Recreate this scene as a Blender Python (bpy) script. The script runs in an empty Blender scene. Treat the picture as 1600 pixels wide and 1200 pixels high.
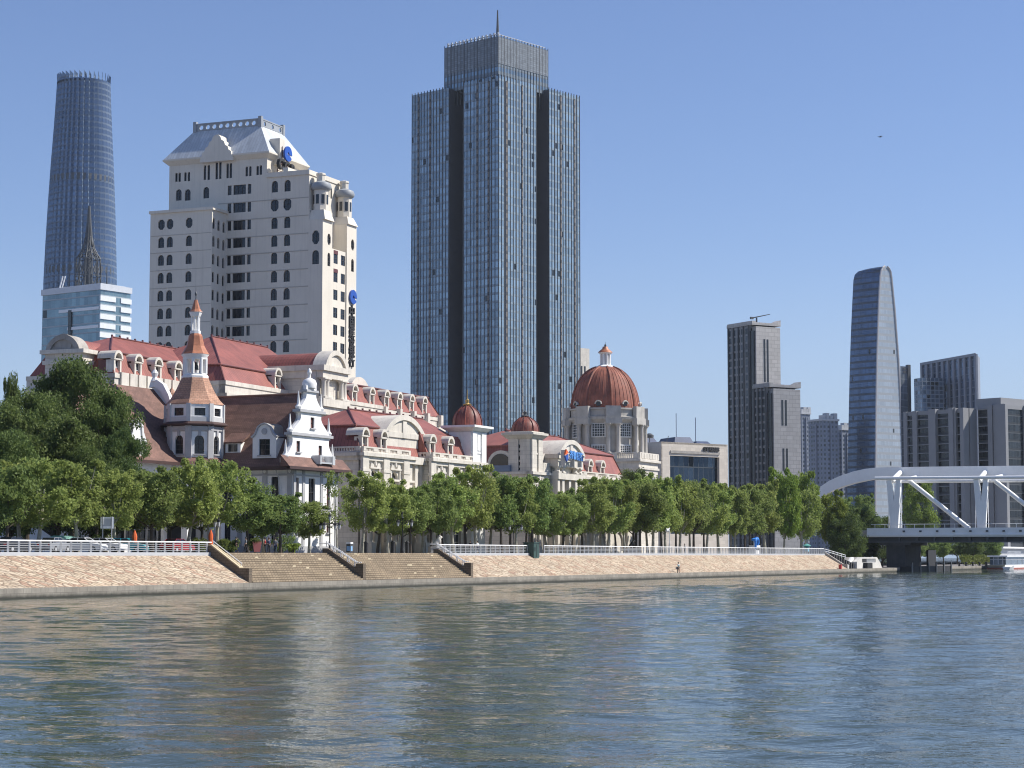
import bpy, bmesh, math, random
import numpy as np
from math import sin, cos, tan, atan, pi, floor, sqrt, hypot
from mathutils import Vector, Matrix
from mathutils.geometry import tessellate_polygon

R = math.radians
SC = bpy.context.scene
COL = SC.collection
rnd = random.Random(7)

# ------------------------------------------------------------------ camera, sky, sun, exposure
FPX = 3150.0                       # focal length in pixels of the 1600 px wide photograph
TH = atan(267 / FPX)               # pitch: the horizon lies 267 px under the middle
CT, ST = cos(TH), sin(TH)
CAMZ = 4.0
cam_d = bpy.data.cameras.new("camera")
cam_d.sensor_width = 36.0
cam_d.lens = 36.0 * FPX / 1600.0
cam_d.clip_start = 1.0
cam_d.clip_end = 30000.0
cam = bpy.data.objects.new("camera", cam_d)
cam.location = (0, 0, CAMZ)
cam.rotation_euler = (pi / 2 + TH, 0, 0)
COL.objects.link(cam)
SC.camera = cam

SUN_AZ, SUN_EL = R(8), R(45)      # azimuth from +X towards +Y
world = bpy.data.worlds.new("World")
SC.world = world
world.use_nodes = True
wn = world.node_tree
bg = wn.nodes["Background"]
sky = wn.nodes.new("ShaderNodeTexSky")
sky.sky_type = 'NISHITA'
sky.sun_disc = False
sky.sun_elevation = SUN_EL
sky.sun_rotation = pi / 2 - SUN_AZ
sky.altitude = 0
sky.air_density = 1.0
sky.dust_density = 0.0
sky.ozone_density = 6.0
# a slightly violet tint, and the pale blue band that summer haze leaves over the horizon
tint = wn.nodes.new("ShaderNodeMix"); tint.data_type = 'RGBA'; tint.blend_type = 'MULTIPLY'
tint.inputs[0].default_value = 1.0
tint.inputs[7].default_value = (1.0, 0.90, 0.975, 1)
wn.links.new(sky.outputs[0], tint.inputs[6])
tcw = wn.nodes.new("ShaderNodeTexCoord")
sep = wn.nodes.new("ShaderNodeSeparateXYZ")
wn.links.new(tcw.outputs["Generated"], sep.inputs[0])
mr = wn.nodes.new("ShaderNodeMapRange"); mr.interpolation_type = 'SMOOTHSTEP'
for _i, _x in enumerate((-0.02, 0.16, 0.95, 0.0)): mr.inputs[_i + 1].default_value = _x
wn.links.new(sep.outputs[2], mr.inputs[0])
hz = wn.nodes.new("ShaderNodeMix"); hz.data_type = 'RGBA'
wn.links.new(mr.outputs[0], hz.inputs[0])
wn.links.new(tint.outputs[2], hz.inputs[6])
hz.inputs[7].default_value = (3.0, 4.0, 5.55, 1)
wn.links.new(hz.outputs[2], bg.inputs[0])
bg.inputs[1].default_value = 0.1
sun_d = bpy.data.lights.new("sun", 'SUN')
sun_d.energy = 5.0
sun_d.angle = R(0.5)
sun_d.color = (1.0, 0.95, 0.87)
sun = bpy.data.objects.new("sun", sun_d)
sv = Vector((cos(SUN_EL) * cos(SUN_AZ), cos(SUN_EL) * sin(SUN_AZ), sin(SUN_EL)))
sun.rotation_euler = sv.to_track_quat('Z', 'Y').to_euler()
sun.location = sv * 500
COL.objects.link(sun)
SC.view_settings.view_transform = 'Standard'
SC.view_settings.look = 'None'
SC.view_settings.exposure = 0.38
SC.view_settings.gamma = 1.0
SC.render.resolution_x, SC.render.resolution_y = 1024, 768
SC.cycles.max_bounces = 6
SC.cycles.use_denoising = True
SC.cycles.filter_width = 1.1

# ------------------------------------------------------------------ helpers: frames
GZ = 4.25                          # promenade level over the water (water is z = 0)


class Fr:
    """a ground frame: a runs along the river away from the camera, b runs inland"""
    def __init__(s, ox, oy, phi):
        s.o = (ox, oy)
        s.phi = phi
        p = R(phi)
        s.A = (sin(p), cos(p))
        s.B = (-cos(p), sin(p))
        s.rz = pi / 2 - p

    @staticmethod
    def at(px, Y, phi, z=GZ):
        return Fr((px - 800) / FPX * (Y * CT + (z - CAMZ) * ST), Y, phi)

    def w(s, a, b):
        return (s.o[0] + a * s.A[0] + b * s.B[0], s.o[1] + a * s.A[1] + b * s.B[1])

    def a_at(s, px, b=0.0, z=GZ):
        t = (px - 800) / FPX
        X, Y = s.w(0, b)
        return (X - t * (Y * CT + (z - CAMZ) * ST)) / (t * s.A[1] * CT - s.A[0])

    def b_at(s, px, a=0.0, z=GZ):
        t = (px - 800) / FPX
        X, Y = s.w(a, 0)
        return (X - t * (Y * CT + (z - CAMZ) * ST)) / (t * s.B[1] * CT - s.B[0])

    def z_at(s, py, a=0.0, b=0.0):
        v = (600 - py) / FPX
        Y = s.w(a, b)[1]
        return CAMZ + Y * (v * CT + ST) / (CT - v * ST)

    def sub(s, a, b, phi=None):
        x, y = s.w(a, b)
        return Fr(x, y, s.phi if phi is None else phi)


# ------------------------------------------------------------------ helpers: objects
def tag(o, label=None, cat=None, group=None, kind=None):
    if label: o["label"] = label
    if cat: o["category"] = cat
    if group: o["group"] = group
    if kind: o["kind"] = kind
    return o


def thing(name, label, cat, fr, z=GZ, group=None, a=0.0, b=0.0, rz=None):
    o = bpy.data.objects.new(name, None)
    o.empty_display_size = 0.5
    x, y = fr.w(a, b)
    o.location = (x, y, z)
    o.rotation_euler = (0, 0, fr.rz if rz is None else rz)
    COL.objects.link(o)
    return tag(o, label, cat, group)


def base_z(o):
    while o.parent: o = o.parent
    return o.location.z


def link(name, me, parent=None):
    o = bpy.data.objects.new(name, me)
    COL.objects.link(o)
    if parent: o.parent = parent
    return o


def copy_tree(o, parent=None):
    c = o.copy()
    COL.objects.link(c)
    c.parent = parent
    for ch in list(o.children):
        copy_tree(ch, c)
    return c


V = Vector


class MB:
    """collects faces; build() links them as ONE mesh object"""
    def __init__(s):
        s.v = []; s.f = []; s.m = []; s.sm = []

    def poly(s, pts, m=0, sm=False):
        i = len(s.v)
        s.v.extend([tuple(p) for p in pts])
        s.f.append(tuple(range(i, i + len(pts)))); s.m.append(m); s.sm.append(sm)
        return s

    def mesh(s, vs, fs, m=0, sm=False):
        i = len(s.v)
        s.v.extend([tuple(p) for p in vs])
        for f in fs:
            s.f.append(tuple(i + k for k in f)); s.m.append(m); s.sm.append(sm)
        return s

    def box(s, x0, x1, y0, y1, z0, z1, m=0):
        vs = [(x0, y0, z0), (x1, y0, z0), (x1, y1, z0), (x0, y1, z0), (x0, y0, z1), (x1, y0, z1), (x1, y1, z1), (x0, y1, z1)]
        return s.mesh(vs, [(3, 2, 1, 0), (4, 5, 6, 7), (0, 1, 5, 4), (1, 2, 6, 5), (2, 3, 7, 6), (3, 0, 4, 7)], m)

    def frustum(s, r0, z0, r1, z1, m=0):
        """r = (x0,x1,y0,y1)"""
        q = lambda r, z: [(r[0], r[2], z), (r[1], r[2], z), (r[1], r[3], z), (r[0], r[3], z)]
        return s.mesh(q(r0, z0) + q(r1, z1), [(3, 2, 1, 0), (4, 5, 6, 7), (0, 1, 5, 4), (1, 2, 6, 5), (2, 3, 7, 6), (3, 0, 4, 7)], m)

    def prism(s, pts, ax, lo, hi, m=0, sm=False):
        """closed 2-D outline pulled along an axis: 'x' takes (y,z), 'y' takes (x,z), 'z' takes (x,y)"""
        g = {'x': lambda p, t: (t, p[0], p[1]), 'y': lambda p, t: (p[0], t, p[1]), 'z': lambda p, t: (p[0], p[1], t)}[ax]
        n = len(pts)
        vs = [g(p, lo) for p in pts] + [g(p, hi) for p in pts]
        s.mesh(vs, [(i, (i + 1) % n, n + (i + 1) % n, n + i) for i in range(n)], m, sm)
        tri = tessellate_polygon([[V((p[0], p[1], 0)) for p in pts]])
        i0 = len(s.v) - 2 * n
        for t in tri:
            s.f.append((i0 + t[0], i0 + t[1], i0 + t[2])); s.m.append(m); s.sm.append(False)
            s.f.append((i0 + n + t[2], i0 + n + t[1], i0 + n + t[0])); s.m.append(m); s.sm.append(False)
        return s

    def tube(s, p0, p1, r0, r1=None, n=8, m=0, cap=True):
        r1 = r0 if r1 is None else r1
        p0, p1 = V(p0), V(p1)
        d = (p1 - p0).normalized()
        u = d.orthogonal().normalized()
        w = d.cross(u)
        vs = []
        for p, r in ((p0, r0), (p1, r1)):
            for k in range(n):
                t = 2 * pi * k / n
                vs.append(p + u * (r * cos(t)) + w * (r * sin(t)))
        i0 = len(s.v)
        s.mesh(vs, [(k, (k + 1) % n, n + (k + 1) % n, n + k) for k in range(n)], m, True)
        if cap:
            s.f.append(tuple(i0 + k for k in reversed(range(n)))); s.m.append(m); s.sm.append(False)
            s.f.append(tuple(i0 + n + k for k in range(n))); s.m.append(m); s.sm.append(False)
        return s

    def path(s, pts, rs, n=8, m=0):
        for k in range(len(pts) - 1):
            s.tube(pts[k], pts[k + 1], rs[k], rs[k + 1], n, m)
        return s

    def lathe(s, prof, n, cx=0, cy=0, m=0, rot=0.0, sm=True, cap=True):
        """prof = [(radius, z)...] from the bottom up"""
        vs = []
        for r, z in prof:
            for k in range(n):
                t = rot + 2 * pi * k / n
                vs.append((cx + r * cos(t), cy + r * sin(t), z))
        fs = []
        for j in range(len(prof) - 1):
            for k in range(n):
                k2 = (k + 1) % n
                fs.append((j * n + k, j * n + k2, (j + 1) * n + k2, (j + 1) * n + k))
        i0 = len(s.v)
        s.mesh(vs, fs, m, sm)
        if cap:
            s.f.append(tuple(i0 + k for k in reversed(range(n)))); s.m.append(m); s.sm.append(False)
            j = (len(prof) - 1) * n
            s.f.append(tuple(i0 + j + k for k in range(n))); s.m.append(m); s.sm.append(False)
        return s

    def obox(s, c, u, v, n, hu, hv, hn, m=0):
        c, u, v, n = V(c), V(u), V(v), V(n)
        vs = []
        for sn in (-1, 1):
            for su, sv_ in ((-1, -1), (1, -1), (1, 1), (-1, 1)):
                vs.append(c + u * (su * hu) + v * (sv_ * hv) + n * (sn * hn))
        return s.mesh(vs, [(3, 2, 1, 0), (4, 5, 6, 7), (0, 1, 5, 4), (1, 2, 6, 5), (2, 3, 7, 6), (3, 0, 4, 7)], m)

    def panel(s, p0, u, v, n, outer, holes, depth, m=0, mr=None):
        """wall face with openings and their reveals"""
        p0, u, v, n = V(p0), V(u), V(v), V(n)
        loops = [[V((p[0], p[1], 0)) for p in outer]] + [[V((p[0], p[1], 0)) for p in h] for h in holes]
        flat = [p for l in loops for p in l]
        tri = tessellate_polygon(loops)
        s.mesh([p0 + u * q.x + v * q.y for q in flat], tri, m)
        for h in holes:
            k = len(h)
            vs = [p0 + u * q[0] + v * q[1] for q in h] + [p0 + u * q[0] + v * q[1] - n * depth for q in h]
            s.mesh(vs, [(i, (i + 1) % k, k + (i + 1) % k, k + i) for i in range(k)], m if mr is None else mr)
        return s

    def build(s, name, mats, parent=None, recalc=True, uv=True, sharp=38):
        me = bpy.data.meshes.new(name)
        dz = base_z(parent) if parent else 0.0
        vs = [(x, y, z - dz) for x, y, z in s.v] if dz else s.v
        me.from_pydata(vs, [], s.f)
        mats = mats if isinstance(mats, (list, tuple)) else [mats]
        for mt in mats: me.materials.append(mt)
        me.polygons.foreach_set("material_index", s.m)
        if any(s.sm):
            me.polygons.foreach_set("use_smooth", s.sm)
        if recalc:
            bm = bmesh.new(); bm.from_mesh(me)
            if any(s.sm): bmesh.ops.remove_doubles(bm, verts=bm.verts, dist=0.0005)
            bmesh.ops.recalc_face_normals(bm, faces=bm.faces)
            bm.to_mesh(me); bm.free()
        if uv: auto_uv(me)
        if any(s.sm): me.set_sharp_from_angle(angle=R(sharp))
        me.update()
        return link(name, me, parent)


def auto_uv(me):
    """UVs in metres: u level along the face, v up the face"""
    lay = me.uv_layers.new(name="UVMap")
    out = [0.0] * (2 * len(me.loops))
    vs = me.vertices
    for p in me.polygons:
        n = p.normal
        if abs(n.z) > 0.97: t = V((1, 0, 0))
        else: t = V((-n.y, n.x, 0)).normalized()
        w = n.cross(t)
        for li in p.loop_indices:
            c = vs[me.loops[li].vertex_index].co
            out[2 * li] = c.dot(t); out[2 * li + 1] = c.dot(w)
    lay.data.foreach_set("uv", out)


def rect(u0, u1, v0, v1): return [(u0, v0), (u1, v0), (u1, v1), (u0, v1)]


def arch(cu, w, v0, v1, n=7):
    """round-headed opening, v1 = crown"""
    r = w / 2
    return [(cu - r, v0), (cu + r, v0)] + [(cu + r * cos(pi * k / (n - 1)), v1 - r + r * sin(pi * k / (n - 1))) for k in range(n)]


def octo(cu, cv, w, h):
    a, b = w / 2, h / 2
    c = 0.42
    return [(cu - a * c, cv - b), (cu + a * c, cv - b), (cu + a, cv - b * .5), (cu + a, cv + b * .5), (cu + a * c, cv + b), (cu - a * c, cv + b), (cu - a, cv + b * .5), (cu - a, cv - b * .5)]


def window_mb(mb, p0, u, v, n, hole, depth, bars=(1, 1), fw=0.07, mg=0, mf=1):
    """pane and glazing bars inside an opening"""
    p0, u, v, n = V(p0), V(u), V(v), V(n)
    back = p0 - n * (depth - 0.03)
    mb.poly([back + u * q[0] + v * q[1] for q in hole], mg)
    us = [q[0] for q in hole]; vs_ = [q[1] for q in hole]
    u0, u1, v0, v1 = min(us), max(us), min(vs_), max(vs_)
    fr = back + n * 0.04
    cu, cv = (u0 + u1) / 2, (v0 + v1) / 2
    top = v1 if len(hole) == 4 else v1 - (u1 - u0) * 0.12
    for k in range(bars[0] + 2):
        x = u0 + (u1 - u0) * k / (bars[0] + 1)
        edge = k in (0, bars[0] + 1)
        t = v1 if len(hole) == 4 else (v1 - (u1 - u0) / 2 if edge else top)
        mb.obox(fr + u * (x + (fw / 2 if k == 0 else -fw / 2 if edge else 0)) + v * ((v0 + t) / 2), u, v, n, fw / 2, (t - v0) / 2, 0.03, mf)
    for k in range(bars[1] + 2):
        y = v0 + (v1 - v0) * k / (bars[1] + 1)
        if k == bars[1] + 1 and len(hole) > 4: continue
        mb.obox(fr + n * 0.005 + u * cu + v * (y + (fw / 2 if k == 0 else -fw / 2 if k == bars[1] + 1 else 0)), u, v, n, (u1 - u0) / 2, fw / 2, 0.03, mf)
    return mb


class Face:
    """one wall plane of a thing: openings are collected, then the wall and its windows are built"""
    def __init__(s, p0, u, n):
        s.p0, s.u, s.n = V(p0), V(u), V(n)
        s.v = V((0, 0, 1))
        s.holes = []

    def add(s, hole, bars=(1, 1), fw=0.07, mats=None, sill=0, label=None):
        s.holes.append((hole, bars, fw, mats, sill))
        return s


def finish(root, wall_mb, face, outer, depth, mats, wall_m=0, budget=None, sill_mat=None, name='window'):
    """cut the face's openings into wall_mb and hang one window part in each"""
    wall_mb.panel(face.p0, face.u, face.v, face.n, outer, [h[0] for h in face.holes], depth, wall_m)
    rest = None
    for hole, bars, fw, mt, sill in face.holes:
        if budget is not None:
            if budget[0] <= 0:
                budget[1].append((face, hole, bars, fw, depth)); continue
            budget[0] -= 1
        mb = window_mb(MB(), face.p0, face.u, face.v, face.n, hole, depth, bars, fw)
        w = mb.build(name, mt or mats, root)
        if sill and sill_mat:
            us = [q[0] for q in hole]; v0 = min(q[1] for q in hole)
            c = face.p0 + face.u * ((min(us) + max(us)) / 2) + face.v * (v0 - 0.08) + face.n * (sill / 2 - 0.02)
            MB().obox(c, face.u, face.v, face.n, (max(us) - min(us)) / 2 + 0.18, 0.08, sill / 2).build('sill', sill_mat, w)


def finish_rest(root, budget, mats):
    if budget[1]:
        mb = MB()
        for face, hole, bars, fw, depth in budget[1]:
            window_mb(mb, face.p0, face.u, face.v, face.n, hole, depth, bars, fw)
        o = mb.build('windows', mats, root)
        o["kind"] = "stuff"


def text_mesh(body, size, extrude, offset=0.0):
    c = bpy.data.curves.new('lettering', 'FONT')
    c.body = body; c.size = size; c.extrude = extrude; c.align_x = 'CENTER'; c.align_y = 'CENTER'; c.resolution_u = 2
    c.offset = offset
    o = bpy.data.objects.new('lettering', c)
    COL.objects.link(o)
    dg = bpy.context.evaluated_depsgraph_get()
    me = bpy.data.meshes.new_from_object(o.evaluated_get(dg))
    bpy.data.objects.remove(o)
    return me


def put_text(name, body, size, extrude, mat, parent, pos, u, n, offset=0.0):
    """lettering standing on a face whose reading direction is u and outward normal n (root-local)"""
    me = text_mesh(body, size, extrude, offset)
    me.materials.clear(); me.materials.append(mat)
    u, n = V(u).normalized(), V(n).normalized()
    v = n.cross(u)
    M = Matrix((( u.x, v.x, n.x, pos[0]), (u.y, v.y, n.y, pos[1]), (u.z, v.z, n.z, pos[2] - base_z(parent)), (0, 0, 0, 1)))
    me.transform(M)
    return link(name, me, parent)
# ------------------------------------------------------------------ materials
class G:
    def __init__(s, name):
        s.mat = bpy.data.materials.new(name)
        s.mat.use_nodes = True
        s.t = s.mat.node_tree
        s.b = s.t.nodes["Principled BSDF"]
        s._uv = s._ob = None

    def n(s, ty, **kw):
        nd = s.t.nodes.new("ShaderNode" + ty)
        for k, v in kw.items(): setattr(nd, k, v)
        return nd

    def set(s, sock, val):
        if hasattr(val, "is_linked") or isinstance(val, bpy.types.NodeSocket): s.t.links.new(val, sock)
        else: sock.default_value = val

    def uv(s):
        if s._uv is None: s._uv = s.n("UVMap").outputs[0]
        return s._uv

    def ob(s):
        if s._ob is None: s._ob = s.n("TexCoord").outputs["Object"]
        return s._ob

    def m(s, op, a, b=None, clamp=False):
        nd = s.n("Math", operation=op); nd.use_clamp = clamp
        s.set(nd.inputs[0], a)
        if b is not None: s.set(nd.inputs[1], b)
        return nd.outputs[0]

    def mix(s, f, a, b, mode='MIX'):
        nd = s.n("Mix", data_type='RGBA', blend_type=mode)
        s.set(nd.inputs[0], f)
        s.set(nd.inputs[6], a if not isinstance(a, tuple) else (*a[:3], 1))
        s.set(nd.inputs[7], b if not isinstance(b, tuple) else (*b[:3], 1))
        return nd.outputs[2]

    def scale(s, vec, sx, sy, sz, rot=0.0, loc=(0, 0, 0)):
        nd = s.n("Mapping")
        s.set(nd.inputs[0], vec)
        nd.inputs["Scale"].default_value = (sx, sy, sz)
        nd.inputs["Rotation"].default_value = (0, 0, rot)
        nd.inputs["Location"].default_value = loc
        return nd.outputs[0]

    def noise(s, vec, sc, det=3.0, rough=0.6):
        nd = s.n("TexNoise")
        s.set(nd.inputs["Vector"], vec)
        nd.inputs["Scale"].default_value = sc; nd.inputs["Detail"].default_value = det; nd.inputs["Roughness"].default_value = rough
        return nd.outputs[0]

    def white(s, vec):
        nd = s.n("TexWhiteNoise", noise_dimensions='3D')
        s.set(nd.inputs["Vector"], vec)
        return nd.outputs[0]

    def ramp(s, f, lo, hi, a=0.0, b=1.0):
        nd = s.n("MapRange"); nd.clamp = True
        s.set(nd.inputs[0], f)
        for i, x in enumerate((lo, hi, a, b)): nd.inputs[i + 1].default_value = x
        return nd.outputs[0]

    def xyz(s, vec):
        nd = s.n("SeparateXYZ"); s.set(nd.inputs[0], vec); return nd.outputs

    def comb(s, x, y, z=0.0):
        nd = s.n("CombineXYZ"); s.set(nd.inputs[0], x); s.set(nd.inputs[1], y); s.set(nd.inputs[2], z); return nd.outputs[0]

    def col(s, c): s.set(s.b.inputs["Base Color"], c if not isinstance(c, tuple) else (*c[:3], 1)); return s

    def rough(s, r): s.set(s.b.inputs["Roughness"], r); return s

    def bump(s, h, strength=0.5, dist=0.05):
        nd = s.n("Bump"); s.set(nd.inputs["Height"], h)
        nd.inputs["Strength"].default_value = strength; nd.inputs["Distance"].default_value = dist
        s.t.links.new(nd.outputs[0], s.b.inputs["Normal"]); return s


def mul(c, k): return tuple(x * k for x in c[:3])


def dirty(g, base, var=0.2, sc=0.4, streak=0.0):
    """uneven colour and rain streaks"""
    n1 = g.noise(g.ob(), sc, 5, 0.65)
    f = g.ramp(n1, 0.3, 0.7, 1 - var, 1 + var * 0.6)
    c = g.mix(1.0, base, g.comb(f, f, f), 'MULTIPLY')
    if streak:
        n2 = g.noise(g.scale(g.ob(), 1.6, 1.6, 0.07), 1.0, 4, 0.7)
        k = g.ramp(n2, 0.5, 0.72, 0.0, streak)
        c = g.mix(k, c, (0.13, 0.12, 0.105))
    return c


def plain(name, c, rough=0.7, var=0.15, sc=0.5, metal=0.0, streak=0.0, bump=0.0):
    g = G(name)
    g.col(dirty(g, c, var, sc, streak)); g.rough(rough)
    g.b.inputs["Metallic"].default_value = metal
    if bump: g.bump(g.noise(g.ob(), 6.0, 4), bump, 0.03)
    return g.mat


def ashlar(name, c, bw=1.1, bh=0.45, var=0.18, streak=0.25, joint=0.55, mort=0.03):
    g = G(name)
    bt = g.n("TexBrick")
    g.set(bt.inputs["Vector"], g.uv())
    bt.inputs["Scale"].default_value = 1.0
    bt.inputs["Brick Width"].default_value = bw; bt.inputs["Row Height"].default_value = bh
    bt.inputs["Mortar Size"].default_value = mort
    bt.inputs["Color1"].default_value = (*mul(c, 1.06), 1); bt.inputs["Color2"].default_value = (*mul(c, 0.9), 1)
    bt.inputs["Mortar"].default_value = (*mul(c, joint), 1)
    g.col(dirty(g, bt.outputs[0], var, 0.35, streak)); g.rough(0.8)
    g.bump(bt.outputs[1], -0.4, 0.03)
    return g.mat


def tiles(name, c1, c2, bw=0.35, bh=0.22, var=0.25):
    g = G(name)
    bt = g.n("TexBrick")
    g.set(bt.inputs["Vector"], g.uv())
    bt.inputs["Scale"].default_value = 1.0
    bt.inputs["Brick Width"].default_value = bw; bt.inputs["Row Height"].default_value = bh
    bt.inputs["Mortar Size"].default_value = 0.025; bt.inputs["Bias"].default_value = 0.0
    bt.inputs["Color1"].default_value = (*c1, 1); bt.inputs["Color2"].default_value = (*c2, 1)
    bt.inputs["Mortar"].default_value = (*mul(c1, 0.5), 1)
    u, v, _ = g.xyz(g.uv())
    w = g.white(g.comb(g.m('FLOOR', g.m('DIVIDE', u, 1.7)), g.m('FLOOR', g.m('DIVIDE', v, 0.66))))
    f = g.ramp(w, 0, 1, 0.82, 1.12)
    c = g.mix(1.0, bt.outputs[0], g.comb(f, f, f), 'MULTIPLY')
    g.col(dirty(g, c, var, 0.5)); g.rough(0.8)
    saw = g.m('FRACT', g.m('DIVIDE', v, bh * 2))
    g.bump(saw, 0.6, 0.06)
    return g.mat


def seamed(name, c, step=0.6, rough=0.45, var=0.15, streak=0.0, dark=0.62):
    g = G(name)
    u, v, _ = g.xyz(g.uv())
    fr = g.m('FRACT', g.m('DIVIDE', u, step))
    line = g.m('LESS_THAN', fr, 0.13)
    sheet = g.white(g.comb(g.m('FLOOR', g.m('DIVIDE', u, step)), g.m('FLOOR', g.m('DIVIDE', v, 2.4))))
    k = g.ramp(sheet, 0, 1, 0.9, 1.08)
    cc = g.mix(1.0, c, g.comb(k, k, k), 'MULTIPLY')
    cc = g.mix(line, cc, mul(c, dark))
    g.col(dirty(g, cc, var, 0.25, streak)); g.rough(rough)
    g.bump(line, 0.7, 0.05)
    return g.mat


def curtain(name, pw, fh, glass, frame, sp=None, sp_frac=0.0, fu=0.07, fv=0.1, var=0.25, rough=0.12, metal=0.75, dark=0.03, tilt=0.02, frame_rough=0.5):
    """glazed wall: panes of pw x fh metres, mullions, spandrel bands"""
    g = G(name)
    u, v, _ = g.xyz(g.uv())
    du, dv = g.m('DIVIDE', u, pw), g.m('DIVIDE', v, fh)
    cu, cv = g.m('FLOOR', du), g.m('FLOOR', dv)
    fu_, fv_ = g.m('FRACT', du), g.m('FRACT', dv)
    w = g.white(g.comb(cu, cv, 3.0))
    w2 = g.white(g.comb(cu, cv, 11.0))
    k = g.ramp(w, 0, 1, 1 - var, 1 + var)
    big = g.ramp(g.noise(g.ob(), 0.03, 3), 0.3, 0.7, 0.85, 1.15)
    k = g.m('MULTIPLY', k, big)
    c = g.mix(1.0, glass, g.comb(k, k, k), 'MULTIPLY')
    if dark: c = g.mix(g.m('LESS_THAN', w2, dark), c, mul(glass, 0.12))
    mfac = None
    if sp:
        sm = g.m('LESS_THAN', fv_, sp_frac)
        c = g.mix(sm, c, sp)
        mfac = sm
    fm = g.m('MAXIMUM', g.m('LESS_THAN', fu_, fu), g.m('LESS_THAN', fv_, fv))
    c = g.mix(fm, c, frame)
    g.col(c)
    non = fm if mfac is None else g.m('MAXIMUM', fm, mfac)
    g.set(g.b.inputs["Metallic"], g.m('MULTIPLY', g.m('SUBTRACT', 1.0, non), metal))
    g.rough(g.m('ADD', rough, g.m('MULTIPLY', non, frame_rough - rough)))
    if tilt:
        h = g.m('MULTIPLY', g.m('MULTIPLY', fu_, g.m('SUBTRACT', w2, 0.5)), tilt * pw)
        h2 = g.m('MULTIPLY', g.m('MULTIPLY', fv_, g.m('SUBTRACT', w, 0.5)), tilt * fh)
        g.bump(g.m('ADD', h, h2), 1.0, 1.0)
    return g.mat


def grid_wall(name, wall, glass, pw, fh, wu, wv, var=0.15, ou=0.5, ov=0.45):
    """masonry with a regular grid of small dark windows (far blocks)"""
    g = G(name)
    u, v, _ = g.xyz(g.uv())
    du, dv = g.m('DIVIDE', u, pw), g.m('DIVIDE', v, fh)
    a = g.m('LESS_THAN', g.m('ABSOLUTE', g.m('SUBTRACT', g.m('FRACT', du), ou)), wu / 2)
    b = g.m('LESS_THAN', g.m('ABSOLUTE', g.m('SUBTRACT', g.m('FRACT', dv), ov)), wv / 2)
    win = g.m('MULTIPLY', a, b)
    w = g.white(g.comb(g.m('FLOOR', du), g.m('FLOOR', dv), 5.0))
    k = g.ramp(w, 0, 1, 0.4, 1.6)
    gc = g.mix(1.0, glass, g.comb(k, k, k), 'MULTIPLY')
    g.col(g.mix(win, dirty(g, wall, var, 0.06, 0.1), gc))
    g.rough(g.m('SUBTRACT', 0.8, g.m('MULTIPLY', win, 0.65)))
    g.bump(win, -0.6, 0.3)
    return g.mat


M = {}
M['stucco'] = plain('white_stucco', (0.82, 0.81, 0.79), 0.8, 0.1, 0.5, streak=0.12, bump=0.15)
M['grey_trim'] = plain('grey_stucco', (0.42, 0.42, 0.43), 0.8, 0.12, 0.6, streak=0.15)
M['stone'] = ashlar('cream_stone', (0.64, 0.595, 0.52), 1.6, 0.75, .12, streak=0.18, joint=.78)
M['stone_plain'] = plain('cream_stone_plain', (0.64, 0.595, 0.52), 0.8, 0.18, 0.5, streak=0.28, bump=0.2)
M['stone_grey'] = plain('weathered_stone', (0.36, 0.335, 0.30), 0.85, 0.25, 0.6, streak=0.35, bump=0.3)
M['granite'] = ashlar('grey_granite', (0.40, 0.375, 0.35), 1.4, 0.7, streak=0.25)
M['red_roof'] = seamed('red_metal_roof', (0.30, 0.098, 0.074), 0.6, 0.5, 0.28, streak=.12, dark=.55)
M['red_dark'] = plain('dark_red_metal', (0.12, 0.035, 0.033), 0.5, 0.2)
M['dome_red'] = seamed('rust_red_dome', (0.24, 0.07, 0.047), 0.5, 0.5, 0.35, streak=0.35, dark=0.6)
M['brown_tile'] = tiles('brown_roof_tile', (0.23, 0.125, 0.092), (0.185, 0.10, 0.073))
M['salmon_tile'] = tiles('salmon_roof_tile', (0.22, 0.118, 0.09), (0.185, 0.097, 0.075))
M['copper_tile'] = tiles('copper_tile', (0.50, 0.285, 0.19), (0.43, 0.225, 0.145), 0.5, 0.3)
M['copper'] = plain('copper_sheet', (0.43, 0.165, 0.085), 0.5, 0.3, 1.2, metal=0.1)
M['eave_dark'] = plain('dark_eave_wood', (0.06, 0.03, 0.026), 0.6, 0.2)
M['dark_glass'] = plain('dark_window_glass', (0.018, 0.021, 0.026), 0.08, 0.3, 2.0)
M['win_frame_w'] = plain('white_window_frame', (0.7, 0.7, 0.68), 0.5, 0.05)
M['win_frame_d'] = plain('dark_window_frame', (0.05, 0.045, 0.045), 0.5, 0.1)
M['win_frame_b'] = plain('red_brown_shutter', (0.13, 0.055, 0.045), 0.6, 0.2)
M['shutter'] = M['win_frame_b']
M['ccb'] = plain('cream_tower_wall', (0.68, 0.63, 0.54), 0.8, 0.08, 0.12, streak=0.14)
M['zinc'] = seamed('zinc_roof', (0.52, 0.55, 0.57), 0.7, 0.5, 0.12, streak=0.12, dark=0.78)
M['zinc_dark'] = plain('zinc_trim', (0.30, 0.32, 0.34), 0.5, 0.15)
M['blue_sign'] = plain('blue_sign_paint', (0.015, 0.075, 0.37), 0.35, 0.05)
M['sky_sign'] = plain('pale_blue_sign', (0.10, 0.30, 0.70), 0.35, 0.1)
M['white_paint'] = plain('white_paint', (0.86, 0.86, 0.85), 0.4, 0.06, 0.3, streak=0.05)
M['black'] = plain('black_paint', (0.018, 0.018, 0.02), 0.7, 0.1)
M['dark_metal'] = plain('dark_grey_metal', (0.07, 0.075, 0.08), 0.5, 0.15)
M['grey_metal'] = plain('grey_painted_metal', (0.48, 0.49, 0.50), 0.45, 0.1)
M['concrete'] = plain('concrete', (0.38, 0.36, 0.33), 0.85, 0.25, 0.5, streak=0.3, bump=0.3)
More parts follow.
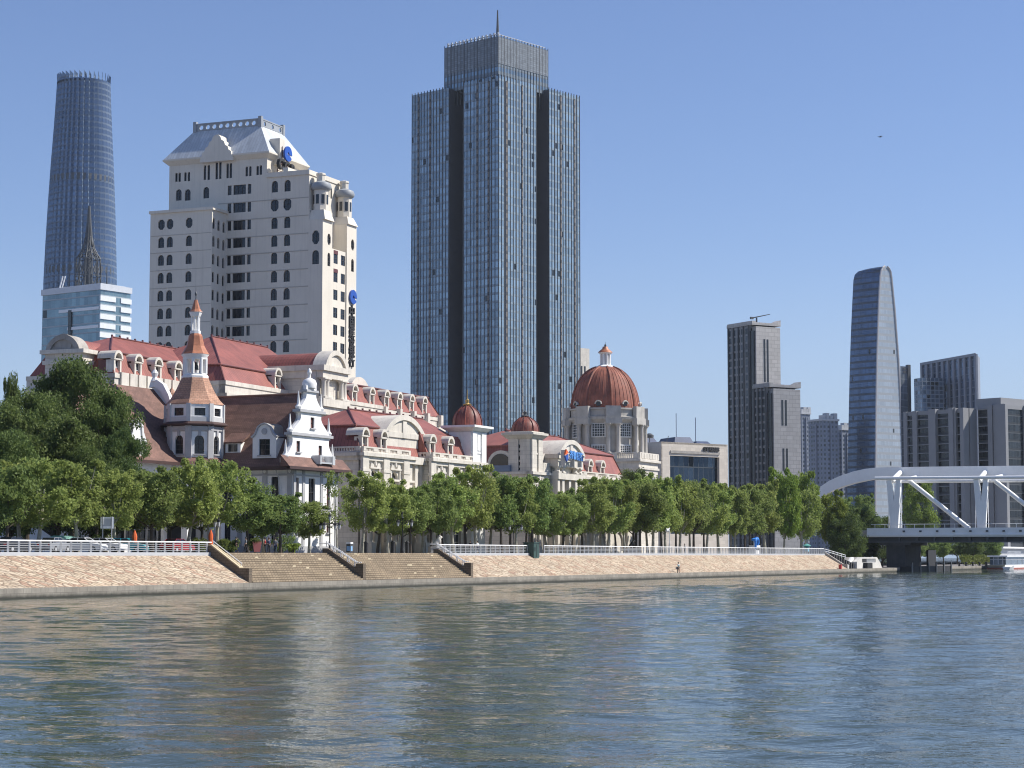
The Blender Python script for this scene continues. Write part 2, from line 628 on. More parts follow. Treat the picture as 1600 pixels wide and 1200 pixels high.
M['concrete_shaded'] = plain('shade_toned_concrete', (0.07, 0.068, 0.066), 0.9, 0.3, 0.5, streak=0.3)  # near-black colour carries painted shade, as on the bridge pier
M['orange'] = plain('orange_canvas', (0.72, 0.13, 0.03), 0.8, 0.15, 2.0)
M['red_paint'] = plain('red_paint', (0.55, 0.04, 0.035), 0.4, 0.1)
M['green_box'] = plain('dark_green_steel', (0.035, 0.075, 0.06), 0.5, 0.2, 1.0, streak=0.15)
M['gold'] = plain('gilded_metal', (0.45, 0.32, 0.12), 0.4, 0.2, metal=0.6)
M['bronze'] = plain('dark_bronze', (0.028, 0.024, 0.022), 0.45, 0.3, 2.0, metal=0.3)
# ------------------------------------------------------------------ setting: water, ground, quay, embankment
PHI = 24.65
BK = Fr((0 - 800) / FPX * 181.0 * CT, 181.0, PHI)      # origin: water line of the quay at the left picture edge


def water_mat():
    g = G('river_water')
    ob = g.ob()
    warp = g.noise(g.scale(ob, 1, 1, 1), 0.05, 2)
    long = g.noise(g.scale(ob, 0.42, 0.75, 1, rot=R(14)), 1.0, 2, 0.5)
    mid = g.noise(g.scale(ob, 1.1, 2.0, 1, rot=R(-9)), 1.0, 3, 0.55)
    fine = g.noise(g.scale(ob, 4.0, 6.0, 1, rot=R(20)), 1.0, 2, 0.5)
    calm = g.ramp(g.noise(g.scale(ob, 0.012, 0.03, 1, rot=R(8)), 1.0, 3), 0.35, 0.65, 0.55, 1.15)
    h = g.m('ADD', g.m('MULTIPLY', long, WAVE[0]), g.m('ADD', g.m('MULTIPLY', mid, WAVE[1]), g.m('MULTIPLY', fine, WAVE[2])))
    h = g.m('MULTIPLY', h, calm)
    g.bump(h, 1.0, 1.0)
    g.col((0.050, 0.068, 0.050)); g.rough(0.02)
    g.b.inputs["IOR"].default_value = 1.333
    return g.mat


WAVE = (0.0, 0.05, 0.02)


def river():
    """flat sheet with a finely divided stretch of real waves across the near river"""
    T, Y0, Y1 = 0.42, 26.0, 460.0
    q = 0.0020
    ys = [Y0]
    while ys[-1] < Y1: ys.append(ys[-1] * (1 + q) + 0.01)
    ys = np.array(ys); ny = len(ys)
    nx = 800
    tx = np.linspace(-T, T, nx)
    X = ys[:, None] * tx[None, :]; Y = np.repeat(ys[:, None], nx, 1)
    H = np.zeros_like(X)
    rg = np.random.RandomState(5)
    n = 120
    lam = np.exp(rg.uniform(np.log(0.30), np.log(4.6), n))
    ang = rg.normal(R(78), R(34), n)
    for L, a in zip(lam, ang):
        k = 2 * pi / L
        wgt = np.clip(L / (3.2 * np.maximum(ys * q + .01, ys * 2 * T / nx)) - 0.6, 0, 1)[:, None]
        amp = SLOPE * L / (2 * pi) * sqrt(2.0 / n) * (0.6 if L < 0.8 else 1.25)
        ph = rg.uniform(0, 2 * pi)
        wob = 0.35 * np.sin(X * .11 + rg.uniform(0, 6)) + 0.35 * np.sin(Y * .07 + rg.uniform(0, 6))
        pha = k * (X * cos(a) + Y * sin(a)) + ph + wob
        H += amp * wgt * (0.45 * np.sin(pha) + 0.8 * (0.6366 - np.abs(np.sin(pha * .5))) if L < 2.2 else np.sin(pha))
    gust = 0.72 + 0.38 * np.sin(X * .045 + Y * .021 + 1.0) * np.sin(Y * .038 - X * .012 + .4) + 0.15 * np.sin(X * .13 + Y * .09)
    edge = np.minimum(1, np.minimum((T - np.abs(tx))[None, :] / .03, np.minimum((ys - Y0)[:, None] / 2.0, (Y1 - ys)[:, None] / 60.0)))
    H *= gust * np.clip(edge, 0, 1)
    co = np.stack([X, Y, H], -1).reshape(-1, 3)
    idx = np.arange(ny * nx).reshape(ny, nx)
    quads = np.stack([idx[:-1, :-1], idx[:-1, 1:], idx[1:, 1:], idx[1:, :-1]], -1).reshape(-1, 4)
    out = np.array([(-1600, -300, 0), (2200, -300, 0), (2200, 2600, 0), (-1600, 2600, 0), (-T * Y0, Y0, 0), (T * Y0, Y0, 0), (T * ys[-1], ys[-1], 0), (-T * ys[-1], ys[-1], 0)], float)
    b0 = len(co)
    co = np.concatenate([co, out])
    extra = np.array([(b0, b0 + 1, b0 + 5, b0 + 4), (b0 + 1, b0 + 2, b0 + 6, b0 + 5), (b0 + 2, b0 + 3, b0 + 7, b0 + 6), (b0 + 3, b0, b0 + 4, b0 + 7)])
    quads = np.concatenate([quads, extra])
    me = bpy.data.meshes.new('river_water')
    me.vertices.add(len(co)); me.vertices.foreach_set('co', co.ravel())
    me.loops.add(quads.size); me.loops.foreach_set('vertex_index', quads.ravel())
    me.polygons.add(len(quads)); me.polygons.foreach_set('loop_start', np.arange(0, quads.size, 4)); me.polygons.foreach_set('loop_total', np.full(len(quads), 4))
    me.polygons.foreach_set('use_smooth', np.ones(len(quads), bool))
    me.materials.append(water_mat())
    me.update(calc_edges=True); me.validate()
    return link('river_water', me)


SLOPE = 0.078
tag(river(), kind='structure')


def ground_mat():
    g = G('paving')
    bt = g.n("TexBrick"); g.set(bt.inputs["Vector"], g.uv())
    bt.inputs["Scale"].default_value = 1.0
    bt.inputs["Brick Width"].default_value = 0.6; bt.inputs["Row Height"].default_value = 0.6
    bt.inputs["Color1"].default_value = (0.27, 0.25, 0.235, 1); bt.inputs["Color2"].default_value = (0.22, 0.205, 0.2, 1)
    bt.inputs["Mortar"].default_value = (0.14, 0.135, 0.13, 1)
    g.col(dirty(g, bt.outputs[0], 0.25, 0.1)); g.rough(0.85)
    return g.mat


M['paving'] = ground_mat()
S_END = BK.a_at(1288, 6.2)            # the railing and slope end here
S1, S2, S3 = BK.a_at(392, 0.9, 1), BK.a_at(570, 0.9, 1), BK.a_at(738, 0.9, 1)
LOW = 26.0                            # inland edge of the low quay walk past the slope


def pt(s_, b, z): x, y = BK.w(s_, b); return (x, y, z)


g_mb = MB()
g_mb.poly([pt(-900, 6.1, GZ - .02), pt(S_END + 5.5, 6.1, GZ - .02), pt(S_END + 5.5, LOW, GZ - .02), pt(2500, LOW, GZ - .02), pt(2500, 1500, GZ - .02), pt(-900, 1500, GZ - .02)])
tag(g_mb.build('ground', M['paving']), kind='structure')
lw = MB()
lw.poly([pt(S_END + 5.5, 0.9, 0.96), pt(2300, 0.9, 0.96), pt(2300, LOW, 0.96), pt(S_END + 5.5, LOW, 0.96)])
tag(lw.build('low_quay_walk', M['paving']), kind='structure')


def strip(mb, prof, s0, s1, m=0, n=1):
    """profile of (b,z) pulled along the river"""
    for k in range(n):
        a0, a1 = s0 + (s1 - s0) * k / n, s0 + (s1 - s0) * (k + 1) / n
        for (b0, z0), (b1, z1) in zip(prof[:-1], prof[1:]):
            mb.poly([pt(a0, b0, z0), pt(a1, b0, z0), pt(a1, b1, z1), pt(a0, b1, z1)], m)


qm = G('quay_wall_stone')
_bt = qm.n("TexBrick"); qm.set(_bt.inputs["Vector"], qm.uv())
_bt.inputs["Scale"].default_value = 1.0; _bt.inputs["Brick Width"].default_value = 1.2; _bt.inputs["Row Height"].default_value = 0.5; _bt.inputs["Mortar Size"].default_value = 0.025
_bt.inputs["Color1"].default_value = (0.30, 0.275, 0.23, 1); _bt.inputs["Color2"].default_value = (0.26, 0.235, 0.195, 1); _bt.inputs["Mortar"].default_value = (0.16, 0.145, 0.12, 1)
_z = qm.xyz(qm.ob())[2]
_tide = qm.ramp(qm.m('ADD', _z, qm.m('MULTIPLY', qm.noise(qm.ob(), 1.5, 4), 0.25)), 0.26, 0.62, 1.0, 0.0)
qm.col(qm.mix(_tide, dirty(qm, _bt.outputs[0], 0.3, 0.4, 0.35), (0.035, 0.035, 0.026))); qm.rough(0.8)
qw = MB()
strip(qw, [(0, -2.5), (0, 0.95), (0.9, 0.97)], -400, 2300)
tag(qw.build('quay', qm.mat), kind='structure')


ROT = 28


def slope_mat():
    g = G('crazy_stone_paving')
    w = g.scale(g.scale(g.uv(), 1, 1, 1, rot=R(ROT)), 0.95, 2.9, 1)
    wob = g.n("TexNoise"); g.set(wob.inputs["Vector"], w); wob.inputs["Scale"].default_value = 1.3
    vec = g.mix(0.12, w, wob.outputs["Color"])
    vo = g.n("TexVoronoi", feature='F1'); g.set(vo.inputs["Vector"], vec); vo.inputs["Scale"].default_value = 1.0
    ve = g.n("TexVoronoi", feature='DISTANCE_TO_EDGE'); g.set(ve.inputs["Vector"], vec); ve.inputs["Scale"].default_value = 1.0
    r = g.n("SeparateColor"); g.set(r.inputs[0], vo.outputs["Color"])
    cr = g.n("ValToRGB"); g.set(cr.inputs[0], r.outputs[0])
    e = cr.color_ramp.elements
    e[0].position = 0.0; e[0].color = (0.475, 0.37, 0.255, 1)
    e[1].position = 1.0; e[1].color = (0.43, 0.345, 0.245, 1)
    for p, c in ((0.25, (0.52, 0.41, 0.29, 1)), (0.5, (0.56, 0.46, 0.34, 1)), (0.72, (0.50, 0.395, 0.28, 1)), (0.88, (0.46, 0.31, 0.215, 1)), (0.96, (0.38, 0.24, 0.165, 1))):
        el = e.new(p); el.color = c
    joint = g.ramp(ve.outputs["Distance"], 0.02, 0.075, 1.0, 0.0)
    patch = g.ramp(g.noise(g.uv(), 0.25, 4), 0.35, 0.7, 0.82, 1.1)
    c = g.mix(1.0, cr.outputs[0], g.comb(patch, patch, patch), 'MULTIPLY')
    c = g.mix(g.m('MULTIPLY', joint, 0.8), c, (0.17, 0.115, 0.08))
    g.col(c); g.rough(0.85)
    g.bump(g.m('ADD', g.m('MULTIPLY', g.ramp(ve.outputs["Distance"], 0.0, 0.15), 0.09), g.m('MULTIPLY', g.m('ADD', r.outputs[1], g.noise(g.uv(), 4.0, 4)), 0.05)), 1.0, 1.0)
    return g.mat


em = MB()
for s0, s1 in ((-300, S1 - .35), (S3 + .35, S_END)):
    strip(em, [(0.9, 0.975), (5.95, 3.95)], s0, s1)
tag(em.build('embankment', slope_mat()), kind='structure')
cp = MB()
for s0, s1 in ((-300, S1 - .35), (S3 + .35, S_END)):
    strip(cp, [(5.9, 3.6), (5.9, GZ + .02), (6.5, GZ + .02), (6.5, GZ - .3)], s0, s1)
tag(cp.build('kerb', M['grey_metal']), kind='structure')

# two flights of block steps between the cheek walls
sg = G('step_blocks')
_bt = sg.n("TexBrick"); sg.set(_bt.inputs["Vector"], sg.uv())
_bt.inputs["Scale"].default_value = 1.0; _bt.inputs["Brick Width"].default_value = 0.62; _bt.inputs["Row Height"].default_value = 0.25; _bt.inputs["Mortar Size"].default_value = 0.03
_bt.offset = 0.5
_bt.inputs["Color1"].default_value = (0.36, 0.285, 0.195, 1); _bt.inputs["Color2"].default_value = (0.28, 0.22, 0.148, 1); _bt.inputs["Mortar"].default_value = (0.085, 0.062, 0.038, 1)
_u, _v, _ = sg.xyz(sg.uv())
_w = sg.white(sg.comb(sg.m('FLOOR', sg.m('DIVIDE', _u, 0.62)), sg.m('FLOOR', sg.m('DIVIDE', sg.xyz(sg.ob())[2], 0.2))))
_c = sg.mix(sg.m('GREATER_THAN', _w, 0.985), _bt.outputs[0], (0.55, 0.47, 0.32))
sg.col(dirty(sg, _c, 0.25, 0.5)); sg.rough(0.85)
NST = 16
for s0, s1 in ((S1 + .35, S2 - .35), (S2 + .35, S3 - .35)):
    sp = [(0.9, 0.98)]
    for k in range(NST):
        b0 = 0.9 + 5.2 * k / NST; b1 = 0.9 + 5.2 * (k + 1) / NST
        z1 = 0.98 + (GZ - 0.98) * (k + 1) / NST
        sp += [(b0, z1), (b1, z1)]
    sm_ = MB(); strip(sm_, sp + [(7.0, GZ)], s0, s1)
    tag(sm_.build('steps', sg.mat), kind='structure')

# cheek walls beside the steps
rough_stone = ashlar('rough_brown_stone', (0.17, 0.13, 0.09), 0.5, 0.3, 0.35, 0.3, 0.6, 0.03)
buff_cap = plain('buff_cap_stone', (0.52, 0.43, 0.28), 0.8, 0.15)


def cheek(s_, label, rail):
    t = thing('stair_wall', label, 'wall', BK, 0.97, a=s_, b=0.0, group='walls beside the river steps')
    w = MB()
    out = [(0.95, 0.97), (6.6, 0.97), (6.6, GZ + .75), (5.9, GZ + .75), (2.1, 2.55), (0.95, 2.55)]
    if rail: out = [(0.95, 0.97), (6.6, 0.97), (6.6, GZ + .55), (5.9, GZ + .55), (2.0, 2.45), (1.95, 2.95), (0.95, 2.95)]
    w.prism(out, 'x', -.34, .34)
    w.build('wall_body', rough_stone, t)
    if not rail:
        c = MB(); c.prism([(2.15, 2.56), (2.15, 2.7), (5.85, GZ + .9), (6.7, GZ + .9), (6.7, GZ + .76), (5.9, GZ + .76)], 'x', -.40, .40)
        c.build('cap', buff_cap, t)
        r_ = MB(); r_.tube((.2, 2.2, 3.05), (.2, 6.0, GZ + 1.3), .05, n=6); r_.tube((.2, 2.3, 2.7), (.2, 2.3, 3.1), .04, n=6); r_.tube((.2, 5.9, GZ + .8), (.2, 5.9, GZ + 1.28), .04, n=6)
        r_.build('handrail', M['white_paint'], t)
    else:
        for x in (-.22, .22):
            r_ = MB(); r_.path([(x, 1.5, 3.1), (x, 2.0, 3.1), (x, 6.0, GZ + 1.15), (x, 7.2, GZ + 1.2)], [.06] * 4, 6)
            r_.build('handrail', M['white_paint'], t)
        for k in range(5):
            y = 2.2 + k * 0.98
            z = 2.45 + (GZ + .55 - 2.45) * (y - 2.0) / 3.9
            p = MB()
            for x in (-.22, .22): p.box(x - .03, x + .03, y - .06, y + .06, z, z + .72)
            p.build('rail_post', M['white_paint'], t)
    return t


cheek(S1, 'solid brown stone stair wall with buff sloping cap at the left end of the steps', False)
cheek(S2, 'brown stone stair wall carrying white handrails between the two flights of steps', True)
cheek(S3, 'brown stone stair wall carrying white handrails beside the green cabinet stretch of slope', True)

# railings along the promenade edge
RB = 6.25


def rail_fence(s0, s1, step, label):
    t = thing('river_railing', label, 'railing', BK, GZ, a=s0, b=RB, group='railings along the embankment edge')
    L = s1 - s0
    MB().tube((0, 0, GZ + 1.12), (L, 0, GZ + 1.12), .075, n=8).build('top_rail', M['white_paint'], t)
    for z in (.2, .42, .64, .86):
        MB().tube((0, 0, GZ + z), (L, 0, GZ + z), .024, n=6).build('rail', M['grey_metal'], t)
    n = int(L / step)
    me = None
    for k in range(n + 1):
        if me is None:
            p = MB()
            p.box(-.11, -.05, -.05, .05, 0, 1.06); p.box(.05, .11, -.05, .05, 0, 1.06); p.box(-.14, .14, -.03, .03, .98, 1.03)
            po = p.build('post', M['grey_metal'])
            me = po.data
        else: po = link('post', me)
        po.parent = t
        po.location = (min(k * step, L - .2) + .1, 0, .02)
    return t


rail_fence(BK.a_at(-60, RB), BK.a_at(330, RB), 1.62, 'white railing with four thin bars above the left stone slope')
rail_fence(BK.a_at(686, RB), BK.a_at(829, RB), 1.62, 'short white railing between the steps and the dark green cabinet')
rail_fence(BK.a_at(850, RB), S_END - .3, 1.75, 'longest white railing running from the green cabinet towards the bridge')
# ------------------------------------------------------------------ far towers
GLASS_W = [M['dark_glass'], M['win_frame_d']]


def far(name, label, px, Y, phi, cat='tower', group=None, zr=GZ):
    f = Fr.at(px, Y, phi, zr)
    return f, thing(name, label, cat, Fr(f.o[0], f.o[1], phi), GZ, group)


# ---- round glass tower with a fringe of fins
f, t = far('glass_tower', 'tall round tapering blue glass tower with pleated sides and a fringe of spikes on top', 125.5, 1417, 30, zr=200)
gl = curtain('pleated_blue_glass', 2.1, 4.2, (0.135, 0.19, 0.27), (0.105, 0.14, 0.19), (0.12, 0.165, 0.23), 0.3, 0.12, 0.05, 0.12, 0.22, 0.6, 0.004, 0.012)
NT = 34
zs = [GZ] + [f.z_at(y, 0, 0) for y in (640, 540, 440, 380, 320, 260, 200, 160, 130)]
half = [58, 57, 56, 55.2, 53.2, 50.6, 47.5, 43.8, 41.6, 40.2]
mb = MB()
rings = []
for z, hp in zip(zs, half):
    rr = hp / FPX * (1417 * CT + z * ST)
    ring = []
    for k in range(NT * 2):
        th = 2 * pi * (k // 2 + (0.0 if k % 2 == 0 else 0.22)) / NT
        r = rr * (1.02 if k % 2 == 0 else 0.955)
        ring.append((r * cos(th), r * sin(th), z))
    rings.append(ring)
n2 = NT * 2
allv = [p for r in rings for p in r]
mb.mesh(allv, [(j * n2 + k, j * n2 + (k + 1) % n2, (j + 1) * n2 + (k + 1) % n2, (j + 1) * n2 + k) for j in range(len(rings) - 1) for k in range(n2)])
mb.poly(rings[-1])
mb.build('curtain_wall', gl, t)
fr_ = MB()
zt = f.z_at(119, 0, 0)
rr = 40.2 / FPX * (1417 * CT + zt * ST)
for k in range(NT):
    t0 = 2 * pi * k / NT; t1 = 2 * pi * (k + .6) / NT
    a_ = (rr * 1.02 * cos(t0), rr * 1.02 * sin(t0)); b_ = (rr * .95 * cos(t1), rr * .95 * sin(t1))
    fr_.mesh([(a_[0], a_[1], zs[-1] - .5), (b_[0], b_[1], zs[-1] - .5), (b_[0] * .98, b_[1] * .98, zs[-1] + 3.0), (a_[0] * 1.012, a_[1] * 1.012, zt + .2),
              (a_[0] * .98, a_[1] * .98, zs[-1] - .5), (a_[0] * .99, a_[1] * .99, zt + .2)], [(0, 1, 2, 3), (0, 4, 5, 3), (4, 1, 2, 5)])
fr_.build('crown_fins', gl, t, recalc=False)
bd = MB()
for yy in (283, 426):
    zz = f.z_at(yy, 0, 0)
    rr = np.interp(zz, zs, half) / FPX * (1417 * CT + zz * ST) * 1.0
    bd.lathe([(rr * .985, zz - 2.2), (rr * .985, zz + 2.2)], 64, sm=False, cap=False)
bd.build('plant_floor_band', M['dark_metal'], t)

# ---- banded office block and the iron spire behind it
PB = 35.0
f, t = far('office_block', 'low office block banded in white panels and blue glass with a flat white parapet', 157, 1000, PB, 'office', zr=130)
zt = f.z_at(443, 0, 0)
aR = f.a_at(205, 0, zt); bL = f.b_at(66, 0, zt)
FH = 4.6
gb = curtain('blue_banded_glass', 3.0, FH, (0.17, 0.26, 0.30), (0.20, 0.26, 0.29), (0.32, 0.37, 0.40), 0.16, 0.03, 0.04, 0.2, 0.15, 0.35, 0.01)
mb = MB(); mb.box(0.2, aR - .2, 0.2, bL - .2, GZ, zt - 3)
mb.build('wall', gb, t)
mb = MB()
z = zt - 8.5
k = 0
while z > GZ + 20:
    mb.box(-.25, aR * .49, -.3, .4, z, z + 2.5); mb.box(aR * .66, aR + .25, -.3, .4, z, z + 2.5)
    if k % 2 == 1: mb.box(-.3, .4, 1.0, bL * (.7 if k % 4 == 1 else .55), z + .2, z + 1.7)
    z -= FH; k += 1
mb.build('white_bands', plain('white_wall_panels', (0.72, 0.75, 0.77), 0.5, 0.06), t)
mb = MB(); mb.box(-.5, aR + .4, -.4, bL + .3, zt - 3.0, zt); mb.box(2, aR - 2, 2, bL - 2, zt, zt + .6)
mb.build('parapet', plain('pale_parapet_panels', (0.55, 0.58, 0.62), 0.5, 0.08), t)
mb = MB(); mb.box(-.6, .3, bL * .48, bL * .53, zt - 34, zt - 12); mb.build('stair_glazing', M['dark_glass'], t); mb = MB(); mb.box(-.6, .3, bL * .17, bL * .22, zt - 62, zt - 40)
mb.build('stair_glazing', M['dark_glass'], t)
mb = MB()
for dx in (0, 1.8): mb.tube((1.0, bL * .68 + dx, zt + .3), (1.0, bL * .66 + dx - 1.2, zt + 6.0), .35, n=5)
mb.build('roof_mast', M['white_paint'], t)

f, t = far('iron_spire', 'dark openwork iron spire on a bulbous lattice dome, rising behind the banded office block', 138, 1150, 30, 'spire', zr=170)
zb, zo, zn, zq, zt = [f.z_at(y) for y in (445, 405, 388, 352, 322)]
mb = MB(); mb.box(-9, 9, -9, 9, GZ, zb - 2); mb.build('tower_shaft', M['dark_metal'], t)
mb = MB()
prof = [(7.2, zb - 2), (7.4, zb + 5), (7.0, zo), (5.0, (zo + zn) / 2), (3.4, zn), (1.9, (zn + zq) / 2), (1.2, zq), (.35, zt)]
N = 12
P = [[(r * cos(2 * pi * k / N), r * sin(2 * pi * k / N), z) for k in range(N)] for r, z in prof]
for j in range(len(prof) - 1):
    for k in range(N):
        mb.tube(P[j][k], P[j + 1][k], .32, n=4, cap=False)
        if j < 5: mb.tube(P[j][k], P[j + 1][(k + 1) % N], .22, n=4, cap=False)
        mb.tube(P[j][k], P[j][(k + 1) % N], .28, n=4, cap=False)
mb.build('lattice', M['dark_metal'], t)
mb = MB(); mb.lathe([(1.8, zb), (2.2, zo), (1.4, zn), (.5, zq)], 8); mb.build('core', M['dark_metal'], t)
mb = MB()
for sx in (-1, 1):
    for sy in (-1, 1): mb.tube((sx * 7.5, sy * 7.5, zb - 2), (sx * 7.5, sy * 7.5, zb + 13), .5, .1, 5)
mb.build('corner_pinnacles', M['dark_metal'], t)

# ---- central stepped tower
PC = 41.3
f, t = far('skyscraper', 'tallest grey-blue skyscraper in the middle, stepped top with three notched wings and a mast', 779, 850, PC, 'skyscraper', zr=100)
zt = f.z_at(118)
W = f.b_at(724, 0, 130); WA = f.a_at(838, 0, 130)
G1 = f.b_at(701, 0, 130); G2 = f.b_at(643, 0, 130)
H1 = f.a_at(858, 0, 130); H2 = f.a_at(906, 0, 130)
zw = f.z_at(137, 0, G1); zwr = f.z_at(139, H1, 0)
RC = 9.0
gt = curtain('grey_blue_curtain_wall', 1.95, 3.55, (0.245, 0.335, 0.41), (0.18, 0.235, 0.28), (0.225, 0.305, 0.375), 0.3, 0.08, 0.07, 0.24, 0.2, 0.3, 0.015, 0.02)
notch_shade = plain('painted_notch_shade', (0.075, 0.075, 0.082), 0.6, 0.1, 0.1)  # dark colour paints in the shade of the tower's notches
mb = MB(); mb.box(0, WA, 0, W, GZ, zt)
mb.build('central_bay', gt, t)
mb = MB(); mb.box(0, RC + 22, G1, G2, GZ, zw); mb.build('side_wing', gt, t)
mb = MB(); mb.box(H1, H2, 0, RC + 22, GZ, zwr); mb.build('side_wing', gt, t)
mb = MB(); mb.box(.2, 30, G1 - .25, G1, GZ, zw - .4); mb.box(H1 - .25, H1, .2, 30, GZ, zwr - .4); mb.box(.2, 30, W, W + .2, GZ, zw - 1); mb.box(WA, WA + .2, .2, 30, GZ, zw - 1); mb.build('notch_shade_facing', notch_shade, t)
KA = f.b_at(772, 0, 200) * 0 + 3.0
zc = f.z_at(56, KA, KA)
cb = f.b_at(695, KA, zc); ca = f.a_at(856, KA, zc)
gcr = curtain('louvred_crown_wall', 1.95, 3.55, (0.20, 0.29, 0.37), (0.12, 0.15, 0.185), (0.17, 0.215, 0.255), 0.5, 0.12, 0.12, 0.25, 0.3, 0.6, 0.02, 0.02)
mb = MB(); mb.box(KA, ca, KA, cb, zw - 1.0, zc); mb.build('crown', gcr, t)
mb = MB(); mb.box(20, ca, 20, cb, GZ, zw - .98); mb.build('core', notch_shade, t)
mb = MB(); mb.box(KA - .15, ca + .15, KA - .15, cb + .15, zc - 12, zc - .3); mb.build('louvre_band', curtain('grey_louvres', 1.95, 0.9, (0.19, 0.215, 0.24), (0.115, 0.13, 0.145), None, 0, 0.14, 0.25, 0.2, 0.5, 0.2, 0, 0), t)
mb = MB()
dark_f = MB(); brown = MB()


def fins(x0, x1, fixed, axis, z0, z1, piers, step=1.95, d=.22):
    n = max(1, int(abs(x1 - x0) / step + .5))
    for k in range(n + 1):
        c = x0 + (x1 - x0) * k / n
        q = (c - (.22 if k % 4 == 2 else .09), c + (.09 if k % 4 != 2 else .22))
        if axis == 'b': dark_f.box(fixed - d, fixed + .1, q[0], q[1], z0, z1 + .7)
        else: dark_f.box(q[0], q[1], fixed - d, fixed + .1, z0, z1 + .7)
    for p in piers:
        c = x0 + (x1 - x0) * p
        if axis == 'b': brown.box(fixed - d - .12, fixed + .1, c - .42, c + .42, z0, z1 - 1.5)
        else: brown.box(c - .42, c + .42, fixed - d - .12, fixed + .1, z0, z1 - 1.5)


fins(0, W, 0, 'b', GZ, zt, (.28, .60)); fins(0, WA, 0, 'a', GZ, zt, (.2, .62))
fins(G1, G2, 0, 'b', GZ, zw, (.5, .82)); fins(H1, H2, 0, 'a', GZ, zwr, (.38, .83))
fins(KA, cb, KA, 'b', zw - 8, zc, ()); fins(KA, ca, KA, 'a', zw - 8, zc, ())
dark_f.build('mullions', M['dark_metal'], t)
bp = G('brown_air_slot'); _u, _v, _ = bp.xyz(bp.uv())
_l = bp.m('LESS_THAN', bp.m('FRACT', bp.m('DIVIDE', _v, 3.55)), 0.42)
bp.col(bp.mix(_l, (0.17, 0.15, 0.135), (0.06, 0.06, 0.065))); bp.rough(0.7)
brown.build('air_slots', bp.mat, t)
mb = MB(); mb.tube((KA + 3, KA + 3, zc - 3), (KA + 3, KA + 3, f.z_at(16, KA + 3, KA + 3)), .85, .25, 8); mb.build('mast', M['dark_metal'], t)
mb = MB()
for x0, x1, y0, y1 in ((KA + 1, KA + 1.3, KA + 1, cb - 1), (KA + 1, ca - 1, KA + 1, KA + 1.3)):
    mb.box(x0, x1, y0, y1, zc + 1.0, zc + 1.3)
for k in range(14):
    mb.box(KA + .9, KA + 1.4, KA + 1 + (cb - KA - 2) * k / 13 - .4, KA + 1 + (cb - KA - 2) * k / 13 + .4, zc - .2, zc + 2.0)
mb.build('roof_rail', M['grey_metal'], t)

f, t = far('pale_tower', 'thin pale stone tower edge showing just past the skyscraper foot beside the big dome', 900, 1000, 50)
z = f.z_at(543)
mb = MB(); mb.box(0, f.a_at(921, 0, z), 0, 30, GZ, z); mb.build('wall', M['stone_plain'], t)
mb = MB()
for x in (909, 914): mb.box(f.a_at(x, 0, z) - .5, f.a_at(x, 0, z) + .3, -.15, .2, GZ + 30, z - 9)
mb.build('window_slot', M['dark_glass'], t)

# ---- hotel with a stone frame
f, t = far('hotel', 'pale stone hotel block framing one big dark window under a dark name sign', 1034, 600, 52, 'hotel')
z = f.z_at(690); aR = f.a_at(1137, 0, z)
gw = curtain('hotel_window_glass', 2.0, 6.5, (0.05, 0.07, 0.095), (0.05, 0.06, 0.07), None, 0, .08, .05, .6, .06, .85, 0.1, 0.1)
w0, w1, zb_, z1_ = f.a_at(1047, 0, 30), f.a_at(1124, 0, 30), GZ + 6, f.z_at(713, 12)
mb = MB(); mb.panel((0, 0, 0), (1, 0, 0), (0, 0, 1), (0, -1, 0), rect(0, aR, GZ, z), [rect(w0, w1, zb_, z1_)], 1.2)
mb.box(0, aR, 1.3, 34, GZ, z); mb.box(-.01, .5, 0, 1.3, GZ, z); mb.box(aR - .5, aR + .01, 0, 1.3, GZ, z); mb.box(0, aR, 0, 1.3, z - .6, z + .02)
mb.build('stone_frame', ashlar('pale_hotel_stone', (0.60, 0.54, 0.46), 2.0, 1.0, 0.06, 0.05, 0.85), t)
MB().box(w0, w1, 1.0, 1.28, zb_, z1_).build('big_window', gw, t)
mb = MB(); mb.box(f.a_at(1047, 0, 40), w1, -.3, .2, f.z_at(709, 12), f.z_at(705, 12)); mb.build('ledge', M['stone_grey'], t)
put_text('name_sign', 'ST REGIS', 1.65, .2, M['black'], t, ((f.a_at(1096, 0, 35) + f.a_at(1125, 0, 35)) / 2, -.3, f.z_at(701.5, 14)), (1, 0, 0), (0, -1, 0), .1)
mb = MB(); mb.box(-14.5, -.02, 6, 34, GZ, f.z_at(692) - .6)
mb.build('glass_wing', curtain('hotel_wing_glass', 1.5, 4.0, (0.20, 0.25, 0.31), (0.16, 0.18, 0.2), None, 0, .1, .1, .3, .15, .6, .05, .02), t)
mb = MB(); mb.tube((3.5, 9, z), (3.5, 9, z + 2.4), .12, n=5); mb.lathe([(1.2, z + 1.6), (1.3, z + 2.4), (.5, z + 3.0)], 10, 3.5, 9); mb.tube((9, 8, z), (10.4, 8, z + 2.4), .1, n=5)
mb.build('roof_gear', M['dark_metal'], t)

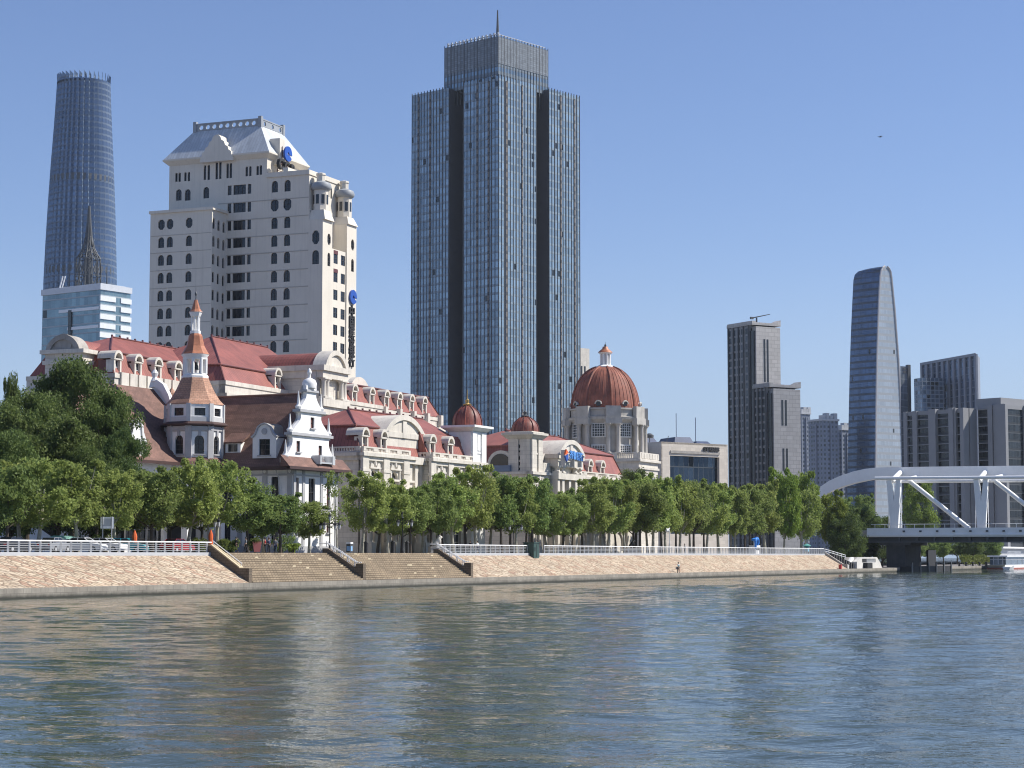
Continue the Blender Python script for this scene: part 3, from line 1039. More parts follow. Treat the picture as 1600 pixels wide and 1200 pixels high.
f, t = far('slate_roofed_block', 'distant block whose three dark blue mansard roofs peep over the stone hotel', 1000, 800, 70, 'apartment block')
mb = MB(); mb.box(0, f.a_at(1118, 0, 40), 0, 30, GZ, f.z_at(692)); mb.build('wall', M['granite'], t)
bl = plain('dark_blue_slate', (0.05, 0.075, 0.15), 0.5, 0.2)
for p0, p1, y in ((1003, 1029, 683), (1054, 1086, 681), (1088, 1113, 687)):
    a0, a1 = f.a_at(p0, 0, 45), f.a_at(p1, 0, 45); zz = f.z_at(y)
    mb = MB(); mb.frustum((a0, a1, 0, 18), f.z_at(693), (a0 + 1.2, a1 - 1.2, 2, 16), zz); mb.box((a0 + a1) / 2 - .1, (a0 + a1) / 2 + .1, 8, 8.2, zz, zz + 10)
    mb.build('roof', bl, t)

# ---- grey stone pair
PG = 60.0
sg_ = curtain('grey_grid_wall', 3.2, 3.5, (0.05, 0.06, 0.075), (0.21, 0.21, 0.215), None, 0, .3, .28, .5, .2, .4, .1, .0)
gst = ashlar('grey_panel_stone', (0.47, 0.45, 0.43), 3.4, 1.75, 0.08, 0.12, 0.75, 0.12)
gst2 = ashlar('darker_grey_panel_stone', (0.31, 0.31, 0.315), 3.4, 1.75, 0.08, 0.15, 0.75, 0.12)


def grey_tower(label, pc, pl, pr, ytop, Y, mat2, slots):
    f, t = far('stone_tower', label, pc, Y, PG, 'tower', 'grey stone towers', zr=70)
    z = f.z_at(ytop); bL = f.b_at(pl, 0, z * .6); aR = f.a_at(pr, 0, z * .6)
    mb = MB(); mb.box(0, aR, 2.5, bL, GZ, z); mb.build('side_wall', sg_, t)
    mb = MB(); mb.box(1.6, aR + .6, -.4, 2.5, GZ, z - 1); mb.build('front_wall', mat2, t)
    mb = MB(); mb.box(.3, 1.6, .4, 2.52, GZ, z - 3); mb.build('dark_recess', M['dark_glass'], t)
    n = max(3, int(bL / 4))
    mb = MB()
    for k in range(n + 1): mb.box(-.5, .1, 2.5 + (bL - 3.1) * k / n, 3.1 + (bL - 3.1) * k / n, GZ, z + .8)
    mb.build('piers', M['dark_metal'], t)
    mb = MB(); mb.box(-.6, aR + .8, -.6, bL + .3, z - .4, z + .8); mb.box(-.6, 1.4, -.6, bL, z + .8, z + 1.4); mb.prism([(aR - 2.4, z + .8), (aR + .8, z + .8), (aR + .8, z + 2.4)], 'y', -.6, 4)
    mb.build('parapet', mat2, t)
    for k, (u0, y0, y1) in enumerate(slots):
        mb = MB(); mb.box(aR * u0, aR * u0 + .9, -.5, -.3, f.z_at(y1), f.z_at(y0)); mb.build('window_slot', M['dark_glass'], t)
    return f, t, z, aR


f1, t1, z1, a1 = grey_tower('taller grey stone tower with a small crane on its roof, right of the hotel', 1177, 1139, 1218, 506, 900, gst, ((.40, 529, 596), (.52, 529, 596)))
_, t2, _, _ = grey_tower('shorter darker grey stone tower standing in front of the taller one with the crane', 1203, 1179, 1249, 603, 860, gst2, ((.38, 624, 664), (.50, 624, 664), (.40, 700, 735), (.52, 700, 735)))
cr = thing('roof_crane', 'small roof crane with a long jib on top of the taller grey stone tower', 'crane', f1, z1 + .8, a=a1 * .42, b=5.0)
MB().tube((0, 0, z1 + .8), (0, 0, z1 + 3.6), .4, .35, 8).build('mast', M['dark_metal'], cr)
MB().tube((-2.4, .6, z1 + 3.4), (6.2, -1.8, z1 + 5.4), .3, .16, 6).build('jib', M['dark_metal'], cr)
MB().box(-3.0, -1.6, .1, 1.1, z1 + 2.9, z1 + 3.9).build('counterweight', M['dark_metal'], cr)

# ---- far residential slabs
gr = grid_wall('far_flats_wall', (0.22, 0.25, 0.31), (0.06, 0.075, 0.1), 3.2, 3.0, .5, .5)
for (pc, pl, pr, y, Y, lab) in ((1255, 1249, 1267, 647, 1400, 'narrow distant block of flats squeezed beside the shorter grey stone tower'),
                               (1288, 1264, 1311, 657, 1300, 'wide distant block of flats with a paler stepped crown, left of the curved tower'),
                               (1318, 1310, 1332, 672, 1350, 'low distant block of flats half hidden by the curved glass tower')):
    f, t = far('flats', lab, pc, Y, 60, 'apartment block', 'distant blocks of flats')
    z = f.z_at(y); bL = f.b_at(pl, 0, z * .6); aR = f.a_at(pr, 0, z * .6)
    mb = MB(); mb.box(0, aR, 0, bL, GZ, z); mb.box(aR * .45, aR * .55, -.8, 0, GZ, z - 2); mb.box(-.8, 0, bL * .4, bL * .6, GZ, z - 2)
    mb.build('wall', gr, t)
    mb = MB(); mb.box(-.6, aR + .5, -.6, bL + .4, z, z + 1.2)
    for k in range(4): mb.box(aR * k / 4, aR * k / 4 + 2.5, 0, 4, z + 1.2, z + 3.5 + (k % 2) * 1.5)
    mb.build('parapet', M['grey_metal'], t)

# ---- curved glass tower
PT = 54.0
f, t = far('glass_tower', 'smooth curved glass tower with a rounded top, dark blue side and paler grey front', 1368, 1300, PT)
lv = [(868, 1323, 1368, 1413), (760, 1324, 1368, 1412), (700, 1325, 1368.5, 1410), (650, 1326, 1369, 1408), (600, 1327, 1369.7, 1406), (560, 1328, 1370.5, 1404), (520, 1329.3, 1371.7, 1401), (480, 1331, 1373, 1398), (450, 1332.4, 1374.3, 1395), (430, 1333.4, 1375.6, 1393), (421, 1335.5, 1377, 1391.5), (416, 1341, 1379.5, 1389), (413.5, 1352, 1382.5, 1386.5)]
L1, L2 = [], []
for y, xl, xe, xr in lv:
    z = f.z_at(y)
    be = 0.0
    a0 = f.a_at(xe, 0, z)
    bl_ = f.b_at(xl, a0, z); ar_ = f.a_at(xr, 0, z)
    seg = []
    for k in range(9):                      # bowed dark side from far left to the edge
        q = k / 8
        seg.append((a0 - 2.5 * sin(pi * q) * (bl_ / 45), bl_ * (1 - q), z))
    L1.append(seg)
    L2.append([(a0, 0, z), (ar_, 0, z), (ar_, bl_, z), (a0, bl_, z)])
mb = MB()
for j in range(len(L1) - 1):
    for k in range(8): mb.poly([L1[j][k], L1[j][k + 1], L1[j + 1][k + 1], L1[j + 1][k]])
mb.build('bowed_side', curtain('dark_blue_floor_glass', 1.6, 4.3, (0.075, 0.125, 0.21), (0.055, 0.08, 0.12), (0.035, 0.05, 0.075), .34, .05, .06, .2, .2, .4, .01, .01), t, recalc=False)
mb = MB()
for j in range(len(L2) - 1):
    for k in range(3): mb.poly([L2[j][k], L2[j][k + 1], L2[j + 1][k + 1], L2[j + 1][k]])
mb.poly(L2[-1])
mb.build('front_side', curtain('pale_grey_floor_glass', 1.6, 4.3, (0.40, 0.44, 0.47), (0.33, 0.35, 0.37), (0.31, 0.335, 0.355), .38, .1, .08, .1, .3, .4, .005, .01), t)
mb = MB()
for j in range(len(L2) - 1):
    mb.tube((L2[j][0][0] - .3, -.3, L2[j][0][2]), (L2[j + 1][0][0] - .3, -.3, L2[j + 1][0][2]), .7, n=6, cap=False)
    mb.tube((L2[j][1][0], -.2, L2[j][1][2]), (L2[j + 1][1][0], -.2, L2[j + 1][1][2]), .6, n=6, cap=False)
mb.build('edge_trim', plain('pale_metal_trim', (0.55, 0.52, 0.5), .4, .05), t)

# ---- slabs on the right
f, t = far('slim_tower', 'slim grey glass tower edge between the curved tower and the ribbed slab', 1408, 1150, 62, zr=80)
z = f.z_at(572); a1_ = f.a_at(1421, 0, z); mb = MB(); mb.prism([(0, 0), (a1_, 0), (a1_ + 3, f.b_at(1418, a1_ + 3, z)), (3, f.b_at(1408, 3, z)) ], 'z', GZ, z); mb.build('wall', curtain('slim_grey_glass', 2.2, 4, (.3, .35, .4), (.25, .27, .3), None, 0, .06, .08, .2, .2, .6, .01, .02), t)
mb = MB(); mb.box(f.a_at(1421, 0, z) - 1.6, f.a_at(1421, 0, z) + .4, -.6, 1.5, GZ, z + 1); mb.build('corner_pier', M['dark_metal'], t)
mb = MB(); mb.box(f.a_at(1411, 0, z), f.a_at(1417, 0, z), -.2, .3, f.z_at(583), f.z_at(579)); mb.box(f.a_at(1411, 0, z), f.a_at(1417, 0, z), -.2, .3, f.z_at(577.5), f.z_at(574)); mb.build('roof_louvre', M['dark_metal'], t)

PS = 72.0
f, t = far('ribbed_slab', 'broad dark blue slab tower with pale vertical ribs and a slanting roof line', 1527, 1100, PS, zr=90)
z = f.z_at(556); bL = f.b_at(1441, 0, z)
gs = curtain('ribbed_blue_glass', 3.2, 3.8, (.10, .14, .21), (.10, .12, .16), None, 0, .12, .16, .4, .15, .6, .03, .02)
mb = MB(); mb.prism([(0, 0), (0, bL), (16, bL), (16, f.b_at(1530, 16, z))], 'z', GZ, z); mb.build('wall', gs, t)
mb = MB()
for k in range(11):
    c = bL * k / 10
    mb.box(-.9, .2, c - .9, c + .9, GZ, z + 1)
mb.prism([(-1, -.8), (-1, bL + .8), (16, bL + .8), (16, f.b_at(1531, 16, z))], 'z', z, z + 1.5); mb.prism([(.3, -.6), (.3, .5), (14, f.b_at(1528, 14, z)), (14, f.b_at(1531, 14, z))], 'z', GZ, z)
mb.build('ribs', plain('blue_grey_ribs', (.24, .26, .30), .6, .1), t)
f, t = far('glass_block', 'small dark gridded glass block against the left end of the ribbed slab', 1441, 1120, PS, 'office', zr=90)
z = f.z_at(590); mb = MB(); mb.box(0, 14, 0, f.b_at(1428, 0, z), GZ, z); mb.build('wall', curtain('gridded_dark_glass', 2.6, 2.4, (.10, .14, .2), (.2, .23, .27), None, 0, .2, .2, .6, .15, .5, .1, .05), t)

# ---- striped apartment blocks by the bridge
PA = 48.0
pier_m = plain('beige_grey_pier', (.255, .258, .268), .7, .07, .2)
strip_g = curtain('balcony_strip', 1.8, 3.2, (.016, .02, .025), (.07, .075, .08), (.022, .026, .03), .3, .03, .10, .7, .15, .1, .1, .0)


def striped(label, pc, Y, ytop, xl, xr, piers, fronts, ztop2=None):
    f, t = far('apartment_block', label, pc, Y, PA, 'apartment block', 'striped apartment blocks by the bridge', zr=35)
    z = f.z_at(ytop)
    bL = f.b_at(xl, 0, 30); aR = f.a_at(xr, 0, 30)
    mb = MB(); mb.box(.6, aR - .3, .6, bL, GZ, z - 1.5); mb.build('glazed_strips', strip_g, t)
    for x0, x1, d in piers:
        b0, b1 = f.b_at(x1, -d, 30), f.b_at(x0, -d, 30)
        MB().box(-d, 1.0, b0, b1, GZ, z + .3 * d).build('pier', pier_m, t)
    for x0, x1, d in fronts:
        a0, a1 = f.a_at(x0, -d, 30), f.a_at(x1, -d, 30)
        MB().box(a0, a1, -d, .9, GZ, z + .25 * d).build('pier', pier_m, t)
    mb = MB(); mb.box(.2, aR, .2, bL, z - 1.5, z); mb.build('parapet', pier_m, t)
    mb = MB()
    for k in range(int((z - GZ) / 3.2)): mb.box(-.25, .65, .7, bL - .3, GZ + 3.2 * k + 2.8, GZ + 3.2 * k + 3.05)
    mb.build('balcony_slabs', pier_m, t)
    return f, t, z, bL, aR


striped('striped grey apartment block whose corner carries two pale sunlit piers', 1507, 750, 638, 1413, 1528,
        ((1413, 1418.5, .3), (1427, 1434, .4), (1452, 1463, 1.2), (1483.5, 1490.5, 1.4), (1492, 1495, .8), (1505, 1507, .6)), ((1507, 1515.5, .7), (1517, 1528, .7)))
f, t, z, bL, aR = striped('taller striped apartment block with dark balconies at the right edge behind the bridge', 1573, 745, 632, 1529, 1660,
        ((1545, 1552, .5), (1554, 1557, .2), (1557, 1571, .9)), ((1573, 1577, .5), (1604, 1612, .5), (1640, 1650, .5)))
mb = MB(); mb.box(1.5, aR + 8, 3, 14, z, f.z_at(621, 0, 4)); mb.build('roof_storey', pier_m, t)
# ------------------------------------------------------------------ cream bank tower
PCB = 22.4
f = Fr.at(503, 420, PCB, 50)
t = thing('bank_tower', 'cream bank tower with arched windows, grey mansard roof and blue round emblem', 'bank tower', f)
CC = M['ccb']
bud = [100, []]
WIN_C = [M['dark_glass'], M['grey_trim']]
b_main = f.b_at(481, 0, 50)                       # where the wide block starts behind the corner shafts
b_top0 = f.b_at(417, 0, 85); b_far = f.b_at(263, 0, 70)
z_low = f.z_at(266, 0, b_main)                    # front wide block roof
z_eave = f.z_at(240, 0, b_top0)
z_flat, z_crest = f.z_at(203.5, 4, b_top0 + 3), f.z_at(190, 0, b_top0)
A_BODY = f.a_at(540, b_main, 60)
# main left-hand face, one plane
F1 = Face((0, 0, 0), (0, 1, 0), (-1, 0, 0))
rows = [290, 319, 347, 375, 402, 431, 459, 487, 515, 541, 568]
bw1, bw2 = f.b_at(447, 0, 50), f.b_at(427, 0, 50)
for i, y in enumerate(rows):
    z = f.z_at(y, 0, bw1)
    for bc in (bw1, bw2):
        if i == 1: F1.add(octo(bc, z, 1.9, 2.7), (1, 1))
        else: F1.add(arch(bc, 1.5, z - 1.25, z + 1.25), (1, 2))
q0, q1, q2, q3, q4, q5 = [f.b_at(x, 0, 50) for x in (390, 384.5, 381.5, 362, 359, 353)]
for i, y in enumerate([297, 325, 352.5, 380, 407, 434.5, 462, 490, 518, 546, 573]):
    z = f.z_at(y, 0, q3)
    F1.add(rect(q2, q3, z - 1.05, z + 1.05), (2, 0)); F1.add(rect(q0, q1, z - 1.05, z + 1.05), (0, 0)); F1.add(rect(q4, q5, z - 1.05, z + 1.05), (0, 0))
# upper block openings (tall slits under the gable)
for px, y0, y1 in ((275, 270, 284), (280, 269.5, 284), (289, 269, 283), (294.5, 268.5, 283), (319.5, 258, 281), (325.5, 257.5, 281), (338, 249, 280), (343.5, 248.5, 279.5), (355, 255, 278.5), (360, 254.5, 278), (385, 260, 275.5), (390.5, 259.5, 275), (402, 259, 273.5), (407, 258, 273)):
    bc = f.b_at(px, 0, 80)
    F1.add(arch(bc, .62, f.z_at(y1, 0, bc), f.z_at(y0, 0, bc)), (0, 0), .05)
for px in (279, 293, 322):
    bc = f.b_at(px, 0, 80); z = f.z_at(301 if px > 300 else 304.5, 0, bc)
    F1.add(arch(bc, 1.45, z - 1.25, z + 1.25), (1, 1))
out = [(b_main, GZ), (b_far, GZ), (b_far, z_eave), (b_top0, z_eave), (b_top0, z_low), (b_main, z_low)]
wall = MB()
finish(t, wall, F1, out, .35, GLASS_W, 0, bud)
wall.box(.5, A_BODY, b_main, b_top0, GZ, z_low - .02)
wall.box(.5, A_BODY - 1, b_top0 + .02, b_far, GZ, z_eave)
wall.box(-.0, .5, b_far, b_far + .02, GZ, z_eave); wall.box(0, .5, b_main, b_main + .02, GZ, z_low - .02); wall.box(0, .5, b_top0, b_top0 + .02, z_low, z_eave)
# left lower block
aL = f.a_at(330, f.b_at(352, 0, 50), 60); bB = f.b_at(352, 0, 50)
zl = f.z_at(324, aL, bB); bLf = f.b_at(233.5, aL, 60)
F2 = Face((aL, 0, 0), (0, 1, 0), (-1, 0, 0))
cols = [f.b_at(x, aL, 50) for x in (293, 263, 249.5)]
for i, y in enumerate([348, 376, 404, 432, 460, 488, 515.5, 541, 566]):
    z = f.z_at(y, aL, cols[0])
    for bc in cols:
        F2.add(octo(bc, z, 1.65, 2.2) if i == 0 else arch(bc, 1.5, z - 1.15, z + 1.15), (1, 1))
finish(t, wall, F2, rect(bB, bLf, GZ, zl), .35, GLASS_W, 0, bud)
F3 = Face((aL, bB, 0), (1, 0, 0), (0, -1, 0))
for i, y in enumerate([348, 376, 404, 432, 460, 488, 515.5, 541, 566]):
    for px in (331.8, 339.5, 347.5):
        ac = f.a_at(px, bB, 50) - aL; z = f.z_at(y + (px - 330) * .12, aL, bB)
        F3.add(arch(ac, .95, z - 1.15, z + 1.15), (0, 1))
finish(t, wall, F3, rect(0, -aL, GZ, zl), .35, GLASS_W, 0, bud)
wall.box(aL + .5, .2, bB + .5, bLf, GZ, zl - .02)
wall.box(aL, aL + .5, bB, bLf, zl - .04, zl - .01); wall.box(aL, .2, bB, bB + .5, zl - .07, zl - .045); wall.box(aL, aL + .5, bLf, bLf + .02, GZ, zl)
# corner shafts and the recess between them
sa = f.a_at(518, 0, 50); sb0 = f.a_at(541, 0, 50); sb1 = f.a_at(556, 0, 50)
z_sh = f.z_at(342); z_neck = f.z_at(333)
FS = Face((0, 0, 0), (0, 1, 0), (-1, 0, 0))
bc = f.b_at(492, 0, 50)
FS.add(octo(bc, f.z_at(370), 1.7, 2.9), (1, 1)); FS.add(arch(bc, 1.6, f.z_at(412), f.z_at(390)), (1, 2))
finish(t, wall, FS, rect(0, b_main, GZ, z_sh), .3, GLASS_W, 0, bud)
FS2 = Face((0, 0, 0), (1, 0, 0), (0, -1, 0))
ac = f.a_at(513, 0, 50)
FS2.add(octo(ac, f.z_at(371), 1.5, 2.4), (1, 1)); FS2.add(arch(ac, 1.3, f.z_at(413), f.z_at(392)), (1, 2))
finish(t, wall, FS2, rect(0, sa, GZ, z_sh), .3, GLASS_W, 0, bud)
wall.box(.45, sa - .01, .45, b_main + .05, GZ, z_sh - .02)
wall.box(0, sa, 0, .45, z_sh - .06, z_sh - .03); wall.box(0, .45, .5, b_main, z_sh - .1, z_sh - .065)
wall.box(sa - .02, sa + .004, .004, b_main, GZ, z_sh - .02)
FS3 = Face((sb0, 0, 0), (1, 0, 0), (0, -1, 0))
ac = f.a_at(550, 0, 50) - sb0
FS3.add(octo(ac, f.z_at(380, sb0), 1.5, 2.4), (1, 1)); FS3.add(arch(ac, 1.3, f.z_at(422, sb0), f.z_at(402, sb0)), (1, 2))
finish(t, wall, FS3, rect(0, sb1 - sb0, GZ, f.z_at(350, sb0)), .3, GLASS_W, 0, bud)
wall.box(sb0 + .004, sb1 - .004, .45, b_main + 1, GZ, f.z_at(350, sb0) - .02)
wall.box(sb0, sb1, 0, .45, f.z_at(350, sb0) - .06, f.z_at(350, sb0) - .03); wall.box(sb0, sb0 + .02, .004, .46, GZ, f.z_at(350, sb0) - .06)
FR = Face((sa, .25, 0), (1, 0, 0), (0, -1, 0))
for y in (402, 431, 459, 487, 514, 541, 566):
    for px in (523.5, 535):
        ac = f.a_at(px, .25, 50) - sa; z = f.z_at(y, sa, .25)
        FR.add(rect(ac - .95, ac + .95, z - 1.1, z + 1.1), (1, 1), .1, WIN_C)
finish(t, wall, FR, rect(0, sb0 - sa, GZ, f.z_at(388, sa, 1.0)), .14, GLASS_W, 0, bud)
wall.box(sa, sb0, .6, b_main + .1, GZ, f.z_at(388, sa, 1.0) - .02)
wall.build('wall', CC, t)
finish_rest(t, bud, GLASS_W)
# brick-red lintels in the recess
mb = MB()
for y in (393, 422):
    ac = f.a_at(523.5, .25, 50); z = f.z_at(y, sa, .25); mb.box(ac - .9, ac + .9, .15, .3, z - .3, z + .5)
mb.build('red_lintel', M['red_dark'], t)
# string courses, cornices
mb = MB()
for y in (308, 336, 364, 391, 419.5, 447, 475, 503, 530):
    z = f.z_at(y, 0, b_main)
    mb.box(-.06, .04, b_main + .1, q5 + 2.4, z - .09, z + .09)
for y in (324.5, 363, 390, 418, 446, 474, 502):
    z = f.z_at(y, aL, bB)
    if y > 330: mb.box(aL - .05, aL + .04, bB + .1, bLf - .1, z - .06, z + .06)
mb.build('string_course', plain('string_course_grey', (.42, .39, .34), .8, .1), t)
mb = MB()
mb.box(-.35, A_BODY + .2, b_main - .2, b_top0, z_low - .9, z_low + .1)
mb.box(aL - .4, .1, bB - .4, bLf + .2, zl - .5, zl + .1)
mb.frustum((-.1, A_BODY, b_top0 - .1, b_far + .1), z_eave - .9, (-1.1, A_BODY, b_top0 - 1.1, b_far + 1.1), z_eave)
mb.box(-1.1, A_BODY, b_top0 - 1.1, b_far + 1.1, z_eave, z_eave + .35)
mb.box(-.1, A_BODY + 3, b_main + 5, b_top0 - 4, z_low, z_low + 1.0)
mb.build('cornice', CC, t)
# mansard roof and pierced crest
ia, ib = 7.0, f.b_at(301, 0, z_flat)
b1_ = f.b_at(407, ia * .55, z_flat)
mb = MB(); mb.frustum((-1.0, A_BODY - .1, b_top0 - 1.0, b_far + 1.0), z_eave + .35, (ia * .55, A_BODY - 3.5, b1_, f.b_at(303, ia * .5, z_flat)), z_flat + 1.2)
rf = mb.build('roof', M['zinc'], t)
r0, r1, r2, r3 = ia * .55, A_BODY - 3.5, b1_, f.b_at(304, ia * .5, z_flat)
zc0, zc1 = z_flat + 1.0, f.z_at(186.5, r0, r2)
F4 = Face((r0 - .2, 0, 0), (0, 1, 0), (-1, 0, 0))
mb = MB()
hs = [[(r2 + 1.6 + (r3 - r2 - 3.2) * k / 8 + .5 * cos(2 * pi * j / 10), (zc0 + zc1) / 2 + .05 + .5 * sin(2 * pi * j / 10)) for j in range(10)] for k in range(9)]
mb.panel((r0 - .2, 0, 0), (0, 1, 0), (0, 0, 1), (-1, 0, 0), rect(r2 - .2, r3, zc0, zc1), hs, .3)
mb.panel((r0 + .1, 0, 0), (0, 1, 0), (0, 0, 1), (-1, 0, 0), rect(r2 - .2, r3, zc0, zc1), hs, .01)
hs2 = [[(1.6 + (r1 - r0 - 3) * k / 2 + .5 * cos(2 * pi * j / 10), (zc0 + zc1) / 2 + .5 * sin(2 * pi * j / 10)) for j in range(10)] for k in range(3)]
mb.panel((r0, r2 - .2, 0), (1, 0, 0), (0, 0, 1), (0, -1, 0), rect(-.2, r1 - r0, zc0, zc1), hs2, .3)
mb.panel((r0, r2 + .1, 0), (1, 0, 0), (0, 0, 1), (0, -1, 0), rect(-.2, r1 - r0, zc0, zc1), hs2, .01)
mb.box(r0 - .3, r0 + .2, r2 - .3, r3, zc1, zc1 + .25); mb.box(r0, r1, r2 - .3, r2 + .2, zc1, zc1 + .25)
for p in ((r0, r2), (r0, r3), (r1, r2)):
    mb.box(p[0] - .4, p[0] + .4, p[1] - .4, p[1] + .4, zc0 - .5, zc1 + .7)
mb.build('crest', M['zinc_dark'], rf)
# curved gable on the left face
g0, g1 = f.b_at(366, -.5, 85), f.b_at(315, -.5, 85)
gc, gz = (g0 + g1) / 2, f.z_at(211, -.5, (g0 + g1) / 2)
h = gz - z_eave + 1.0; hw = (g1 - g0) / 2
pr = [(1.0, 0), (1.0, .10), (.93, .20), (.88, .34), (.74, .40), (.68, .53), (.53, .58), (.44, .73), (.30, .79), (.22, .92), (.10, .985), (0, 1.0)]
outl = [(gc - hw * p, z_eave - 1.2 + h * q + .2) for p, q in pr] + [(gc + hw * p, z_eave - 1.2 + h * q + .2) for p, q in reversed(pr[:-1])]
mb = MB(); mb.prism(outl, 'x', -1.25, -.15); mb.prism([(y, z) for y, z in outl], 'x', -.15, 3.0)
mb.build('gable', CC, t)
# turrets on the shafts
def turret(ax, bx, zb, zs, w):
    sh = MB(); sh.frustum((ax - w, ax + w, bx - w, bx + w), zb, (ax - 1.5, ax + 1.5, bx - 1.5, bx + 1.5), zs)
    zt_ = zs + 4.3
    sh.lathe([(1.65, zs), (1.65, zt_)], 8, ax, bx, rot=pi / 8, sm=False)
    tu = sh.build('turret', CC, t)
    mb = MB()
    for k in range(8):
        th = k * pi / 4
        mb.obox((ax + 1.55 * cos(th), bx + 1.55 * sin(th), zs + 2.3), (-sin(th), cos(th), 0), (0, 0, 1), (cos(th), sin(th), 0), .34, 1.0, .05)
    mb.build('window', M['dark_glass'], tu)
    mb = MB(); mb.lathe([(1.8, zt_), (2.15, zt_ + .3), (2.3, zt_ + .8), (2.05, zt_ + 1.5), (1.1, zt_ + 1.9), (.95, zt_ + 2.0)], 12, ax, bx, sm=True)
    mb.build('cap', M['zinc_dark'], tu)
    mb = MB(); mb.lathe([(.95, zt_ + 1.9), (.95, zt_ + 3.2), (1.1, zt_ + 3.3), (1.0, zt_ + 3.7), (.2, zt_ + 3.9)], 8, ax, bx, sm=False)
    mb.build('lantern', CC, tu)


turret(sa / 2, b_main / 2, z_sh, f.z_at(326), sa / 2)
turret((sb0 + sb1) / 2, 1.9, f.z_at(350, sb0), f.z_at(337, sb0), (sb1 - sb0) / 2)
# slits at the top right of the wide block
mb = MB()
for px, y0, y1 in ((502, 283, 300), (506, 283, 301), (513, 287, 303), (517, 288, 304)):
    ac = f.a_at(px, b_main, 75); mb.box(ac - .25, ac + .25, b_main - .06, b_main + .1, f.z_at(y1, 5, b_main), f.z_at(y0, 5, b_main))
mb.build('slit_window', M['dark_glass'], t)


def emblem(parent, c, u, n, r, name):
    """blue ring with a square hole, cut open towards its lower right"""
    u, n = V(u).normalized(), V(n).normalized(); v = n.cross(u); c = V(c)
    mb = MB()
    N = 40
    a0, a1 = R(-8), R(328)
    inn = []
    for k in range(N + 1):
        a_ = a0 + (a1 - a0) * k / N
        m_ = max(abs(cos(a_ + pi / 4)), abs(sin(a_ + pi / 4)))
        inn.append((r * .2 / m_ * cos(a_), r * .2 / m_ * sin(a_)))
    oc = [(r * cos(a0 + (a1 - a0) * k / N), r * sin(a0 + (a1 - a0) * k / N)) for k in range(N + 1)]
    for z0, z1 in ((0, .35),):
        P = lambda q, z: c + u * q[0] + v * q[1] + n * z
        for k in range(N):
            mb.poly([P(oc[k], z1), P(oc[k + 1], z1), P(inn[k + 1], z1), P(inn[k], z1)])
            mb.poly([P(oc[k], z0), P(oc[k + 1], z0), P(oc[k + 1], z1), P(oc[k], z1)])
            mb.poly([P(inn[k], z0), P(inn[k + 1], z0), P(inn[k + 1], z1), P(inn[k], z1)])
            mb.poly([P(oc[k], z0), P(oc[k + 1], z0), P(inn[k + 1], z0), P(inn[k], z0)])
        for k in (0, N): mb.poly([P(oc[k], z0), P(oc[k], z1), P(inn[k], z1), P(inn[k], z0)])
    return mb.build(name, M['blue_sign'], parent, recalc=True)


rs = thing('rooftop_sign', 'blue round bank emblem over dark letters on a rusty frame on the tower roof', 'rooftop sign', f, z_low, a=f.a_at(447, b_main + 8, z_low), b=b_main + 8)
zc_ = f.z_at(237, rs.location.x * 0 + 2, b_main + 8)
emblem(rs, (0.4, 0, zc_), (1, 0, 0), (0, -1, 0), 1.65, 'emblem')
for k, ch in enumerate("CCB"):
    put_text('letter', ch, 3.1, .35, M['black'], rs, (-2.6 + k * 2.55, 0, f.z_at(257 + k * 1.6, 2, b_main + 8)), (1, 0, 0), (0, -1, 0), .12)
mb = MB()
for x in (-2.8, -.8, 1.2, 3.0): mb.tube((x, .5, z_low), (x, .5, zc_ + (1.5 if abs(x) < 2 else -2.4)), .09, n=5)
for z in (z_low + .9, z_low + 2.6): mb.tube((-3.2, .5, z), (3.4, .5, z), .08, n=5)
mb.build('frame', M['win_frame_b'], rs)
mb = MB(); mb.box(-1.6, .6, .7, 3.2, zc_ - 2.5, zc_ + 3.2); mb.build('plant_housing', CC, rs)
vs_ = thing('wall_sign', 'vertical dark characters under a small blue round emblem on the tower corner', 'wall sign', f, f.z_at(575, sb1), a=(sb0 + sb1) / 2 + .3, b=-.08)
emblem(vs_, (0, 0, f.z_at(466, sb1)), (1, 0, 0), (0, -1, 0), 1.55, 'emblem')
for k, ch in enumerate("中国建设银行"):
    put_text('character', ch, 2.6, .15, M['black'], vs_, (-.3, -.1, f.z_at(489.5 + 15.6 * k, sb1)), (1, 0, 0), (0, -1, 0), .05)
# ------------------------------------------------------------------ shared parts of the cream mansard buildings
WIN_W = [M['dark_glass'], M['win_frame_w']]


def mansard(mb, x0, x1, y0, y1, z0, z1, z2, i1, i2, m=0, lip=0.25, ends=(1, 1)):
    """steep lower slope, shallow upper hip"""
    l, r = ends
    r0 = (x0, x1, y0, y1)
    r1 = (x0 + i1 * l, x1 - i1 * r, y0 + i1, y1 - i1)
    r2 = (x0 + (i1 + i2) * l, x1 - (i1 + i2) * r, y0 + i1 + i2, y1 - i1 - i2)
    if r2[2] > r2[3] - .2: mid = (r2[2] + r2[3]) / 2; r2 = (r2[0], r2[1], mid - .1, mid + .1)
    mb.frustum(r0, z0, r1, z1, m)
    mb.frustum((r1[0] - lip * l, r1[1] + lip * r, r1[2] - lip, r1[3] + lip), z1, (r1[0] - lip * l, r1[1] + lip * r, r1[2] - lip, r1[3] + lip), z1 + .22, m)
    mb.frustum((r1[0] - lip * l, r1[1] + lip * r, r1[2] - lip, r1[3] + lip), z1 + .22, r2, z2, m)
    return r1, r2


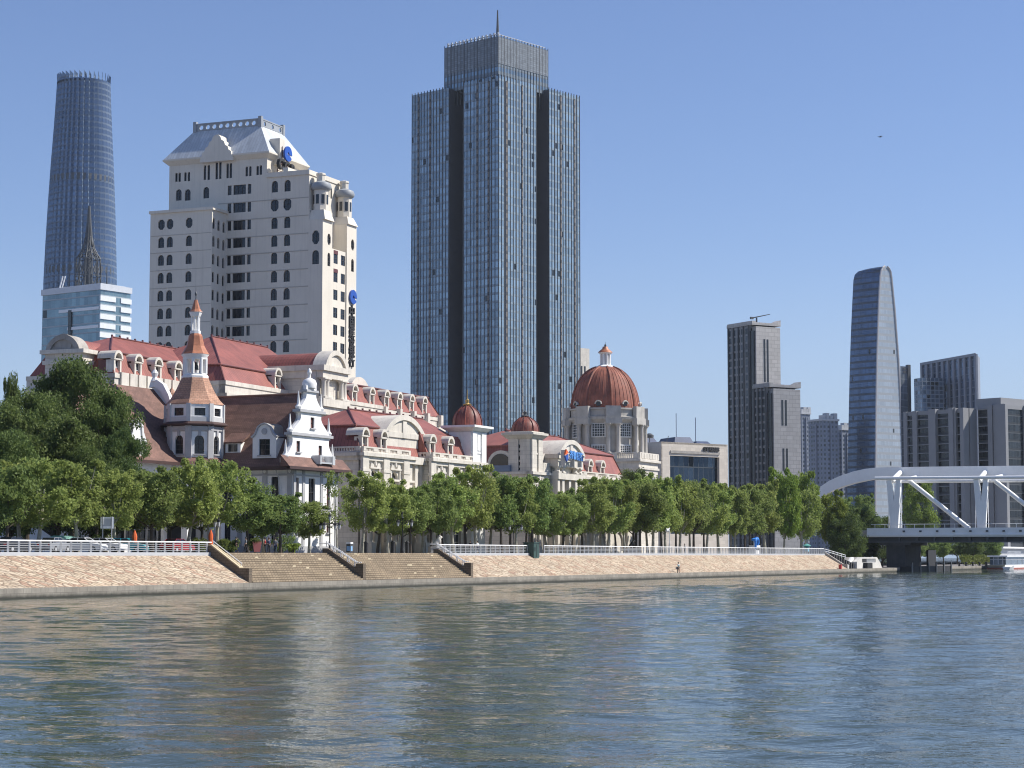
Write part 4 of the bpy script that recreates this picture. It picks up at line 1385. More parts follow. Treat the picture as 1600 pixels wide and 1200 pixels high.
def ridges(parent, r0, z0, r1, z1, r2, z2, ends=(1, 1)):
    """dark hip and ridge cappings"""
    mb = MB()
    c = lambda r, z, i, j: (r[i], r[2 + j], z + .1)
    for i in (0, 1):
        if not ends[i]: continue
        mb.tube(c(r0, z0, i, 0), c(r1, z1, i, 0), .14, n=5); mb.tube(c(r1, z1 + .2, i, 0), c(r2, z2, i, 0), .14, n=5)
    mb.tube(c(r2, z2, 0, 0), c(r2, z2, 1, 0), .13, n=5)
    mb.tube((r1[0], r1[2] - .2, z1 + .12), (r1[1], r1[2] - .2, z1 + .12), .11, n=5)
    n = int(abs(r2[1] - r2[0]) / 2.2)
    for k in range(n + 1):
        x = r2[0] + (r2[1] - r2[0]) * k / max(1, n)
        mb.box(x - .12, x + .12, r2[2] - .12, r2[2] + .12, z2, z2 + .45)
    mb.build('ridge_capping', M['red_dark'], parent)


def dormer(parent, x, y, z, w=1.9, h=2.3, d=2.6, roof=None):
    """round hooded stone dormer looking towards -y, its sill at z"""
    r = w / 2
    s = MB()
    s.box(x - r * .98, x - r * .62, y, y + d * .5, z, z + h); s.box(x + r * .62, x + r * .98, y, y + d * .5, z, z + h)
    s.box(x - r * 1.15, x + r * 1.15, y - .12, y + .5, z + h, z + h + .22)
    s.box(x - r, x + r, y - .05, y + .4, z - .12, z + .06)
    N = 11
    ro, ri = r * 1.18, r * .78
    out = [(x + ro * cos(pi * k / (N - 1)), z + h + .22 + ro * sin(pi * k / (N - 1))) for k in range(N)] + [(x - ri * cos(pi * k / (N - 1)), z + h + .22 + ri * sin(pi * k / (N - 1))) for k in range(N)]
    s.prism(out, 'y', y - .2, y + d * .55, 0)
    fullo = [(x + ro * cos(pi * k / (N - 1)), z + h + .22 + ro * sin(pi * k / (N - 1))) for k in range(N)]
    s.prism(fullo, 'y', y + d * .55, y + d)
    o = s.build('dormer', M['stone_plain'], parent)
    g = MB()
    g.box(x - r * .62, x + r * .62, y + .45, y + .5, z, z + h)
    g.prism([(x + ri * cos(pi * k / 8), z + h + .22 + ri * sin(pi * k / 8)) for k in range(9)], 'y', y + .6, y + .66)
    for q in (-.62, 0, .62): g.box(x + r * q - .05, x + r * q + .05, y + .38, y + .46, z, z + h, 1)
    for q in (0, .45, .97): g.box(x - r * .62, x + r * .62, y + .39, y + .455, z + h * q, z + h * q + .09, 1)
    g.build('window', WIN_W, o)
    c = MB(); c.box(x - r * .95, x + r * .95, y + .52, y + d, z, z + h); c.build('cheeks', M['red_dark'], o)
    return o


def seg_pediment(mb, x0, x1, y0, y1, zb, rise, thick=.7, m=0):
    """curved pediment: ring with a recessed field, along x, depth y0..y1"""
    c, hw = (x0 + x1) / 2, (x1 - x0) / 2
    Rr = (hw * hw + rise * rise) / (2 * rise)
    cz = zb + rise - Rr
    th = math.asin(min(1, hw / Rr))
    if rise > hw: th = pi - th
    N = 15
    o = [(c + Rr * sin(-th + 2 * th * k / (N - 1)), cz + Rr * cos(-th + 2 * th * k / (N - 1))) for k in range(N)]
    q = (Rr - thick) / Rr
    i_ = [(c + (p[0] - c) * q, max(zb, cz + (p[1] - cz) * q)) for p in o]
    mb.prism(o + i_[::-1], 'y', y0, y1, m)
    mb.prism([(i_[0][0], zb)] + i_ + [(i_[-1][0], zb)], 'y', y0 + .35, y1, m)
    return o


def balustrade(parent, x0, x1, y, z, h=1.15, axis='x', piers=4, th=.35):
    s = MB()
    bx = (lambda a, b, z0, z1, t: s.box(a, b, y - t / 2, y + t / 2, z0, z1)) if axis == 'x' else (lambda a, b, z0, z1, t: s.box(y - t / 2, y + t / 2, a, b, z0, z1))
    bx(x0, x1, z, z + .25, th); bx(x0, x1, z + h - .22, z + h, th + .1)
    for k in range(piers):
        c = x0 + (x1 - x0) * k / (piers - 1)
        w = .75
        a, b = max(x0, c - w), min(x1, c + w)
        bx(a, b, z + .25, z + h - .22, th * 1.25)
        if k < piers - 1:
            nx = x0 + (x1 - x0) * (k + 1) / (piers - 1)
            m_ = max(1, int((nx - c - 2 * w) / .42))
            for j in range(m_):
                q = c + w + (nx - c - 2 * w) * (j + .5) / m_
                bx(q - .1, q + .1, z + .25, z + h - .22, .2)
    return s.build('balustrade', M['stone_plain'], parent)


def column(mb, x, y, z0, z1, r, n=10):
    h = z1 - z0
    mb.box(x - r * 1.4, x + r * 1.4, y - r * 1.4, y + r * 1.4, z0, z0 + r * .7)
    mb.lathe([(r * 1.2, z0 + r * .7), (r, z0 + r * 1.3), (r * .86, z1 - r * 1.5), (r * 1.25, z1 - r * .5)], n, x, y)
    mb.box(x - r * 1.35, x + r * 1.35, y - r * 1.35, y + r * 1.35, z1 - r * .5, z1)


# ------------------------------------------------------------------ long cream palace behind
PP = 21.5
f = Fr.at(174, 300, PP)
t = thing('mansard_palace', 'long cream stone building behind with red metal mansard roofs, round dormers and arched stone gable', 'palace', f)
STN = M['stone_plain']; RR = M['red_roof']
z_e = f.z_at(586, 2, 0); z_b = f.z_at(550, 2, 2); z_r = f.z_at(523, 6, 10)
DEP = f.b_at(42, 0, z_e)
# left wing
aP0 = f.a_at(352, -8, 33)                # pavilion left corner at the front line
wall = MB()
wall.box(0, aP0 + 4, 0, DEP, GZ, z_e - .2)
roof = MB()
i1, i2 = 1.9, 9.0
r1, r2 = mansard(roof, .2, aP0 + 12, .2, DEP - .2, z_e, z_b, z_r, i1, i2, ends=(1, 0))
rt = roof.build('roof', RR, t)
ridges(rt, (.2, 0, .2, 0), z_e, r1, z_b, r2, z_r, ends=(1, 0))
cor = MB()
def course(mb, x0, x1, y0, zt, back=1.0, left=True, yl=None):
    """parapet, cornice and frieze along the -y face (and the -x end)"""
    e = yl if yl is not None else DEP
    for pz0, pz1, p in ((zt - .55, zt + .1, .25), (zt - 1.9, zt - .55, .08), (zt - 2.5, zt - 1.9, .75), (zt - 2.8, zt - 2.5, .45), (zt - 4.4, zt - 2.8, .12)):
        mb.box(x0 - (p if left else 0), x1, y0 - p, y0 + back, pz0, pz1)
        if left: mb.box(x0 - p, x0 + back, y0 - p + .01, e, pz0, pz1)
course(cor, 0, aP0, 0, z_e)
for k in range(7):
    x = (aP0 - 2) * (k + .5) / 7 + 1; cor.box(x - 1.0, x + 1.0, -.5, .1, z_e - 1.6, z_e + .35)
dp = [187, 219, 250, 281, 313, 341]
for px in dp:
    x = f.a_at(px, 0, z_e + 1)
    dormer(t, x, .35, z_e + .25, 2.1, 2.0, 2.8)
# attic windows between pilasters under the cornice
F1 = Face((0, 0, 0), (1, 0, 0), (0, -1, 0))
n = 11
for k in range(n):
    x = 3 + (aP0 - 7) * k / (n - 1)
    F1.add(rect(x - 1.0, x + 1.0, z_e - 8.0, z_e - 5.0), (1, 1))
    F1.add(rect(x - 1.0, x + 1.0, z_e - 14, z_e - 10.2), (1, 2))
wall2 = MB()
finish(t, wall2, Face((0, -.06, 0), (1, 0, 0), (0, -1, 0)), [(0, z_e - .3), (0, z_e - .25), (aP0, z_e - .25), (aP0, z_e - .3)], .1, WIN_W)
F1.p0 = V((0, -.5, 0))
finish(t, wall2, F1, rect(0, aP0, GZ + 4, z_e - 4.3), .45, WIN_W)
# left end: arched gable with oculus, pavilion, hip beyond
yg0, yg1 = f.b_at(128, -1.5, z_e), f.b_at(70, -1.5, z_e)
zg = f.z_at(545, -1.5, yg0)
wall.box(-1.5, 3, yg0, yg1, GZ, zg - .6)
cor.box(-2.1, 3, yg0 - .6, yg1 + .6, zg - .6, zg)
cor.box(-1.8, 3, yg0 - .3, yg1 + .3, zg - 2.2, zg - 1.6)
gb = MB()
zt = f.z_at(523, -1.5, (yg0 + yg1) / 2)
c, hw = (yg0 + yg1) / 2, (yg1 - yg0) / 2 - .3
rise = zt - zg
N = 17
Rr = (hw * hw + rise * rise) / (2 * rise); cz = zg + rise - Rr; th = math.asin(min(1, hw / Rr))
o = [(c + Rr * sin(-th + 2 * th * k / (N - 1)), cz + Rr * cos(-th + 2 * th * k / (N - 1))) for k in range(N)]
q = (Rr - .75) / Rr
i_ = [(c + (p[0] - c) * q, max(zg, cz + (p[1] - cz) * q)) for p in o]
gb.prism(o + i_[::-1], 'x', -1.9, .8); gb.prism([(i_[0][0], zg)] + i_ + [(i_[-1][0], zg)], 'x', -1.5, .7)
gb.prism([(c + (1.5 - .0) * cos(2 * pi * k / 16), zg + rise * .42 + 1.5 * sin(2 * pi * k / 16)) for k in range(16)] , 'x', -1.62, -1.5)
gb.build('arched_gable', M['stone_grey'], t)
vault = MB(); vault.prism([(p[0], p[1] - .45) for p in o], 'x', .8, 9.0); vault.build('vault_roof', RR, t)
# projecting pavilion with a taller hip
PB_ = -8.0
aP1 = f.a_at(470, PB_, 33)
z_pe = f.z_at(606, aP0 + 14, PB_); z_pb = f.z_at(580, aP0 + 14, PB_ + 1.5)
peak_b = 6.0
z_pr = f.z_at(546, f.a_at(400, peak_b, 38), peak_b)
wall.box(aP0, aP1 + 3, PB_, DEP - 2, GZ, z_pe - .2)
roof = MB()
rp1, rp2 = mansard(roof, aP0 + .2, aP1 + 8, PB_ + .2, DEP - 2, z_pe, z_pb, z_pr, 2.0, peak_b - PB_ - 2.0, ends=(1, 0))
ra = f.a_at(400, rp2[2], z_pr)
ro = roof.build('roof', RR, t)
ridges(ro, (aP0 + .2, 0, PB_ + .2, 0), z_pe, rp1, z_pb, rp2, z_pr, ends=(1, 0))
course(cor, aP0, aP1, PB_, z_pe, yl=4)
for px in (437, 463):
    dormer(t, f.a_at(px, PB_, z_pe + 1), PB_ + .35, z_pe + .2, 2.1, 2.0, 2.8)
# central frontispiece with columns, arched gable and vaulted roof
FB = -14.5
fa0, fa1 = f.a_at(504, FB, 32), f.a_at(541, FB, 32)
z_fc = f.z_at(570, fa0, FB); z_fb = f.z_at(622, fa0, FB); zt = f.z_at(548, (fa0 + fa1) / 2, FB)
wall.box(fa0, fa1, FB + .8, 8, GZ, z_fc - .3)
fr = MB()
fr.box(fa0 - .7, fa1 + .7, FB - .6, 8, z_fc - .9, z_fc)
fr.box(fa0 - .3, fa1 + .3, FB - .2, 8, z_fc - 2.1, z_fc - .9)
fr.box(fa0 - .6, fa1 + .6, FB - .5, 8, z_fb - 1.3, z_fb)
fr.box(fa0 - .2, fa1 + .2, FB - .1, 8, z_fb - 2.6, z_fb - 1.3)
seg_pediment(fr, fa0 + .2, fa1 - .2, FB - .5, FB + 2.0, z_fc, zt - z_fc, .8)
for k in (.07, .2, .8, .93):
    column(fr, fa0 + (fa1 - fa0) * k, FB + .1, z_fb, z_fc - 2.1, .45)
fr.prism([(fa0 - .1, z_fb), (fa0 - 2.6, z_fb), (fa0 - 2.0, z_fb + 1.8), (fa0 - .7, z_fb + 3.0), (fa0 - .1, z_fb + 5.5)], 'y', FB + 1.0, FB + 1.8)
fr.prism([(fa1 + .1, z_fb), (fa1 + 2.6, z_fb), (fa1 + 2.0, z_fb + 1.8), (fa1 + .7, z_fb + 3.0), (fa1 + .1, z_fb + 5.5)], 'y', FB + 1.0, FB + 1.8)
fr.build('frontispiece', STN, t)
cx = (fa0 + fa1) / 2
FF = Face((fa0, FB + .75, 0), (1, 0, 0), (0, -1, 0))
FF.add(arch((fa1 - fa0) / 2, 2.6, z_fb + .3, z_fc - 2.6), (1, 4))
wl = MB(); finish(t, wl, FF, rect(0, fa1 - fa0, z_fb, z_fc - .5), .5, WIN_W)
N = 13
hw = (fa1 - fa0) / 2 - .3; rise = zt - z_fc - .3
Rr = (hw * hw + rise * rise) / (2 * rise); cz = z_fc + rise - Rr; th = math.asin(min(1, hw / Rr))
vault = MB(); vault.prism([(cx + Rr * sin(-th + 2 * th * k / (N - 1)), cz + Rr * cos(-th + 2 * th * k / (N - 1))) for k in range(N)], 'y', FB + 2, 5)
vault.build('vault_roof', RR, t)
# right wing in two lengths
RBk = -8.0
ra0, ra1, ra2 = fa1, f.a_at(591, RBk, 32), f.a_at(691, RBk + 0, 30)
z_re = f.z_at(632, f.a_at(560, RBk, 32), RBk); z_rb = f.z_at(600, f.a_at(560, RBk, 32), RBk + 1.5)
z_rr = f.z_at(588, fa1 + 2, RBk + 9)
wall.box(ra0, ra2, RBk, DEP - 4, GZ, z_re - .2)
roof = MB()
q1, q2 = mansard(roof, ra0 - 6, ra2 - .6, RBk + .2, DEP - 4, z_re, z_rb, z_rr, 1.9, 7.5, ends=(0, 1))
ro = roof.build('roof', RR, t)
ridges(ro, (0, ra2 - .6, RBk + .2, 0), z_re, q1, z_rb, q2, z_rr, ends=(0, 1))
course(cor, ra0, ra1, RBk - .8, z_re + .2, left=False); course(cor, ra1, ra2, RBk, z_re - .25, left=False)
for k in range(9):
    x = ra0 + 3 + (ra2 - ra0 - 5) * k / 8; cor.box(x - .5, x + .5, RBk - .9, RBk + .1, z_re - 1.9, z_re + .3)
for px in (557, 584, 607, 627, 646, 666):
    dormer(t, f.a_at(px, RBk, z_re + 1), RBk + .35, z_re + .2, 2.1, 2.0, 2.8)
# far-end arched roof edge
hw = 4.5; ac = ra2 - 8
far_v = MB(); far_v.prism([(ac + hw * cos(pi * k / 12), z_rb + .5 + 3.6 * sin(pi * k / 12)) for k in range(13)], 'y', RBk + 14, RBk + 15.2); far_v.build('arched_gable', STN, t)
FR_ = Face((ra0, RBk - .35, 0), (1, 0, 0), (0, -1, 0))
for k in range(10):
    x = 2.5 + (ra2 - ra0 - 5) * k / 9
    FR_.add(rect(x - .9, x + .9, z_re - 8.4, z_re - 5.2), (1, 1))
finish(t, wl, FR_, rect(0, ra2 - ra0, z_re - 16, z_re - 4.4), .3, WIN_W)
wl.build('facing', M['stone'], t); wall2.build('facing', M['stone'], t)
wall.build('wall', M['stone'], t)
cor.build('cornice', STN, t)


# ------------------------------------------------------------------ the two riverside mansard buildings
def riverside(name, label, fr, aA, aT, parts):
    pass


def small_dome(parent, x, y, z, r, zt, sides=16, fin='gold', name='dome'):
    d = MB()
    h = zt - z
    d.lathe([(r * 1.0, z), (r * 1.0, z + h * .12), (r * .97, z + h * .3), (r * .88, z + h * .5), (r * .72, z + h * .68), (r * .5, z + h * .83), (r * .26, z + h * .94), (r * .1, z + h)], sides, x, y, sm=True)
    for k in range(8):
        a_ = 2 * pi * k / 8 + .3
        prof = [(1.02, .0), (1.0, .3), (.9, .5), (.74, .68), (.52, .83), (.28, .94)]
        for (p, q), (p2, q2) in zip(prof[:-1], prof[1:]):
            d.tube((x + r * p * cos(a_), y + r * p * sin(a_), z + h * q), (x + r * p2 * cos(a_), y + r * p2 * sin(a_), z + h * q2), .09, n=4, cap=False)
    o = d.build(name, M['dome_red'], parent)
    fm = MB()
    fm.lathe([(.62, zt - .25), (.75, zt), (.3, zt + .25), (.34, zt + .7), (.1, zt + .95), (.05, zt + 2.4)], 8, x, y)
    fm.build('finial', M[fin], o)
    return o


def facade_bays(t, wl, cor, x0, y, zg, zc, n, w, zt=None):
    """pilasters, tall windows with stone hoods and entrance columns on a -y facade"""
    F_ = Face((x0, y, 0), (1, 0, 0), (0, -1, 0))
    H = zc - zg
    for k in range(n):
        c = w * (k + .5)
        F_.add(arch(c, w * .36, zg + H * .60, zg + H * .86), (1, 3), .06)
        F_.add(rect(c - w * .2, c + w * .2, zg + H * .36, zg + H * .52), (1, 1), .06)
        F_.add(arch(c, w * .42, zg + .5, zg + H * .30), (1, 2), .06)
        xx = x0 + c
        cor.box(xx - w * .26, xx + w * .26, y - .35, y, zg + H * .875, zg + H * .89)
        cor.lathe([(.05, zg + H * .89), (.3, zg + H * .91), (.22, zg + H * .95), (.05, zg + H * .97)], 6, xx, y - .15)
        for s_ in (-1, 1):
            cor.prism([(xx + s_ * w * .24, zg + H * .89), (xx + s_ * w * .06, zg + H * .89), (xx + s_ * w * .1, zg + H * .925), (xx + s_ * w * .2, zg + H * .935)], 'y', y - .28, y)
            cor.box(xx + s_ * w * .22 - .12, xx + s_ * w * .22 + .12, y - .22, y, zg + H * .57, zg + H * .87)
        cor.box(xx - w * .3, xx + w * .3, y - .4, y, zg + H * .575, zg + H * .59)
        cor.box(xx - w * .3, xx + w * .3, y - .3, y, zg + H * .33, zg + H * .345)
    for k in range(n + 1):
        c = x0 + w * k
        cor.box(c - w * .14, c + w * .14, y - .45, y, zg, zc - .02)
        cor.box(c - w * .17, c + w * .17, y - .55, y, zg + H * .84, zg + H * .87)
        cor.box(c - w * .17, c + w * .17, y - .6, y, zg, zg + 1.2)
        cor.box(c - w * .16, c + w * .16, y - .52, y, zg + H * .325, zg + H * .35)
    finish(t, wl, F_, rect(-.3, n * w + .3, zg, zc), .5, WIN_W)


# ---- first one: hipped red mansard, big curved pediment, domed tower at its far end
f = BK.sub(*(lambda b: (BK.a_at(565, b), b))(24.0))
f = Fr(f.o[0], f.o[1], PHI)
t = thing('mansard_building', 'cream riverside building with hipped red mansard, curved pediment and a white tower under a dome', 'mansard building', f)
z_bt = f.z_at(697); z_c = f.z_at(712)
z_l = f.z_at(665, 2, 1.5); z_p = f.z_at(637, 5, 8)
b_l = f.b_at(500, 0, z_c) + 8
a1 = f.a_at(632, 0, z_bt); a2, a3 = f.a_at(618, -2.4, z_bt), f.a_at(666, -2.4, z_bt)
a4 = f.a_at(674, -1.2, z_bt); a5 = f.a_at(728, -1.2, z_bt); aE = f.a_at(757, -1.2, z_bt)
wall, wl, cor = MB(), MB(), MB()
wall.box(0, aE, .6, b_l, GZ, z_c)
wall.box(a4, aE, -.7, .6, GZ, z_c)
facade_bays(t, wl, cor, .4, 0, GZ, z_c, 2, (a1 - .4) / 2)
facade_bays(t, wl, cor, a4, -1.2, GZ, z_c, 2, (a5 - a4) / 2)
for (x0, x1, y, left) in ((0, a1 + 3, 0, True), (a4, aE, -1.2, True)):
    cor.box(x0 - .7, x1, y - .7, y + .6, z_c, z_c + .5); cor.box(x0 - .35, x1, y - .35, y + .6, z_c - .6, z_c)
    cor.box(x0 - .7, x0 + .5, y, b_l if x0 == 0 else 1.5, z_c, z_c + .5); cor.box(x0 - .35, x0 + .5, y, b_l if x0 == 0 else 1.5, z_c - .6, z_c)
    cor.box(x0 - .25, x1, y - .2, y + .6, z_c - 3.4, z_c - 3.1)
cor.box(-.1, 0, 0, b_l, GZ + 6, GZ + 6.4)
cor.box(-.06, .05, b_l * .32, b_l * .42, z_c - 3.0, z_c - 1.0)
balustrade(t, -.1, a1 + 1.5, -.1, z_c + .5, z_bt - z_c - .5, 'x', 5)
balustrade(t, .2, b_l, -.1, z_c + .5, z_bt - z_c - .5, 'y', 4)
balustrade(t, a4, a5 + 3, -1.3, z_c + .5, z_bt - z_c - .5, 'x', 6)
balustrade(t, -1.1, 1.2, a4 - .05, z_c + .5, z_bt - z_c - .5, 'y', 2)
roof = MB()
xr = aE - 5
r1, r2 = mansard(roof, .5, xr, .7, b_l - .5, z_c + .6, z_l, z_p, 1.7, 7.0, ends=(1, 0))
roof.frustum((a4 + .3, xr, -.6, 3), z_c + .6, (a4 + .3, xr, 1.0, 3), z_l)
ro = roof.build('roof', RR, t)
ridges(ro, (.5, 0, .7, 0), z_c + .6, r1, z_l, r2, z_p, ends=(1, 0))
for px, y in ((570, .4), (599, .4), (675, -.8), (703, -.8)):
    dormer(t, f.a_at(px + 4, y, z_l - 1), y + .35, z_bt - .5, 2.0, 2.0, 2.6)
# side dormer on the left slope
sd = MB(); sd.prism([(b_l * .78 + 1.15 * cos(pi * k / 10), z_bt + 1.3 + 1.15 * sin(pi * k / 10)) for k in range(11)], 'x', .2, 2.6)
sd.box(.45, 2.6, b_l * .78 - .95, b_l * .78 + .95, z_bt - .6, z_bt + 1.3); sd.build('dormer', M['stone_grey'], t)
# frontispiece
yf = 1.2
p0, p1 = f.a_at(601, yf, z_bt + 3), f.a_at(661, yf, z_bt + 3)
z_fc = f.z_at(673, p0, yf); zt = f.z_at(648.5, (p0 + p1) / 2, yf)
fm = MB()
fm.box(p0 - .3, p1 + .3, yf - .1, yf + 5, z_fc - .8, z_fc)
fm.box(p0 + 1.0, p1 - 1.0, yf + 1.6, yf + 5, z_bt - 1.0, z_fc - .8)
fm.box(p0, p1, yf + .1, yf + 5, z_fc - 2.4, z_fc - .8)
seg_pediment(fm, p0 - .2, p1 + .2, yf - .3, yf + 5.2, z_fc, zt - z_fc, .8)
fm.box((p0 + p1) / 2 - .6, (p0 + p1) / 2 + .6, yf - .15, yf + .3, z_fc - .8, zt - 1.0)
for q in (.06, .2, .8, .94): column(fm, p0 + (p1 - p0) * q, yf + .7, z_c + .5, z_fc - 2.4, .48)
fm.box(a1, a4, -.4, .8, z_c - .6, z_c + .5)
for q in (.1, .35, .65, .9): fm.box(a1 + (a4 - a1) * q - .5, a1 + (a4 - a1) * q + .5, .1, .8, GZ, z_c - .6)
fm.build('frontispiece', STN, t)
FF = Face((p0 + 1.0, yf + 1.6, 0), (1, 0, 0), (0, -1, 0)); ww = p1 - p0 - 2
FF.add(rect(ww * .5 - 1.1, ww * .5 + 1.1, z_bt - .5, z_fc - 1.2), (1, 4)); FF.add(rect(ww * .18, ww * .3, z_bt - .5, z_fc - 2.6), (0, 3)); FF.add(rect(ww * .7, ww * .82, z_bt - .5, z_fc - 2.6), (0, 3))
FF.p0 = V((p0 + 1.0, yf + 1.1, 0))
finish(t, wl, FF, rect(0, ww, z_bt - 1.0, z_fc - 2.3), .4, WIN_W)
vb = MB(); hw = (p1 - p0) / 2 - .5; rise = zt - z_fc - .4; cx = (p0 + p1) / 2
Rr = (hw * hw + rise * rise) / (2 * rise); cz = z_fc + rise - Rr; th = math.asin(min(1, hw / Rr))
vb.prism([(cx + Rr * sin(-th + 2 * th * k / 12), cz + Rr * cos(-th + 2 * th * k / 12)) for k in range(13)], 'y', yf + 5, 13)
vb.build('vault_roof', RR, t)
# porch columns at the ground
pc = MB()
for px in (578, 586, 608, 616, 655, 663, 690, 697):
    x = f.a_at(px, -1.6, 6); pc.box(x - .6, x + .6, -2.2, -1.0, GZ, GZ + 1.3); column(pc, x, -1.6, GZ + 1.3, GZ + 8.0, .42)
pc.box(f.a_at(574, -1.6, 6), f.a_at(700, -1.6, 6), -2.3, .1, GZ + 8.0, GZ + 8.9)
pc.build('porch_columns', STN, t)
# domed tower
tx0, tx1 = f.a_at(736, -1.2, 22), f.a_at(757, -1.2, 22)
yb = f.b_at(702, tx0, 24)
zt0, zt1 = f.z_at(664, tx0), f.z_at(668, tx0)
tw = MB()
tw.box(tx0, tx1, -1.3, yb, GZ, zt1 - .6)
tw.frustum((tx0 - .2, tx1 + .2, -1.5, yb + .2), zt1 - .6, (tx0 - 1.0, tx1 + 1.0, -2.3, yb + 1.0), zt1)
tw.box(tx0 - 1.05, tx1 + 1.05, -2.35, yb + 1.05, zt1, zt1 + .35)
tw.box(tx0 - .12, tx1 + .12, -1.42, yb + .12, zt1 - 4.1, zt1 - 3.9); tw.box(tx0 - .12, tx1 + .12, -1.42, yb + .12, z_c - .2, z_c + .4)
for x in (tx0, tx1 - 1.6): tw.box(x, x + 1.6, -1.55, -1.2, z_c + .4, zt1 - .7)
for y in (-1.3, yb - 1.8): tw.box(tx0 - .2, tx0 + .1, y, y + 1.8, z_c + .4, zt1 - .7)
tw.box((tx0 + tx1) / 2 - .5, (tx0 + tx1) / 2 + .5, -1.45, -1.2, zt1 - 3.6, zt1 - 1.0)
td = tw.build('tower', M['stucco'], t)
cxx, cyy = (tx0 + tx1) / 2, (yb - 1.3) / 2
small_dome(td, cxx, cyy, zt1 + .3, 2.35, f.z_at(632, cxx, cyy))
wl.build('facing', M['stone'], t); wall.build('wall', M['stone'], t); cor.build('cornice', STN, t)

# ---- second one: domed corner tower in front, blue rooftop sign
f = BK.sub(*(lambda b: (BK.a_at(830, b), b))(27.0))
t = thing('mansard_building', 'cream riverside building with a domed corner tower, red mansard and a blue rooftop sign', 'mansard building', f)
z_bt = f.z_at(731); z_c = f.z_at(741)
b_l = f.b_at(752, 0, z_c) + 10
tx1 = f.a_at(846, 0, 30); yb = f.b_at(795, 0, 30)
zt1 = f.z_at(679); ztb = f.z_at(736)
aE = f.a_at(968, 2, z_c)
a2, a3 = f.a_at(884, -2, z_c), f.a_at(912, -2, z_c)
z_l = f.z_at(704, 20, 2.0); z_p = f.z_at(676, f.a_at(800, 12, 30), 12)
wall, wl, cor = MB(), MB(), MB()
wall.box(0.02, aE, .6, b_l, GZ, z_c)
facade_bays(t, wl, cor, .4, 0, GZ, z_c, 4, (a2 - .4) / 4)
facade_bays(t, wl, cor, a3 + .5, .3, GZ, z_c, 3, (aE - a3 - .5) / 3)
cor.box(-.7, a2, -.7, .7, z_c, z_c + .5); cor.box(-.7, .6, 0, b_l, z_c, z_c + .5); cor.box(a3, aE + .5, -.3, 1, z_c, z_c + .5)
cor.box(-.35, a2, -.35, .7, z_c - .6, z_c); cor.box(-.35, .6, 0, b_l, z_c - .6, z_c)
balustrade(t, tx1 + .1, a2 + .5, -.1, z_c + .5, z_bt - z_c + .6, 'x', 5)
balustrade(t, a3 + .2, aE, .2, z_c + .5, z_bt - z_c - .2, 'x', 6)
roof = MB()
r1, r2 = mansard(roof, .6, aE - .4, .8, b_l, z_c + .6, z_l, z_p, 1.8, 9.0, ends=(1, 1))
ro = roof.build('roof', seamed('orange_red_roof', (0.33, 0.115, 0.085), 0.55, 0.5, 0.25), t)
ridges(ro, (.6, aE - .4, .8, 0), z_c + .6, r1, z_l, r2, z_p)
for px, y in ((851, .4), (870, .4), (923, .5), (942, .5)):
    dormer(t, f.a_at(px + 2, y, z_l), y + .35, z_bt - .6, 2.1, 2.0, 2.8)
# round-headed side window on the left slope
yw = f.b_at(782, 0, z_bt)
ar = MB()
ar.prism([(yw + 2.6 * cos(pi * k / 12), z_bt + .6 + 2.6 * sin(pi * k / 12)) for k in range(13)] + [(yw - 2.6, z_c + .5), (yw + 2.6, z_c + .5)], 'x', .0, 3.2)
ao = ar.build('side_dormer', STN, t)
ag = MB(); ag.prism([(yw + 2.0 * cos(pi * k / 12), z_bt + .6 + 2.0 * sin(pi * k / 12)) for k in range(13)], 'x', -.1, .05); ag.box(-.09, .05, yw - 2.0, yw + 2.0, z_c + 1.6, z_bt + .6)
ag.build('window', M['dark_glass'], ao)
MB().box(-.9, -.05, yw - 2.2, yw + 2.2, z_bt - .6, z_bt + .5).build('blue_awning', plain('blue_grey_awning', (.14, .19, .28), .7, .1), ao)
# pediment
yf = -2.0
p0, p1 = f.a_at(877, yf, z_c) - 1.2, a3
z_fc = f.z_at(709, p0, yf); zt = f.z_at(687.5, (p0 + p1) / 2, yf)
fm = MB()
fm.box(p0 - .3, p1 + .3, yf - .1, 3.5, z_fc - .8, z_fc); fm.box(p0, p1, yf + .1, 3.5, z_fc - 2.2, z_fc - .8)
seg_pediment(fm, p0 - .2, p1 + .2, yf - .3, 4, z_fc, zt - z_fc, .8)
fm.box((p0 + p1) / 2 - .55, (p0 + p1) / 2 + .55, yf - .12, yf + .3, z_fc - .8, zt - .9)
fm.box(p0 + .8, p1 - .8, yf + 1.2, 3, z_c, z_fc - .8)
for q in (.06, .24, .76, .94): column(fm, p0 + (p1 - p0) * q, yf + .6, z_c + .5, z_fc - 2.2, .45)
fm.box(p0, p1, yf, .8, z_c - .6, z_c + .5)
for q in (.06, .24, .5, .76, .94): fm.box(p0 + (p1 - p0) * q - .5, p0 + (p1 - p0) * q + .5, yf + .25, .8, GZ, z_c - .6)
fm.build('frontispiece', STN, t)
